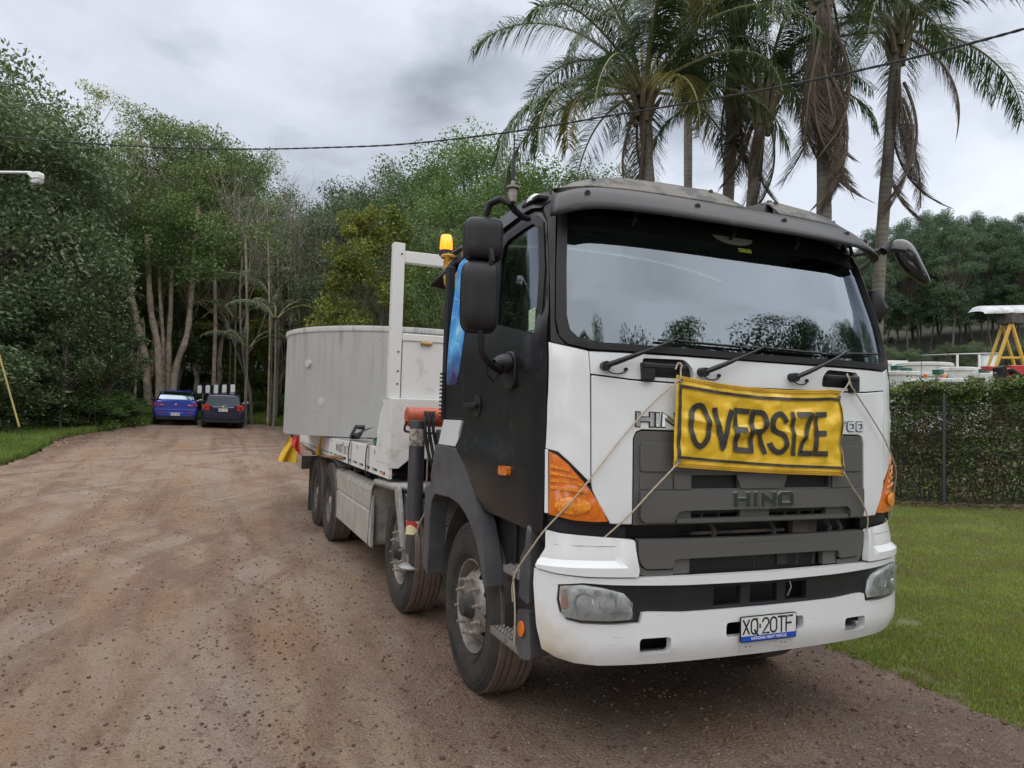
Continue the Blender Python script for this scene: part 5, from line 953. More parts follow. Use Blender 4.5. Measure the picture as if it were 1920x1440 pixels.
# ---- stones on the gravel
def stones(name, n, mat, smin, smax, region, label):
    ico = [(0, 0, 1)]+[(.89*math.cos(a), .89*math.sin(a), .45) for a in np.arange(5)*2*math.pi/5]+[(.89*math.cos(a), .89*math.sin(a), -.45) for a in (np.arange(5)+.5)*2*math.pi/5]+[(0, 0, -1)]
    fc = [(0, 1+i, 1+(i+1) % 5) for i in range(5)]+[(1+i, 6+i, 1+(i+1) % 5) for i in range(5)]+[(1+(i+1) % 5, 6+i, 6+(i+1) % 5) for i in range(5)]+[(11, 6+(i+1) % 5, 6+i) for i in range(5)]
    ico = np.array(ico); fc = np.array(fc); P = []
    while len(P) < n:
        r = 1.6+24*rng.random()**1.9; a = math.radians(22+rng.uniform(-48, 42)); x = CP[0]+r*math.sin(a); y = CP[1]+r*math.cos(a)
        if not inside((x, y), YARD): continue
        if rng.random() > region(x, y): continue
        P.append((x, y))
    P = np.array(P); Zg = terr(P[:, 0], P[:, 1])+np.array([.022*(vn(x*1.6, y*.35, .9, 8)+.35*vn(x, y, 2.6, 9)+.16*vn(x, y, 9., 10)) for x, y in P]); S = smin+(smax-smin)*rng.random(n)**3.5
    V = ico[None]*(S[:, None, None])*rng.uniform(.7, 1.25, (n, 12, 1)); V = V*rng.uniform(.6, 1.2, (n, 1, 3)); th = rng.uniform(0, 6.28, n); c, s = np.cos(th)[:, None], np.sin(th)[:, None]
    x = V[..., 0]*c-V[..., 1]*s; y = V[..., 0]*s+V[..., 1]*c; V = np.stack([x+P[:, :1], y+P[:, 1:], V[..., 2]*.75+(Zg+S*.22)[:, None]], -1)
    F = (fc[None]+(np.arange(n)*12)[:, None, None]).reshape(-1, 3); o = npmesh(name, V.reshape(-1, 3), F, mat, attr=np.repeat(rng.random(n), 20), tris=True, smooth=True); tag(o, label, 'gravel', kind='stuff')
def rndmat(name, cols, rough=.8, transl=0., noise_s=0, spec=.3, objv=.0):
    m = bpy.data.materials.new(name); m.use_nodes = True; nt = m.node_tree; N = nt.nodes; lk = nt.links.new; b = N['Principled BSDF']; b.inputs['Roughness'].default_value = rough; b.inputs['Specular IOR Level'].default_value = spec
    at_ = N.new('ShaderNodeAttribute'); at_.attribute_name = 'rnd'; cr = N.new('ShaderNodeValToRGB'); el = cr.color_ramp.elements; src = at_.outputs['Fac']
    if noise_s:
        tc = N.new('ShaderNodeTexCoord'); nz = N.new('ShaderNodeTexNoise'); nz.inputs['Scale'].default_value = noise_s; nz.inputs['Detail'].default_value = 4; lk(tc.outputs['Object'], nz.inputs[0])
        mr = N.new('ShaderNodeMapRange'); mr.inputs[1].default_value = .3; mr.inputs[2].default_value = .7; mr.inputs[3].default_value = -.35; mr.inputs[4].default_value = .35; lk(nz.outputs[0], mr.inputs[0]); a = N.new('ShaderNodeMath'); a.operation = 'ADD'; lk(src, a.inputs[0]); lk(mr.outputs[0], a.inputs[1]); src = a.outputs[0]
    for i, c in enumerate(cols):
        p = i/(len(cols)-1); e = el[0] if i == 0 else (el[len(el)-1] if i == len(cols)-1 else el.new(p)); e.position = p; e.color = (*c, 1)
    lk(src, cr.inputs[0]); col = cr.outputs[0]
    if objv:
        oi = N.new('ShaderNodeObjectInfo'); hs = N.new('ShaderNodeHueSaturation'); mr = N.new('ShaderNodeMapRange'); mr.inputs[3].default_value = 1-objv; mr.inputs[4].default_value = 1+objv; lk(oi.outputs['Random'], mr.inputs[0]); lk(mr.outputs[0], hs.inputs['Value']); lk(col, hs.inputs['Color']); col = hs.outputs[0]
    lk(col, b.inputs['Base Color'])
    if transl:
        tr = N.new('ShaderNodeBsdfTranslucent'); lk(col, tr.inputs[0]); mx = N.new('ShaderNodeMixShader'); mx.inputs[0].default_value = transl; o = N['Material Output']; lk(b.outputs[0], mx.inputs[1]); lk(tr.outputs[0], mx.inputs[2]); lk(mx.outputs[0], o.inputs[0])
    return m
ST = rndmat('stone_mix', [(.075, .045, .035), (.13, .080, .058), (.20, .13, .095), (.11, .08, .065), (.27, .20, .155)], .95, spec=.15)
stones('gravel_stones', 40000, ST, .0032, .0165, lambda x, y: .30+.5*(x > -1.6)+.6*(vn(x*1.5, y*.4, 1.0, 21) > .05), 'loose reddish stones scattered over the gravel yard')
# ---- grass
def blades(name, pts, h0, h1, w, mat, label, lean=.5):
    n = len(pts); P = np.array(pts); z = terr(P[:, 0], P[:, 1])-.01; th = rng.uniform(0, 6.28, n); H = rng.uniform(h0, h1, n); W = w*rng.uniform(.6, 1.3, n); la = rng.uniform(0, 6.28, n); ll = H*lean*rng.random(n)
    dx, dy = np.cos(th)*W/2, np.sin(th)*W/2; lx, ly = np.cos(la)*ll, np.sin(la)*ll; zz = np.zeros(n)
    b0 = np.stack([P[:, 0]-dx, P[:, 1]-dy, z], 1); b1 = np.stack([P[:, 0]+dx, P[:, 1]+dy, z], 1); m1 = np.stack([P[:, 0]+dx*.8+lx*.35, P[:, 1]+dy*.8+ly*.35, z+H*.6], 1); m0 = np.stack([P[:, 0]-dx*.8+lx*.35, P[:, 1]-dy*.8+ly*.35, z+H*.6], 1); t = np.stack([P[:, 0]+lx, P[:, 1]+ly, z+H*np.where(ll > H*.3, .85, 1)], 1)
    V = np.stack([b0, b1, m1, m0, t], 1).reshape(-1, 3); i = np.arange(n)*5; F = np.concatenate([np.stack([i, i+1, i+2], 1), np.stack([i, i+2, i+3], 1), np.stack([i+3, i+2, i+4], 1)]); r = rng.random(n)
    o = npmesh(name, V, F, mat, attr=np.concatenate([r, r, r]), tris=True); return tag(o, label, 'grass', kind='stuff')
GR = rndmat('grass_blades', [(.28, .20, .10), (.13, .18, .035), (.16, .23, .038), (.21, .28, .048), (.27, .33, .065), (.33, .35, .11)], .75, .3, 1.1, spec=.12)
GR2 = rndmat('verge_grass', [(.08, .12, .03), (.12, .18, .04), (.17, .24, .05), (.23, .29, .08)], .75, .25, .5, spec=.12)
P = []
while len(P) < 200000:
    r = 3.2+12.5*rng.random()**1.15; a = math.radians(22.4+rng.uniform(10, 37.5)); x = CP[0]+r*math.sin(a); y = CP[1]+r*math.cos(a)
    if inside((x, y), LAWNP) and vn(x, y, 1.8, 31)+.6*vn(x, y, 6, 32) > -.95+.35*rng.random()-(.0 if x > 2.3 else -.55): P.append((x, y))
blades('lawn_grass', P, .018, .050, .0075, GR, 'short green lawn grass between the gravel edge and the hedge')
P = []; LE = [np.array(q) for q in LEFT_EDGE]
while len(P) < 95000:
    i_ = int(rng.integers(0, len(LE)-1)); q = LE[i_]+(LE[i_+1]-LE[i_])*rng.random(); o_ = rng.normal(0, 1, 2); o_ = o_/np.linalg.norm(o_)*rng.exponential(1.5); x, y = q+o_
    if inside((x+.25*vn(x, y, 1.1, 5)+.1*vn(x, y, 6, 7), y+.25*vn(x, y, 1.1, 6)), YARD): continue
    P.append((x, y))
blades('verge_grass', P, .05, .26, .016, GR2, 'bright green verge grass between the gravel and the dark forest', .7)
# =================================================================== FOLIAGE
def rot_rand(n): 
    v = rng.normal(size=(n, 3)); return v/np.linalg.norm(v, axis=1)[:, None]
def leaves(C_, size, up=.5, aspect=.45, droop=0., crumple=.0):
    """C_: (n,3) centres; quads shaped like leaves"""
    n = len(C_); nr = rot_rand(n); nr[:, 2] = np.abs(nr[:, 2])+up; nr /= np.linalg.norm(nr, axis=1)[:, None]
    t = np.cross(nr, rot_rand(n)); t /= np.linalg.norm(t, axis=1)[:, None]; t[:, 2] -= droop; t /= np.linalg.norm(t, axis=1)[:, None]; s = np.cross(nr, t); s /= np.linalg.norm(s, axis=1)[:, None]
    L_ = (size*rng.uniform(.6, 1.35, n))[:, None]; V = np.stack([C_-t*L_*.5, C_+s*L_*aspect*.5+t*L_*.02, C_+t*L_*.5, C_-s*L_*aspect*.5+t*L_*.02], 1)
    return V.reshape(-1, 3), np.arange(n*4).reshape(-1, 4)
BARK = material('bark_grey', (.095, .082, .068), .9, noise=(3, (.16, .145, .125), .2), bump=(25, .6, .02))
BARKP = material('bark_pale', (.40, .33, .25), .85, noise=(2.5, (.20, .155, .12), .2), dirt=(5, (.13, .11, .09), .48, .70), bump=(14, .5, .02))
BARKD = material('bark_dark', (.06, .05, .042), .9, noise=(4, (.10, .085, .07), .2), bump=(20, .6, .02))
TREEM = {'dark': rndmat('foliage_dark', [(.040, .066, .028), (.062, .098, .038), (.090, .130, .052), (.14, .185, .085)], .42, .32, .35, .5, .22),
 'green': rndmat('foliage_green', [(.050, .088, .026), (.075, .13, .034), (.105, .175, .044), (.15, .225, .062)], .45, .36, .35, .45, .18),
 'yellow': rndmat('foliage_yellow', [(.085, .115, .022), (.14, .17, .030), (.20, .225, .038), (.28, .28, .055)], .5, .38, .5, .4, .12),
 'olive': rndmat('foliage_olive', [(.060, .095, .030), (.090, .135, .040), (.13, .18, .055), (.18, .23, .075)], .5, .35, .3, .4, .2),
 'pine': rndmat('foliage_pine', [(.035, .065, .036), (.055, .095, .050), (.080, .125, .062), (.11, .16, .08)], .55, .2, .25, .3, .15)}
def limb(mb, a, b, r0, r1, sag=.15, n=6, seg=7):
    a = Vector(a); b = Vector(b); m = a.lerp(b, .5)+Vector((random.uniform(-1, 1), random.uniform(-1, 1), random.uniform(-.3, .8)))*(b-a).length*sag
    pts = []
    for i in range(seg+1): t = i/seg; pts.append(a*(1-t)**2+m*2*t*(1-t)+b*t*t+Vector((mnoise.noise(Vector((i*1.3, a.x*3, a.y))), mnoise.noise(Vector((a.x, i*1.7, b.z))), 0))*(b-a).length*.03)
    mb.tube(pts, [r0+(r1-r0)*i/seg for i in range(seg+1)], n, cap=False); return pts
def make_tree(kind, H, cr, cz0, nclump, nleaf, lsize, bark, mat, stems=1, spread=.0, shape=1., tr=.16, up=.4, droop=.3, clr=.22, flat=.75, cen=0., aspect=.45, low=False):
    """crown: clumps through an ellipsoid of radius cr from height cz0 to H"""
    root = bpy.data.objects.new(kind, None); WLOC[root] = Vector((0, 0, 0)); root.empty_display_size = .3
    mb = MB(); C_ = []; tops = []
    for s in range(stems):
        a = 2*math.pi*s/max(1, stems)+random.uniform(-.4, .4); b = Vector((math.cos(a)*.35*(stems > 1), math.sin(a)*.35*(stems > 1), -.3)); e = Vector((math.cos(a)*spread+random.uniform(-.3, .3), math.sin(a)*spread+random.uniform(-.3, .3), cz0+(H-cz0)*random.uniform(.45, .7)))
        tops.append(limb(mb, b, e, tr*random.uniform(.8, 1.1), tr*.25, .06, 8, 12))
    cc = (cz0+H)/2; hz = (H-cz0)/2
    for k in range(nclump):
        while True:
            v = rot_rand(1)[0]*rng.uniform(.35, 1)**.6
            z = cc+hz*v[2]; rr = cr*(1-.35*max(0, v[2])*shape); x, y = v[0]*rr, v[1]*rr
            if cen == 0 or rng.random() < 1-cen*(1-abs(v[2])): break
        c = np.array([x, y, z]); r = cr*clr*rng.uniform(.65, 1.35); m = int(nleaf*rng.uniform(.6, 1.4)); q = rot_rand(m)*(rng.random((m, 1))**.45)*r; q[:, 2] *= flat; C_.append(c+q)
        st = random.choice(tops); t0 = st[int(min(len(st)-2, max(3, len(st)*(.35+.5*(z-cz0)/(H-cz0)))))]
        if nclump < 200: limb(mb, t0, (x, y, z), tr*.28*random.uniform(.6, 1.1), .012, .16, 4, 5)
    o = mb.build('trunk', bark, None, fix=False); o.parent = root
    V, F = leaves(np.concatenate(C_), lsize, up, aspect, droop); cro = npmesh('crown', V, F, mat, attr=np.clip(np.repeat(rng.random(len(C_)), [len(c) for c in C_])*.45+rng.random(len(F))*.55, 0, 1)); cro.parent = root
    return root
def strip(o):
    for c in list(o.children): strip(c)
PROTO = {}
def proto(k, o, H): PROTO[k] = (o, H)
# prototypes (only their linked copies are placed)
proto('darkA', make_tree('broadleaf_tree', 12, 4.2, 1.2, 120, 330, .165, BARKD, TREEM['dark'], tr=.22, clr=.24, droop=.6), 12.3)
proto('darkB', make_tree('broadleaf_tree', 14, 3.6, 3.0, 95, 310, .15, BARKD, TREEM['dark'], tr=.2, clr=.26, droop=.5), 14.3)
proto('greenA', make_tree('broadleaf_tree', 13, 4.4, 3.0, 100, 360, .145, BARK, TREEM['green'], tr=.2, clr=.24), 13.3)
proto('greenB', make_tree('broadleaf_tree', 11, 3.8, 1.5, 100, 330, .13, BARK, TREEM['green'], tr=.17, clr=.22), 11.3)
proto('gum', make_tree('gum_tree', 16, 3.9, 6.0, 95, 250, .145, BARKP, TREEM['olive'], stems=2, spread=1.2, tr=.15, clr=.22, flat=.6), 16.3)
proto('sparse', make_tree('gum_tree', 16, 2.8, 8.0, 40, 150, .13, BARKP, TREEM['yellow'], stems=3, spread=1.0, tr=.14, clr=.22, flat=.6), 16.2)
proto('yellow', make_tree('shrub_tree', 8, 2.3, .5, 90, 250, .15, BARK, TREEM['yellow'], stems=3, spread=.7, tr=.07, clr=.22, droop=.1), 8.2)
proto('pine', make_tree('pine_tree', 18, 3.1, 4.5, 150, 320, .25, BARKD, TREEM['pine'], tr=.15, clr=.27, flat=.6, aspect=.2, up=.1, droop=-.2, shape=1.3), 18.3)
proto('shrub', make_tree('shrub', 2.6, 1.5, .05, 50, 190, .11, BARKD, TREEM['dark'], stems=4, spread=.5, tr=.04, clr=.30, droop=.2), 2.7)
proto('shrubg', make_tree('shrub', 2.2, 1.3, .0, 44, 180, .10, BARKD, TREEM['green'], stems=4, spread=.5, tr=.03, clr=.30, droop=.1), 2.3)
proto('sapling', make_tree('sapling_tree', 5, 1.5, 1.8, 30, 120, .16, BARKD, TREEM['dark'], stems=1, tr=.055, clr=.26), 5.2)
def bare(seedH, nb, r=.12):
    root = bpy.data.objects.new('bare_tree', None); WLOC[root] = Vector((0, 0, 0)); mb = MB(); H = seedH
    def rec(p, d, L_, r, lv):
        q = Vector(p); pts = [q.copy()]; n = 5
        for i in range(n): d = (d+Vector((random.uniform(-.16, .16), random.uniform(-.16, .16), .06))).normalized(); q = q+d*L_/n; pts.append(q.copy())
        mb.tube(pts, [r*(1-.55*i/n) for i in range(n+1)], 6 if lv < 2 else 4, cap=False)
        if lv >= 4: return
        for k in range(nb if lv else nb+2):
            t = random.uniform(.35, 1); o = pts[min(n, int(t*n))]; a = random.uniform(0, 6.28); s = random.uniform(.35, .75); dd = (d*(1-s*.4)+Vector((math.cos(a), math.sin(a), .25))*s).normalized(); rec(o, dd, L_*random.uniform(.5, .72), r*.42, lv+1)
    rec((0, 0, -.2), Vector((.03, 0, 1)), H*.48, r, 0); o = mb.build('trunk', BARK, None, fix=False); o.parent = root; return root
proto('bare', bare(14, 3, .085), 13); proto('bareB', bare(13, 3, .07), 12)
for k, (o, H) in PROTO.items():
    for c in list(o.children): COL.objects.unlink(c)
    zs = [max(v.co.z for v in c.data.vertices) for c in o.children]; PROTO[k] = (o, max(zs))
CNT = {}
def plant(k, px, depth, ytop, label, cat='tree', group=None, w=1., rz=None, xy=None, h=None, tilt=0):
    o, H = PROTO[k]
    if xy is None: p = at(px, 760, depth); x, y = p[0], p[1]
    else: x, y = xy
    z = terr1(x, y)-.07; top = h if h else at(px, ytop, depth)[2]-z; s = top/H
    c = o.copy(); COL.objects.link(c); c.location = (x, y, z); c.scale = (s*w, s*w, s); c.rotation_euler = (tilt, tilt*.5, random.uniform(0, 6.28) if rz is None else rz)
    for ch in o.children: d = ch.copy(); COL.objects.link(d); d.parent = c
    tag(c, label, cat, group); return c
plant('darkA', -95, 24, 60, 'large dark broadleaf tree at the far left edge above the lamp arm', w=1.05)
plant('darkA', 20, 27, 140, 'tall dark leafy tree just right of the street lamp', w=.95)
plant('darkB', 70, 33, 200, 'dark broadleaf tree left of the pale multi stemmed trunks', w=1.1)
plant('darkB', 5, 31, 120, 'dark tree whose pointed tip is the highest of the forest', w=.9)
plant('sparse', 170, 42, 158, 'tall thin crowned tree with yellowish sparse leaves above the dark trees', w=.85)
plant('greenB', 185, 39, 330, 'olive green leafy tree low behind the dark left trees')
plant('gum', 262, 38, 190, 'tall green tree with pointed crown in the left forest', w=.95)
plant('gum', 320, 41, 205, 'tall green crowned tree behind the pale multi stemmed trunks')
plant('gum', 385, 38, 235, 'tall green tree above the two parked cars', w=1.1)
plant('gum', 450, 44, 262, 'green tree with sloping crown left of the bare grey branches', w=.9)
plant('greenB', 410, 44, 430, 'mid height green tree deep behind the dark blue car', w=.9)
for i, (px, d, yt, k) in enumerate(((475, 34, 285, 'bare'), (545, 34, 268, 'bareB'), (585, 34, 296, 'bare'), (508, 35, 310, 'bare'), (612, 35, 350, 'bare'), (520, 40, 330, 'bareB'), (430, 46, 300, 'bare'), (625, 47, 330, 'bareB'), (565, 39, 345, 'bare'))):
    plant(k, px, d, yt, 'leafless grey tree with fine upward branches between the green crowns', group='leafless trees in the middle of the forest', w=.8)
plant('darkB', 640, 33, 316, 'dark blue green round crowned tree behind the concrete tank', w=.95)
plant('darkA', 735, 41, 288, 'dark green tree left of the bright green crown behind the truck', w=.8)
plant('yellow', 690, 25.5, 372, 'bright yellow green bushy tree behind the left half of the concrete tank', w=.85)
plant('greenA', 800, 32, 272, 'bright green tree behind the white headboard post')
plant('greenA', 862, 36, 226, 'bright green tree whose branch sticks out above the forest', w=.85)
plant('greenA', 905, 27, 262, 'bright green tree directly behind the truck mirrors', w=1.05)
plant('greenB', 1000, 26, 288, 'bright green bushy tree behind the radio antenna', w=1.1)
plant('greenA', 1095, 29, 300, 'bright green tree under the left palm crown', w=1.05)
plant('greenB', 830, 24, 420, 'low green bushy tree behind the amber beacon', w=.8)
plant('darkB', 480, 50, 340, 'green crown behind the leafless trees above the small palms', w=.8)
plant('greenB', 560, 50, 400, 'low green tree behind the leafless trees left of the concrete tank')
plant('yellow', 455, 40, 470, 'yellowish bushy tree behind the dark blue car', w=1.2)
plant('greenB', 330, 43, 300, 'green tree filling the gap above the pale stems')
plant('darkB', 560, 50, 350, 'dark tree far back between the leafless trees')
k = 0
for px, d, yt in ((-140, 34, 120), (-60, 44, 190), (40, 46, 240), (110, 48, 260), (215, 50, 300), (300, 52, 330), (360, 56, 300), (440, 54, 360), (500, 52, 400), (560, 56, 420), (620, 52, 380), (680, 52, 350), (760, 50, 330), (960, 44, 330), (1060, 46, 340), (1160, 44, 380), (1240, 46, 420), (1330, 46, 430), (470, 60, 340), (300, 62, 300), (640, 62, 340), (180, 60, 280)):
    plant(('darkB', 'greenB', 'darkA', 'gum')[k % 3], px, d, yt, 'dark leafy tree deep in the back rows of the forest', group='trees in the back rows of the forest', w=1.1); k += 1
# saplings and shrubs along the forest edge
for px, d, yt, lb in ((150, 25.5, 600, 'second sapling from the left at the forest edge'), (205, 27, 590, 'third sapling from the left, its thin trunk standing in the undergrowth'), (222, 31, 640, 'fourth sapling from the left, left of the pale stems'), (110, 24, 590, 'leftmost thin sapling, beside the dark bushes'), (330, 37, 560, 'sapling above the roof of the blue car')):
    plant('sapling', px, d, yt, lb, 'tree', 'saplings along the forest edge')
plant('shrub', 22, 24, 640, 'large dark rounded bush behind the yellow guy wire guard', 'bush', w=1.25)
plant('shrub', 80, 25.5, 668, 'dark bush right of the yellow guy wire guard', 'bush', w=1.1)
plant('shrub', -40, 22, 610, 'dark bush cut by the left picture edge', 'bush', w=1.2)
for px, d, yt, kk in ((130, 28, 705, 'shrub'), (165, 26, 735, 'shrubg'), (200, 28, 728, 'shrubg'), (225, 29, 742, 'shrub'), (252, 33, 745, 'shrubg'), (345, 38, 735, 'shrubg'), (365, 36, 722, 'shrub'), (405, 37, 715, 'shrub'), (470, 39, 738, 'shrubg'), (495, 39, 735, 'shrubg'), (520, 39, 738, 'shrubg'), (548, 38, 734, 'shrubg'), (535, 37, 748, 'shrubg'), (480, 37, 750, 'shrubg'), (440, 42, 690, 'shrub'), (500, 44, 680, 'shrub'), (380, 44, 680, 'shrub'), (560, 42, 690, 'shrub'), (320, 42, 690, 'shrub'), (250, 38, 690, 'shrub'), (180, 34, 690, 'shrub'), (600, 36, 700, 'shrub'), (650, 34, 690, 'shrubg')):
    plant(kk, px, d, yt, 'low leafy undergrowth bush at the foot of the forest', 'bush', 'undergrowth bushes at the foot of the forest', w=1.5)
# pale multi stemmed tree and slim trunks
def stem_tree(stems, depth, label, name='multi_stem_tree', bark=BARKP):
    b = at(300, 735, depth); g0 = terr1(b[0], b[1]); root = thing(name, label, 'tree', (b[0], b[1], g0))
    for (bx, tops, r) in stems:
        pts = [Vector(at(px, py, depth+dd)) for px, py, dd in tops]; p0 = pts[0]; pts[0] = Vector((p0.x, p0.y, terr1(p0.x, p0.y)-.2)); P = catmull(pts, 5); t = MB(); t.tube(P, [r*.72*(1+.12*math.sin(i*1.7))*(1-.5*i/len(P)) for i in range(len(P))], 10, cap=False); t.build('trunk', bark, root)
    return root
stem_tree([(0, [(281, 745, 0), (272, 670, 0), (256, 600, .2), (244, 540, .3), (240, 500, .4)], .30), (0, [(300, 745, -.3), (297, 660, -.3), (284, 590, -.2), (279, 520, 0), (276, 440, 0)], .27), (0, [(309, 745, .2), (306, 640, .2), (300, 560, .3), (297, 470, .3)], .16), (0, [(318, 745, .1), (316, 660, .1), (320, 580, .1), (322, 500, 0)], .22),
           (0, [(323, 748, -.5), (330, 690, -.5), (350, 630, -.3), (358, 560, 0), (366, 440, 0), (372, 380, .2)], .24), (0, [(262, 560, .2), (266, 600, .2), (272, 640, .2)], .08)], 35.5, 'pale barked tree with five leaning stems left of the parked blue car')
mst = bpy.data.objects['multi_stem_tree']; Cm = []
for px, py in ((240, 470), (255, 430), (280, 450), (300, 480), (325, 430), (350, 470), (370, 420), (385, 470), (345, 520), (372, 510), (400, 440), (290, 400), (330, 380), (375, 370), (265, 500), (310, 515), (395, 500), (352, 410)):
    c = np.array(at(px, py, 35.3+rng.uniform(-1.5, 1)))-np.array(mst.location); Cm.append(c+rot_rand(420)*(rng.random((420, 1))**.5)*np.array([1.0, 1.0, .7]))
Cm = np.concatenate(Cm); V, F = leaves(Cm, .16, .4, .45, .3); npmesh('crown', V, F, TREEM['green'], attr=rng.random(len(F)), parent=mst)
for px, d, yt, r, lb in ((400, 36, 600, .11, 'slim straight orange brown trunk behind the dark blue car'), (504, 33, 600, .045, 'slim pale trunk between the small palms and the concrete tank'), (519, 36, 620, .075, 'straight brown trunk right beside the concrete tank'), (462, 34, 590, .08, 'thin short trunk among the small forest palms'), (430, 42, 560, .10, 'grey trunk deep in the shaded forest behind the sign board'), (365, 44, 560, .11, 'leaning grey trunk in the dark gap above the blue car')):
    p = at(px, 750, d); z0 = terr1(p[0], p[1]); rt = thing('slim_tree', lb, 'tree', (p[0], p[1], z0)); q = Vector(at(px+(yt-750)*.02*random.uniform(-1, 1), yt-150, d)); t = MB(); t.tube([Vector((p[0], p[1], z0-.2)), Vector((p[0], p[1], z0)).lerp(q, .5)+Vector((.1, 0, 0)), q], [r, r*.85, r*.6], 8, cap=False); t.build('trunk', BARKP if r < .14 else BARK, rt)
    n = 240; c = np.array(q)+rot_rand(n)*(rng.random((n, 1))**.5)*1.1; V, F = leaves(c-np.array(rt.location), .2, .3, .4, .4); npmesh('crown', V, F, TREEM['olive'], attr=rng.random(n), parent=rt)
# pines on the right
i = 0
for px, d, yt in ((1590, 62, 455), (1625, 56, 425), (1662, 64, 412), (1700, 58, 398), (1745, 62, 384), (1782, 56, 380), (1822, 62, 388), (1858, 58, 398), (1893, 64, 405), (1925, 56, 392), (1965, 60, 380), (2010, 56, 400), (1645, 72, 440), (1725, 74, 420), (1800, 76, 425), (1880, 76, 430), (1950, 74, 440), (1605, 68, 470), (1640, 60, 440), (1682, 70, 420), (1722, 66, 405), (1765, 70, 395), (1800, 66, 395), (1840, 70, 400), (1875, 66, 405), (1910, 70, 410), (1945, 66, 400), (1985, 68, 410), (1680, 66, 500), (1760, 67, 505), (1850, 66, 500), (1910, 68, 490)):
    plant('pine', px, d, yt, 'tall pine with bare lower trunk in the hazy wood beyond the tank yard', 'tree', 'pines beyond the tank yard', w=1.0); i += 1
for px, d, yt in ((1610, 49, 632), (1665, 51, 645), (1715, 50, 650), (1775, 51, 640), (1830, 50, 636), (1885, 51, 640), (1935, 50, 630), (1620, 66, 640), (1670, 70, 630), (1720, 66, 650), (1770, 70, 640), (1820, 66, 630), (1870, 70, 640), (1920, 66, 630), (1960, 66, 620), (1640, 78, 600), (1740, 80, 600), (1840, 80, 590), (1930, 78, 590), (1580, 66, 620), (1690, 82, 560), (1790, 82, 550), (1890, 82, 550), (1600, 72, 520), (1650, 72, 520), (1710, 72, 500), (1760, 74, 500), (1810, 72, 490), (1860, 73, 500), (1905, 72, 490), (1950, 72, 500), (1665, 90, 480), (1745, 92, 470), (1815, 90, 470), (1885, 92, 480), (1945, 90, 470)):
    plant('darkA', px, d, yt, 'low dark leafy tree at the foot of the far pines', 'tree', 'dark trees under the far pines', w=1.2)
# trees outside the frame that the glass reflects
for x, y, h, kk in ((-16, 2, 11, 'darkB'), (-19, 8, 13, 'bare'), (-15, -6, 10, 'darkA'), (-21, -2, 14, 'gum'), (-17, 12, 12, 'darkA'), (-24, 4, 13, 'darkB'), (-30, -28, 11, 'darkA'), (-21, -33, 12, 'greenA'), (-12, -34, 10, 'darkB'), (-4, -36, 9.5, 'darkA'), (4, -35, 12, 'greenB'), (12, -33, 12.5, 'darkA'), (-7, -18, 13, 'darkA'), (-1, -17, 13, 'greenB'), (5, -17, 13, 'darkA'), (10, -15, 12.5, 'greenB'), (15, -12, 12.5, 'darkA'), (20, -8, 12.5, 'darkA'), (25, -3, 12, 'greenA'), (-26, -16, 12, 'greenA'), (-35, -10, 12, 'darkB')):
    plant(kk, 0, 0, 0, 'broadleaf tree standing outside the frame across the gravel yard', 'tree', 'trees outside the frame', xy=(x, y), h=h)
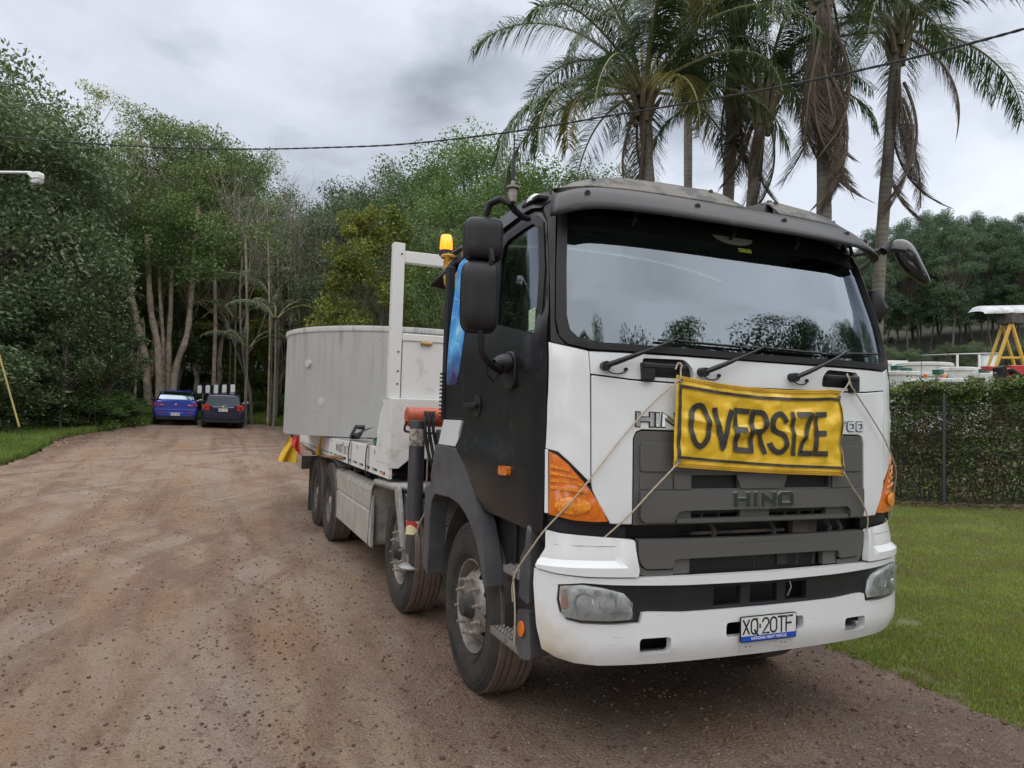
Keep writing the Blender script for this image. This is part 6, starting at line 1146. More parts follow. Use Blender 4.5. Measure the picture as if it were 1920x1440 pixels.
# ---- palms
FR_G = rndmat('palm_green', [(.028, .052, .020), (.045, .078, .030), (.075, .115, .042), (.115, .16, .06)], .38, .25, .25, .5, .1)
FR_Y = rndmat('palm_yellow', [(.12, .13, .03), (.19, .18, .04), (.26, .23, .06), (.20, .15, .06)], .5, .25, .25, .4, .1)
FR_D = rndmat('palm_dead', [(.06, .045, .034), (.10, .078, .060), (.16, .13, .10), (.08, .062, .05)], .8, .15, .25, .2, .1)
RACH = material('palm_stalk', (.17, .16, .07), .6); RACHD = material('palm_stalk_dead', (.10, .075, .055), .8)
def frond_mesh(nm, L_, a0, bend, mat, rm, nl=125, ll=.82, hang=1.15, seed=1, wdt=.026):
    """frond along +X from origin; a0 start elevation (rad), bend total downward turn"""
    R_ = np.random.default_rng(seed); n = 16; p = np.array([0., 0., 0.]); pts = [p.copy()]; dirs = []
    for i in range(n):
        a = a0-bend*((i+.5)/n)**1.35; d = np.array([math.cos(a), .04*math.sin(i*.4+seed), math.sin(a)]); p = p+d*L_/n; pts.append(p.copy()); dirs.append(d)
    mb = MB(); mb.tube(pts, [.035*(1-.85*i/n)+.004 for i in range(n+1)], 5, cap=False); V = []; F = []; rn = []
    for s in (-1, 1):
        for k in range(nl):
            t = .14+.86*(k+R_.uniform(-.4, .4))/nl; t = min(.995, t); i = min(n-1, int(t*n)); fr = t*n-i; b = pts[i]*(1-fr)+pts[i+1]*fr; d = dirs[i]; side = np.array([0, s, 0.]); up = np.cross(d, side)*s; up = up if up[2] > 0 else -up
            l = ll*(.45+.55*math.sin(math.pi*min(1, .12+t*.86)))*R_.uniform(.8, 1.15); v = (side*R_.uniform(.75, 1.1)+d*R_.uniform(.35, .75)+up*R_.uniform(-.35, .35)) if hang < 1.35 else (side*R_.uniform(.15, .75)+d*R_.uniform(.4, 1.1)+np.array([0, R_.uniform(-.3, .3), -R_.uniform(.1, .6)])); v /= np.linalg.norm(v)
            q = [b]; vv = v.copy(); 
            for j in range(3): q.append(q[-1]+vv*l/3); vv = vv+np.array([0, 0, -hang*R_.uniform(.35, .75)]); vv /= np.linalg.norm(vv)
            w = wdt*R_.uniform(.7, 1.2); wd = np.cross(v, [0, 0, 1.]); wd = wd/(np.linalg.norm(wd)+1e-6)*.6+d*.5; wd = wd/np.linalg.norm(wd)*w/2; m = len(V)
            for j, ww in enumerate((.5, 1, .7, .08)): V += [q[j]-wd*ww, q[j]+wd*ww]
            for j in range(3): F.append((m+2*j, m+2*j+1, m+2*j+3, m+2*j+2)); rn.append(R_.random())
    o = npmesh('leaflets', V, F, mat, attr=rn); COL.objects.unlink(o); r = mb.build('rachis', rm, None, fix=False); COL.objects.unlink(r)
    # one mesh per frond, two materials
    bm = bmesh.new(); bm.from_mesh(o.data); nf = len(bm.faces); bm.from_mesh(r.data); bm.faces.ensure_lookup_table()
    for f in bm.faces[nf:]: f.material_index = 1
    me = bpy.data.meshes.new('frond'); bm.to_mesh(me); bm.free(); me.materials.append(mat); me.materials.append(rm); return me
FM = {'up': [frond_mesh('u', 3.6, rad(78), rad(95), FR_G, RACH, seed=s, hang=.8) for s in (1, 2)], 'arch': [frond_mesh('a', 4.0, rad(48), rad(105), FR_G, RACH, seed=s) for s in (3, 4, 5)],
      'low': [frond_mesh('l', 3.9, rad(12), rad(95), FR_G, RACH, seed=s, hang=1.1) for s in (6, 7)], 'yellow': [frond_mesh('y', 3.2, rad(15), rad(110), FR_Y, RACH, seed=8)],
      'dead': [frond_mesh('d', 2.9, rad(-30), rad(62), FR_D, RACHD, seed=s, hang=1.4, ll=.62, wdt=.013, nl=110) for s in (9, 10)], 'small': [frond_mesh('s', 2.4, rad(60), rad(95), FR_G, RACH, nl=44, ll=.45, seed=11)]}
PTR = material('palm_trunk', (.12, .108, .095), .85, noise=(2.2, (.19, .175, .15), .2), dirt=(5, (.10, .08, .065), .5, .75), bump=(10, .5, .02))
nt = PTR.node_tree; N = nt.nodes; b_ = N['Principled BSDF']; src = b_.inputs['Base Color'].links[0].from_socket; tc_ = N.new('ShaderNodeTexCoord'); wv = N.new('ShaderNodeTexWave'); wv.bands_direction = 'Z'; wv.inputs['Scale'].default_value = 2.6; wv.inputs['Distortion'].default_value = 1.5; wv.inputs['Detail'].default_value = 2; mr = N.new('ShaderNodeMapRange'); mr.inputs[1].default_value = .0; mr.inputs[2].default_value = .25; mr.inputs[3].default_value = .5; mr.inputs[4].default_value = 0; mx = N.new('ShaderNodeMixRGB'); mx.inputs[2].default_value = (.05, .042, .036, 1)
nt.links.new(tc_.outputs['Object'], wv.inputs[0]); nt.links.new(wv.outputs[0], mr.inputs[0]); nt.links.new(mr.outputs[0], mx.inputs[0]); nt.links.new(src, mx.inputs[1]); nt.links.new(mx.outputs[0], b_.inputs['Base Color'])
def palm(name, label, base_px, depth, mid, crown, r, nfr, group=None, dead=6, small=False, yellow=(), up=5, skirt=0, sc=1.):
    b = at(*base_px, depth); z0 = terr1(b[0], b[1]); c = Vector(at(*crown, depth)); m_ = Vector(at(*mid, depth)); root = thing(name, label, 'palm tree', (b[0], b[1], z0), group); base = Vector((b[0], b[1], z0-.2))
    P = catmull([base, base.lerp(m_, .5), m_, c], 8); n = len(P); t = MB(); t.tube(P, [r*(1.15-.3*i/n)*(1+.05*math.sin(i*2.1)) for i in range(n)], 14, cap=True); t.build('trunk', PTR, root)
    t = MB()
    if not small:
        for k in range(16):
            a = k*2.4; h = -.75+.055*k; q = c+Vector((math.cos(a)*r*.95, math.sin(a)*r*.95, h)); t.tube([q, q+Vector((math.cos(a)*.10, math.sin(a)*.10, .35)), q+Vector((math.cos(a)*.34, math.sin(a)*.34, .75))], [.075, .06, .028], 6)
        t.build('leaf_boots', material('palm_boot', (.20, .165, .11), .8, noise=(5, (.12, .095, .06), .2)), root)['kind'] = 'stuff'
    R_ = random.Random(len(label)); kinds = [('small' if small else 'up')]*up+[('small' if small else 'arch')]*int((nfr-up)*.6); kinds += [('small' if small else 'low')]*(nfr-len(kinds))+['dead']*dead
    for i, kd in enumerate(kinds):
        me = R_.choice(FM[kd]); o = bpy.data.objects.new('frond', me); COL.objects.link(o); o.parent = root; az = i*2.399+R_.uniform(-.2, .2)
        o.location = c-Vector(root.location)+Vector((math.cos(az)*.12, math.sin(az)*.12, {'up': .25, 'arch': .15, 'low': .02, 'dead': -.35-(R_.random()*skirt), 'small': .1}[kd]))
        s = sc*R_.uniform(.85, 1.12); o.scale = (s, s, s); o.rotation_euler = (R_.uniform(-.25, .25), (R_.uniform(.55, .95) if kd == 'dead' else R_.uniform(-.18, .2)), az)
    for az, mk in yellow: o = bpy.data.objects.new('frond', FM[mk][0]); COL.objects.link(o); o.parent = root; o.location = c-Vector(root.location); o.rotation_euler = (0, .15, az); o.scale = (sc,)*3
    return root
palm('queen_palm', 'leftmost queen palm with yellowing frond behind the truck roof', (1222, 700), 15.5, (1222, 450), (1205, 175), .135, 26, yellow=((-2.9, 'yellow'), (-1.6, 'yellow')), dead=5)
palm('queen_palm', 'second queen palm from the left with a thick brown skirt of dead fronds', (1358, 700), 17, (1362, 450), (1385, -20), .145, 15, dead=12, skirt=2.2, yellow=((-2.6, 'yellow'),))
palm('queen_palm', 'shortest queen palm, its slim trunk forking under the middle crowns', (1405, 700), 16, (1408, 400), (1432, 190), .125, 13, dead=5, sc=.8)
palm('queen_palm', 'tall queen palm with long hanging brown fronds along its upper trunk', (1540, 700), 14.5, (1545, 400), (1542, -40), .15, 17, dead=20, skirt=2.0)
palm('queen_palm', 'rightmost queen palm leaning right beside the truck mirror', (1636, 760), 16.5, (1648, 520), (1684, 60), .14, 18, dead=8, skirt=1.5, yellow=((rad(-25), 'low'), (rad(-50), 'dead')))
palm('queen_palm', 'queen palm whose crown fills the top between the leftmost and tall palms', (1290, 700), 21, (1290, 420), (1290, 20), .13, 12, dead=4)
for px, d, cy, nf, s_ in ((440, 36, 600, 10, 1.0), (462, 33, 655, 9, .9), (508, 35, 560, 11, 1.3), (515, 31, 600, 9, .9), (430, 38, 640, 8, 1.0), (560, 36, 610, 8, 1.1), (600, 38, 600, 9, 1.1)):
    palm('forest_palm', 'small feathery forest palm in the shade between the cars and the tank', (px, 745), d, (px+1, 700), (px+2, cy), .045, nf, 'small palms in the shaded forest', 0, True, sc=s_, up=2)
# =================================================================== FENCE AND HEDGE
HA = np.array([9.56, 7.16]); HBv = np.array([11.04, 5.58]); HD = (HBv-HA)/np.linalg.norm(HBv-HA); HN = np.array([HD[1], -HD[0]]); HN = HN if HN@(CP[:2]-HA) > 0 else -HN
def hp(s, d, z):
    p = HA+HD*s-HN*d; return (p[0], p[1], terr1(p[0], p[1])+z)
hed = thing('hedge', 'dense clipped leafy hedge behind the chain link fence at the right', 'hedge', hp(1.5, .5, 0)); HL0 = np.array(hed.location)
n = 90000; s = rng.uniform(-2.6, 5.0, n); d = .06+.95*rng.random(n)**2.0; top = np.array([2.16+.22*vn(a, 0, .9, 41)+.14*vn(a, 0, 3.2, 42)+.08*vn(a, 0, 11, 45) for a in s]); z = .04+(top-.04)*rng.random(n)**.85
zt = rng.random(n) < .22; z[zt] = (top+np.abs(rng.normal(0, .09, n))*(rng.random(n) < .5)-.03)[zt]; d[zt] = rng.uniform(0, 1, zt.sum())
bulge = np.array([.20*vn(a, b, 1.3, 43)+.12*vn(a, b, 4, 44) for a, b in zip(s, z)]); d = d+bulge
P = HA[None]+HD[None]*s[:, None]-HN[None]*d[:, None]; Cc = np.stack([P[:, 0], P[:, 1], terr(P[:, 0], P[:, 1])+z], 1)-HL0
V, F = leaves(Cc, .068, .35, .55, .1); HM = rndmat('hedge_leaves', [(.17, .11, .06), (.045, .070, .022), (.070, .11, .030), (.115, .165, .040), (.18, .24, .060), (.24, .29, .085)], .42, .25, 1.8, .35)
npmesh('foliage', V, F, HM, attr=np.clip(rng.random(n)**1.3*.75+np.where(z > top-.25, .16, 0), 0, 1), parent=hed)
t = MB()
for k in range(170):
    a = random.uniform(-3.4, 6.4); b = a+random.uniform(-.5, .5); q0 = Vector(hp(a, .45+random.uniform(-.25, .25), -.05))-Vector(HL0); q1 = Vector(hp(b, .4+random.uniform(-.35, .35), random.uniform(1.2, 2.15)))-Vector(HL0); t.tube([q0, q0.lerp(q1, .5)+Vector((random.uniform(-.1, .1), random.uniform(-.1, .1), 0)), q1], [.014, .010, .004], 5, cap=False)
o = t.build('stems', BARKD, None, fix=False); o.parent = hed; o['kind'] = 'stuff'
fen = thing('chain_link_fence', 'chain link fence with dark posts in front of the hedge', 'fence', hp(.9, 0, 0)); FG = material('fence_galv', (.10, .105, .10), .6, metal=.4)
for sp in (-1.95, .90, 3.75): t = MB(); t.tube([Vector(hp(sp, -.02, -.1)), Vector(hp(sp, -.02, 2.10))], .030, 10); t.build('fence_post', material('fence_post_dark', (.035, .038, .04), .6), fen)
t = MB()
for z in (.06, 1.0, 1.85): t.tube([Vector(hp(-3.4, .015, z)), Vector(hp(0, .015, z)), Vector(hp(3, .015, z)), Vector(hp(6.4, .015, z))], .0022, 4)
t.build('fence_wire', FG, fen)
t = MB(); H_ = 1.8
for k in range(int((9.8+H_)/.075)):
    s0 = -3.4-H_+k*.075
    for sg in (1, -1):
        a0, b0 = (s0, .05), (s0+H_, .05+H_)
        if sg < 0: a0, b0 = (s0, .05+H_), (s0+H_, .05)
        if a0[0] < -3.4: f = (-3.4-a0[0])/(b0[0]-a0[0]); a0 = (-3.4, a0[1]+(b0[1]-a0[1])*f)
        if b0[0] > 6.4: f = (6.4-a0[0])/(b0[0]-a0[0]); b0 = (6.4, a0[1]+(b0[1]-a0[1])*f)
        if b0[0] > a0[0]: t.tube([Vector(hp(a0[0], .0, a0[1])), Vector(hp(b0[0], .0, b0[1]))], .0009, 3, cap=False)
t.build('chain_link_mesh', FG, fen, fix=False)['kind'] = 'stuff'
# leaf litter under the hedge and on the left verge
def litter(name, pts, label):
    n = len(pts); P = np.array(pts); V, F = leaves(np.stack([P[:, 0], P[:, 1], terr(P[:, 0], P[:, 1])+.015+rng.random(n)*.03], 1), .055, 2.5, .6); tag(npmesh(name, V, F, LITM, attr=rng.random(n)), label, 'leaf litter', kind='stuff')
LITM = rndmat('litter', [(.07, .04, .025), (.12, .075, .045), (.17, .12, .08), (.10, .07, .05)], .9)
litter('hedge_litter', [tuple(np.array(hp(rng.uniform(-1, 5), -.05-.45*rng.random()**1.5, 0))[:2]) for _ in range(2600)], 'brown fallen leaves lying along the foot of the hedge')
lp = ground_hit(95, 826); litter('verge_litter', [(lp[0]+rng.normal(0, 1.0)-.2, lp[1]+rng.normal(0, 1.8)) for _ in range(3500)], 'brown fallen leaves at the left gravel edge')
# =================================================================== YARD BEYOND THE HEDGE
CONW = material('concrete_pale', (.50, .50, .48), .8, noise=(1.5, (.58, .58, .56), .3), dirt=(3, (.30, .30, .28), .5, .75))
GREENP = material('green_lid', (.01, .10, .065), .5)
def ytank(px0, px1, ytop, depth, label, h=1.7, group=None):
    c = at((px0+px1)/2, ytop, depth); r = (px1-px0)/2/FPX*depth; g0 = terr1(c[0], c[1]); top = c[2]; rt = thing('concrete_tank', label, 'concrete tank', (c[0], c[1], min(g0, top-h)), group); M = Matrix.Translation((c[0], c[1], min(g0, top-h))) @ Matrix.Rotation(-math.pi/2, 4, 'Y'); H = top-min(g0, top-h)
    t = MB(); t.lathe([(0, 0), (0, r), (H-.14, r), (H-.12, r+.04), (H-.02, r+.04), (H, r), (H, r-.12), (H-.25, r-.14), (H-.25, 0)], M, 48); t.build('tank_wall', CONW, rt)
    t = MB(); q = Vector((c[0], c[1], H+min(g0, top-h))); dr = Vector((CP[0]-c[0], CP[1]-c[1], 0)).normalized(); t.cyl(q+dr*(r+.0)-Vector((0, 0, .5)), q+dr*(r+.012)-Vector((0, 0, .5)), .06, 10); t.build('pipe_socket', BLACK, rt); return rt
ytank(1640, 1668, 679, 30, 'narrow white concrete tank just right of the truck cab')
ytank(1687, 1779, 682, 27, 'widest white concrete tank in the yard behind the hedge')
ytank(1766, 1829, 690, 24.5, 'white concrete tank in the yard with vertical stains right of the widest tank')
ytank(1650, 1722, 698, 23.5, 'low white concrete tank directly behind the left end of the hedge')
ytank(1722, 1770, 700, 24.5, 'low concrete tank between the two larger yard tanks')
ytank(1826, 1866, 698, 23.5, 'small grey concrete tank with a black socket left of the red crane')
for px, py, d, lb in ((1654, 693, 22.8, 'green plastic box lid nearest the truck cab'), (1681, 689, 26, 'green plastic box second from the truck cab'), (1699, 694, 23.3, 'green plastic box in front of the widest yard tank'), (1759, 697, 24, 'green plastic box between the two tall yard tanks'), (1846, 696, 23.2, 'green plastic box beside the yellow gantry leg')):
    c = at(px, py+4, d); t = MB(); w = 7/FPX*d; t.box((-w, -w, 0), (w, w, .14)); t.box((-w*1.08, -w*1.08, .10), (w*1.08, w*1.08, .13)); o = t.build('green_box', GREENP, None, bev=.012); o.location = Vector(c); tag(o, lb, 'box', 'green lids on the yard tanks')
# second truck's roof seen over the hedge
c = Vector(at(1768, 722, 17.5)); pk = thing('parked_truck', 'white truck behind the hedge with two amber roof beacons', 'truck', (c.x, c.y, terr1(c.x, c.y))); a = math.atan2(HD[1], HD[0]); M = Matrix.Translation((c.x, c.y, c.z)) @ Matrix.Rotation(a, 4, 'Z')
t = MB(); t.prism([(-.80, -.05), (.80, -.05), (.76, .11), (.5, .17), (-.5, .17), (-.76, .11)], 0, 1.3, lambda a_, b, d: M @ Vector((a_, d, b))); t.build('cab_roof', WHITE2, pk, bev=.03)
t = MB(); t.box((-.86, -.22, -.02), (.74, .02, .07), M); t.box((.55, -.10, .05), (.86, .1, .18), M); t.build('roof_visor', PGREY, pk, bev=.02)
t = MB(); t.box((-.8, .0, -1.2), (.8, 1.4, -.05), M); t.build('cab_body', WHITE2, pk, bev=.05)
t = MB(); t.box((-.7, -.012, -.65), (.7, .0, -.10), M); t.build('windscreen', SGLASS, pk)
g0 = terr1(c.x, c.y); bz = g0-c.z
t = MB(); t.box((-.8, .1, bz+.45), (.8, 3.8, bz+.75), M); t.build('chassis', CHAS, pk)
t = MB(); t.box((-.85, 1.5, bz+.75), (.85, 4.0, bz+.9), M); t.build('tray', WHITE2, pk)
for xx in (-.72, .72):
    for yy in (.55, 3.0): t = MB(); t.lathe([(-.12, .05), (-.12, .28), (-.1, .42), (.1, .42), (.12, .28), (.12, .05)], M @ Matrix.Translation((xx, yy, bz+.42)), 20); t.build('wheel', TYRE, pk)
for px in (1736, 1770):
    b = Vector(at(px, 706, 17.7)); t = MB(); t.lathe([(-.03, 0), (-.03, .035), (.0, .04), (.05, .035), (.065, .02), (.065, 0)], Matrix.Translation(b) @ Matrix.Rotation(-math.pi/2, 4, 'Y'), 14); t.build('beacon', material('beacon_orange', (.75, .17, .01), .25, coat=.4), pk)
t = MB(); q = Vector(at(1727, 712, 17.6)); t.tube([q, q+Vector((.02, 0, .75))], .006, 4); t.build('whip_antenna', PLAST, pk)
c = Vector(at(1870, 726, 22.5)); t = MB(); t.box((-.55, -.4, -1.0), (.5, .6, .42)); o = t.build('concrete_block', CONW, None, bev=.03); o.location = c; o.rotation_euler = (0, 0, -.8); tag(o, 'pale concrete block beside the red crane arm', 'block')
# red folded crane
RD = material('crane_red', (.42, .03, .035), .4, noise=(4, (.5, .06, .06), .3), coat=.2)
c = Vector(at(1900, 720, 19)); cr_ = thing('loader_crane', 'red folded loader crane arm at the right picture edge', 'crane', (c.x, c.y, terr1(c.x, c.y)))
def beam(pts, w, mat, nm, dp):
    t = MB(); P = [Vector(at(a, b, dp)) for a, b in pts]; off = Vector((_f[0], _f[1], 0))*w; n = len(P); t.add([tuple(p) for p in P]+[tuple(p+off) for p in P], [tuple(range(n)), tuple(range(2*n-1, n-1, -1))]+[(i, (i+1) % n, n+(i+1) % n, n+i) for i in range(n)]); return t.build(nm, mat, cr_, bev=.02)
beam([(1884, 692), (1896, 689), (1950, 725), (1950, 745), (1890, 716)], .3, RD, 'crane_boom', 19)
beam([(1892, 685), (1950, 684), (1950, 712), (1912, 704)], .3, RD, 'crane_outer_boom', 19.5)
beam([(1877, 688), (1886, 684), (1890, 694), (1886, 708), (1920, 735), (1912, 738), (1878, 706)], .35, BLACK, 'crane_knuckle', 18.9)
beam([(1850, 686), (1876, 687), (1876, 695), (1856, 695)], .3, RD, 'crane_link', 20)
beam([(1900, 690), (1925, 708), (1922, 712), (1898, 696)], .2, PLAST, 'crane_ram', 18.8)
beam([(1895, 730), (1950, 730), (1950, 800), (1895, 800)], .8, CHAS, 'crane_column', 19.2)
# yellow gantry with barrel roof
GY = material('gantry_yellow', (.48, .27, .03), .5, noise=(6, (.58, .34, .05), .3), dirt=(9, (.2, .12, .06), .55, .8))
ap = Vector(at(1896, 604, 27)); ga = thing('gantry', 'yellow A frame gantry carrying a curved corrugated roof', 'gantry', (ap.x, ap.y, terr1(ap.x, ap.y)))
nv0 = Vector((_f[0]+.35, _f[1]-.02, 0)).normalized()
for a_ in (1863, 1925):
    f_ = Vector(at(a_, 700, 27)); g_ = Vector((f_.x+(f_.x-ap.x)*.25, f_.y+(f_.y-ap.y)*.25, f_.z-.55)); off = Vector((.18, .1, 0))
    t = MB(); t.tube([ap, f_, g_], .07, 6); t.build('leg', GY, ga)
    t = MB(); t.tube([ap+nv0*.9, f_+nv0*.9, g_+nv0*.9], .06, 6); t.build('leg', GY, ga)
t = MB(); t.tube([Vector(at(1877, 671, 27)), Vector(at(1914, 671, 27))], .05, 6); t.build('brace', GY, ga)
t = MB(); t.box((ap.x-.15, ap.y-.15, ap.z-.05), (ap.x+.75, ap.y+.5, ap.z+.35)); t.build('winch_head', CHAS, ga, bev=.03)
ra = Vector(at(1846, 588, 27)); rb = Vector(at(1960, 586, 27)); dv = (rb-ra); ln = dv.length; dv.normalize(); nv = Vector((_f[0], _f[1], 0)).normalized()
def barrel(s_, q):
    an = math.pi*q; rr = .62+.012*math.sin(s_*ln*2*math.pi/.09); e = 1-.55*(1-sstep(0, .16, s_))**2
    an *= .55; return ra+dv*(s_*ln+ .0)+nv*(.9-rr*1.45*math.cos(an))+Vector((0, 0, .40*rr/.62*math.sin(an)*e))
t = MB(); t.grid(barrel, 260, 12); t.build('barrel_roof', material('roof_galv', (.48, .49, .50), .45, metal=.5, dirt=(2, (.32, .31, .30), .45, .7)), ga, fix=False)
# open shed
c0 = at(1790, 664, 36); c1 = at(1872, 662, 36); sh = thing('open_shed', 'open shed with pale wall in front of the far pines', 'shed', (c0[0], c0[1], terr1(c0[0], c0[1]))); A0, A1 = Vector(c0), Vector(c1); bk = nv*3
t = MB(); t.add([A0, A1, A1+bk+Vector((0, 0, .2)), A0+bk+Vector((0, 0, .2))], [(0, 1, 2, 3)]); t.build('roof', MATS['roof_galv'], sh, solid=.06)
B0, B1 = Vector(at(1836, 664, 36.1)), Vector(at(1870, 663, 36.1)); t = MB(); t.add([B0, B1, B1-Vector((0, 0, 2.2)), B0-Vector((0, 0, 2.2))], [(0, 1, 2, 3)]); t.build('wall', material('shed_wall', (.42, .45, .45), .6), sh, solid=.05)
for px in (1795, 1836): q = Vector(at(px, 665, 35.9)); t = MB(); t.tube([q, Vector((q.x, q.y, terr1(q.x, q.y)))], .06, 6); t.build('post', WHITE2, sh)
c0 = Vector(at(1640, 676, 34)); c1 = Vector(at(1702, 677, 34)); t = MB(); t.add([c0, c1, c1+nv*2.5+Vector((0, 0, .15)), c0+nv*2.5+Vector((0, 0, .15)), c0-Vector((0, 0, .5)), c1-Vector((0, 0, .5))], [(0, 1, 2, 3), (0, 1, 5, 4)]); o = t.build('low_shed', MATS['shed_wall'], None, solid=.06); tag(o, 'low grey shed roof behind the narrow white tank', 'shed')
# =================================================================== OVERHEAD CABLE, LAMP, GUY WIRE
cpx = [(a_, b_, c_*.72) for a_, b_, c_ in [(-200, 232, 25), (0, 255, 22), (150, 268, 21), (320, 277, 19.8), (470, 279.5, 18.8), (600, 277, 17.8), (760, 270, 16.6), (960, 247, 15), (1150, 216, 13.8), (1350, 183, 12.6), (1545, 146, 11.4), (1730, 104, 10.4), (1920, 54, 9.6), (2150, -15, 8.8)]]
P = catmull([Vector(at(*q)) for q in cpx], 40); t = MB(); fine = P
for ph in (0, math.pi): t.tube([p+Vector((0, math.cos(i*.55+ph)*.005, math.sin(i*.55+ph)*.005)) for i, p in enumerate(fine)], .011, 5)
o = t.build('power_cable', BLACK, None, fix=False); tag(o, 'black twisted overhead cable sagging across the sky', 'cable')
A = Vector(at(58, 323.5, 15)); Bp = Vector(at(-70, 322, 15.4)); lm = thing('street_lamp', 'white street lamp arm reaching in from the left edge', 'street lamp', (Bp.x, Bp.y, terr1(Bp.x, Bp.y)))
LG = material('lamp_white', (.62, .63, .62), .4); t = MB(); t.tube([Bp, A], .030, 8); t.build('arm', LG, lm); t = MB(); t.tube([Vector((Bp.x, Bp.y, terr1(Bp.x, Bp.y)-.1)), Bp+Vector((0, 0, .4))], [.11, .07], 10); t.build('pole', STEEL, lm)
dv2 = (A-Bp).normalized(); H0 = A+dv2*.13+Vector((0, 0, -.02)); M = Matrix.Translation(H0) @ Matrix(((dv2.x, -dv2.y, 0, 0), (dv2.y, dv2.x, 0, 0), (0, 0, 1, 0), (0, 0, 0, 1)))
t = MB(); t.prism(rc([(-.15, .015), (.127, .015), (.15, -.037), (.142, -.12), (-.045, -.12), (-.09, -.075), (-.15, -.037)], .02), -.075, .075, lambda a, b, d: M @ Vector((a, d, b))); hd = t.build('lamp_head', LG, lm, bev=.02)
t = MB(); t.box((-.06, -.064, -.225), (.135, .064, -.12), M); t.build('lamp_lens', material('lamp_diffuser', (.55, .57, .58), .25, coat=.3), hd, bev=.03)
for k in range(3): t = MB(); t.box((-.075, -.068, -.15-.022*k), (.15, .068, -.144-.022*k), M); t.build('lens_ring', LG, hd)
gw = thing('guy_wire', 'stay wire with yellow plastic guard running into the ground at the left', 'guy wire', tuple(ground_hit(47, 838)))
gd = float((np.array(ground_hit(47, 838))-CP)@_f); g0_, g1_, g2_ = Vector(at(-60, 430, gd)), Vector(at(-2, 664, gd)), Vector(at(36, 800, gd)); g3_ = Vector(at(47, 840, gd)); g3_.z = min(g3_.z, terr1(g3_.x, g3_.y)-.05)
t = MB(); t.tube([g0_, g1_, g2_, g3_], .007, 5); t.build('wire', BLACK, gw); t = MB(); t.tube([g1_, g1_.lerp(g2_, .5), g2_], .024, 8); t.build('guard', material('guard_yellow', (.42, .33, .10), .6, noise=(6, (.30, .24, .10), .2)), gw)
# =================================================================== SIGN BOARD
S0, S1 = Vector(at(370, 730, 33)), Vector(at(440, 728, 32.4)); sb = thing('chevron_board', 'black and white striped road end board behind the parked cars', 'sign', ((S0.x+S1.x)/2, (S0.y+S1.y)/2, terr1((S0.x+S1.x)/2, S0.y))); dS = (S1-S0); LS = dS.length; dS.normalize(); nS = Vector((dS.y, -dS.x, 0))
fS = lambda a, b, d: S0+dS*a+Vector((0, 0, b))+nS*d
t = MB(); t.prism(rc([(0, -.185), (LS, -.185), (LS, .185), (0, .185)], .03), -.02, 0, fS); t.build('board', BLACK, sb)
for k in range(5): a0 = LS*(.005+.222*k); t = MB(); t.prism(rc([(a0, -.18), (a0+LS*.115, -.18), (a0+LS*.115, .18), (a0, .18)], .04), .001, .006, fS); t.build('white_panel', material('sign_white', (.74, .76, .74), .5), sb)
for a0 in (.28, LS-.28): p = fS(a0, -.1, -.05); t = MB(); t.tube([p, Vector((p.x, p.y, terr1(p.x, p.y)-.1))], .03, 8); t.build('post', STEEL, sb)
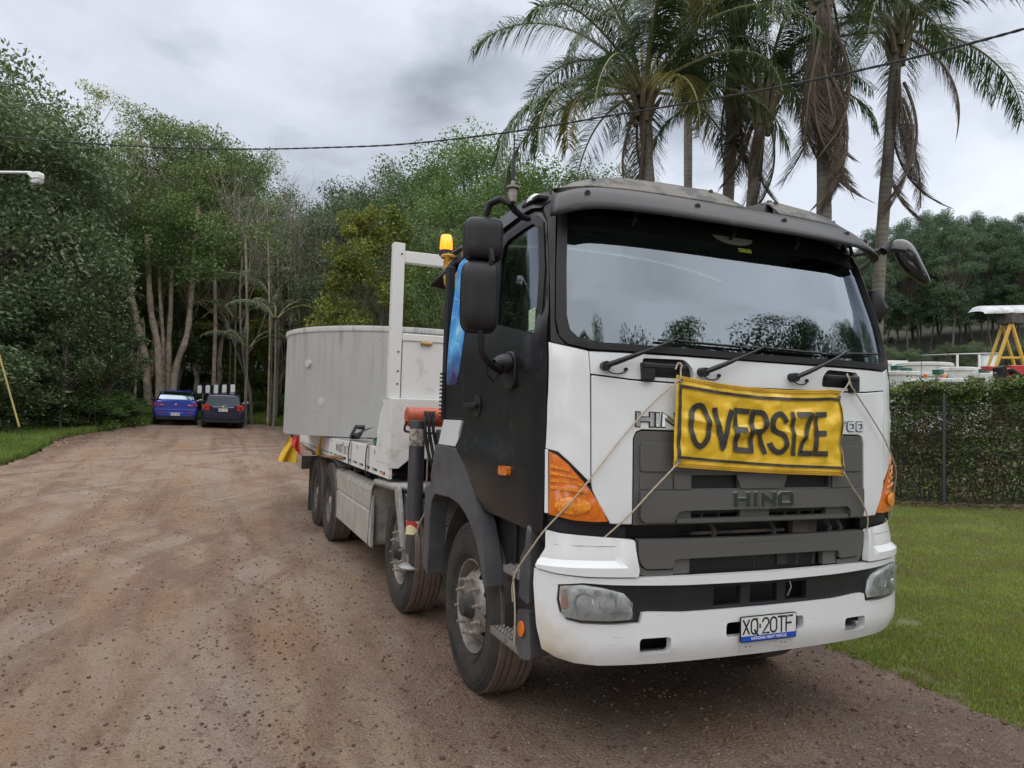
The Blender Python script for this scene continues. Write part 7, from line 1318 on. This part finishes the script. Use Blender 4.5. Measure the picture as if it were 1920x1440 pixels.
# =================================================================== CARS
def car(name, label, px, py, depth, paint, hatch, rz, W, plate_txt, body_c):
    c = at(px, py, depth); x, y = c[0], c[1]; z0 = terr1(x, y); M = Matrix.Translation((x, y, z0)) @ Matrix.Rotation(rz, 4, 'Z') @ Matrix.Rotation(rad(2.5), 4, 'X')
    root = thing(name, label, 'car', (x, y, z0)); hw = W/2
    if hatch: st = [(0, .90, .42, .96), (.06, .98, .30, .985), (.25, 1.0, .25, 1.0), (.9, 1.0, .22, .98), (2.3, 1.0, .20, .93), (3.1, .99, .20, .90), (3.8, .95, .22, .74), (4.1, .82, .30, .60)]; gh = [(.10, .84, .96), (.34, .80, 1.40), (.55, .80, 1.455), (1.4, .80, 1.475), (2.3, .78, 1.42), (2.75, .80, 1.20), (3.15, .86, .92)]
    else: st = [(0, .88, .42, 1.02), (.07, .96, .32, 1.06), (.3, 1.0, .26, 1.075), (.9, 1.0, .22, 1.06), (2.4, 1.0, .20, .97), (3.3, .99, .20, .93), (4.1, .95, .22, .78), (4.5, .80, .30, .62)]; gh = [(.72, .84, 1.06), (.98, .80, 1.27), (1.24, .77, 1.43), (1.7, .77, 1.48), (2.5, .76, 1.44), (3.0, .79, 1.18), (3.4, .86, .94)]
    def body(s, t):
        a = t*(len(st)-1); i = min(int(a), len(st)-2); f = a-i; yy, wk, zb, zd = [st[i][k]*(1-f)+st[i+1][k]*f for k in range(4)]
        sec = [(0, zb), (.80, zb), (.95, zb+.06), (1.0, zb+.18), (1.0, .62), (.985, .72), (.955, zd-.10), (.90, zd-.02), (.80, zd), (0, zd+.025)]
        ss = abs(s*2-1)*9; ss = 9-ss if False else ss; j = min(int(9-ss), 8) if False else None
        q = (1-abs(s*2-1))*9; side = -1 if s < .5 else 1; j = min(int(q), 8); g = q-j; bx = sec[9-j][0]*(1-g)+sec[8-j][0]*g if False else None
        # walk from bottom centre (s=0) round one side to the top (s=.5) and back down the other
        q = s*18; 
        if q <= 9: j = min(int(q), 8); g = q-j; X_ = -(sec[j][0]*(1-g)+sec[j+1][0]*g); Z_ = sec[j][1]*(1-g)+sec[j+1][1]*g
        else: q = 18-q; j = min(int(q), 8); g = q-j; X_ = sec[j][0]*(1-g)+sec[j+1][0]*g; Z_ = sec[j][1]*(1-g)+sec[j+1][1]*g
        return M @ Vector((X_*hw*wk, yy, Z_))
    t = MB(); t.grid(body, 73, 50)
    e = [body(i/72, 0) for i in range(72)]; t.add(e, [tuple(range(72))]); e = [body(i/72, 1) for i in range(72)]; t.add(e, [tuple(range(72))]); t.build('body', paint, root, angle=50)
    def green(s, t_):
        a = t_*(len(gh)-1); i = min(int(a), len(gh)-2); f = a-i; yy, wk, zt = [gh[i][k]*(1-f)+gh[i+1][k]*f for k in range(3)]; zb = .93; hb = .86
        q = abs(s*2-1); X_ = (1 if s > .5 else -1)
        if q > .5: g = (1-q)*2; xx = hb*(1-g)+(wk*.93)*g; zz = zb+(zt-.05-zb)*g
        elif q > .36: g = (.5-q)/.14; xx = wk*.93*(1-g)+wk*.80*g; zz = zt-.05+.05*g*.9
        else: g = q/.36; xx = wk*.80*g; zz = zt+.02*(1-g*g)-.005
        return M @ Vector((X_*xx*hw, yy, zz))
    t = MB(); t.grid(green, 41, 30); t.build('roof_and_pillars', paint, root, angle=50)
    def rw(a, b, d):   # rear glass, a in -1..1, b 0..1
        G_ = gh[:2] if hatch else gh[:3]; bb = b*(len(G_)-1); yy = float(np.interp(bb, range(len(G_)), [g_[0] for g_ in G_])); zz = float(np.interp(bb, range(len(G_)), [g_[2] for g_ in G_]))+.02; ww = .80*(1-b)+(.66 if not hatch else .70)*b; return M @ Vector((a*ww*hw, yy-.03-d+.05*abs(a)**3, zz-.015))
    t = MB(); t.grid(lambda s, q: rw(s*2-1, .10+.82*q, .0), 16, 10); t.build('rear_window', glassmat('car_glass', (.20, .23, .22), .03, (.30, .36, .40)) if 'car_glass' not in bpy.data.materials else bpy.data.materials['car_glass'], root)
    t = MB(); t.box((-.03, (.5 if hatch else 1.6), 1.46), (.03, (.62 if hatch else 1.75), 1.51), M); t.build('roof_aerial', BLACK, root)
    for sg in (-1, 1):
        t = MB(); t.add([M @ Vector((sg*hw*(.885), .8, .99)), M @ Vector((sg*hw*.88, 2.9, .96)), M @ Vector((sg*hw*.765, 2.3, 1.36)), M @ Vector((sg*hw*.755, 1.35 if not hatch else .8, 1.38))], [(0, 1, 2, 3)]); t.build('side_window', bpy.data.materials['car_glass'], root, solid=.02)
        cx = sg*hw*.80
        if hatch: pl_ = [(cx-.12, .78), (cx+.14, .78), (cx+.13, .98), (cx+.05, 1.02), (cx-.12, 1.0)] if sg > 0 else [(cx-.14, .78), (cx+.12, .78), (cx+.12, 1.0), (cx-.05, 1.02), (cx-.13, .98)]
        else: pl_ = [(sg*hw*.96, .82), (sg*hw*.50, .86), (sg*hw*.48, .90), (sg*hw*.92, .985)]
        t = MB(); t.prism(rc(pl_, .03), -.03, .07, lambda a, b, d: M @ Vector((a, d*1.0+.08*max(0, abs(a)/hw-.72)*3, b))); tl = t.build('tail_light', material('tail_red', (.50, .012, .012), .15, coat=.5, noise=(9, (.65, .04, .03), .15)), root, bev=.008)
        t = MB(); t.prism(rc([(cx-.045, .86), (cx+.045, .86), (cx+.045, .91), (cx-.045, .91)], .015) if hatch else rc([(sg*hw*.55, .875), (sg*hw*.66, .875), (sg*hw*.66, .905), (sg*hw*.56, .905)], .01), -.04, -.025, lambda a, b, d: M @ Vector((a, d+.08*max(0, abs(a)/hw-.72)*3, b))); t.build('lamp_insert', material('lamp_clear', (.6, .55, .55), .2) if not hatch else BLACK, tl)
        t = MB(); t.tube([M @ Vector((sg*hw*.90, 2.75, .98)), M @ Vector((sg*(hw+.09), 2.72, 1.02)), M @ Vector((sg*(hw+.20), 2.70, 1.03))], [.02, .07, .06], 8); t.build('side_mirror', PLAST if sg < 0 else material('mirror_sky', (.6, .62, .62), .2), root)
        for yy in (.75, 3.45):
            t = MB(); t.lathe([(-.10, .06), (-.10, .20), (-.095, .30), (.0, .315), (.095, .30), (.10, .20), (.10, .06)], M @ Matrix.Translation((sg*(hw-.11), yy, .31)), 24); wl = t.build('wheel', TYRE, root)
            t = MB(); t.lathe([(.0, .19), (.103*sg, .19), (.10*sg, .05), (.10*sg, 0)], M @ Matrix.Translation((sg*(hw-.11), yy, .31)), 16); t.build('rim', ALU, wl)
    t = MB(); t.box((-hw*.86, .02, .24), (hw*.86, .4, .40), M); t.build('rear_valance', PLAST, root, bev=.03)
    zc = .80 if hatch else .50; yb = -.02 if hatch else -.02
    t = MB(); t.box((-hw*.42, yb-.012, zc-.09), (hw*.42, yb+.04, zc+.07), M); t.build('plate_recess', paint, root, bev=.01)
    fp = lambda a, b, d: M @ Vector((a, yb-.014-d, zc-.01+b)); t = MB(); t.prism([(-.18, -.065), (.18, -.065), (.18, .065), (-.18, .065)], 0, .008, fp); npl = t.build('number_plate', MATS['plate_white'], root)
    t = MB(); strokes(t, plate_txt, -.155, -.035, .07, .034, .014, .009, fp, .0095); t.build('plate_characters', BLACK, npl)
    if hatch:
        t = MB(); t.box((-hw*.5, -.028, .905), (hw*.5, .02, .925), M); t.build('garnish_strip', CHROME, root, bev=.004)
        t = MB(); t.tube([M @ Vector((0, -.03, .99)), M @ Vector((-.02, .0, 1.02)), M @ Vector((-.28, .02, 1.015))], [.02, .014, .008], 5); t.build('rear_wiper', BLACK, root)
        for sg in (-1, 1): t = MB(); t.box((min(sg*hw*.6, sg*hw*.93), -.01, .735), (max(sg*hw*.6, sg*hw*.93), .10, .765), M); t.build('bumper_highlight', paint, root, bev=.01)
        t = MB(); t.lathe([(0, .0), (.0, .055), (.008, .05), (.008, 0)], M @ Matrix.Translation((0, -.01, .935)) @ Matrix.Rotation(-math.pi/2, 4, 'Z'), 16); t.build('badge', CHROME, root)
    else:
        t = MB(); t.prism([(-.05, .885), (.05, .885), (0, .97)], -.02, .0, lambda a, b, d: M @ Vector((a, d, b))); t.build('badge', CHROME, root)
        t = MB(); t.box((-hw*.92, -.03, .66), (hw*.92, .12, .70), M); t.build('bumper_ledge', paint, root, bev=.015)
        for sg in (-1, 1): t = MB(); t.box((min(sg*hw*.55, sg*hw*.8), -.03, .545), (max(sg*hw*.55, sg*hw*.8), .0, .575), M); t.build('reflector', RED, root)
        t = MB(); t.tube([rw(a, .97, .03) for a in np.linspace(-.85, .85, 9)], .011, 6); t.build('roof_edge_shade', BLACK, root)
    return root
PB = material('car_blue', (.02, .06, .42), .22, metal=.35, coat=.8); PN = material('car_navy', (.006, .010, .045), .2, metal=.3, coat=.8)
car('parked_car', 'bright blue sedan seen from behind, parked left of the dark hatchback', 328, 792, 30.6, PB, False, rad(1.5), 1.78, '331 ML5', None)
car('parked_car', 'dark navy hatchback seen from behind in front of the striped board', 417.5, 788, 30.2, PN, True, rad(-1), 1.68, '353 KLT', None)
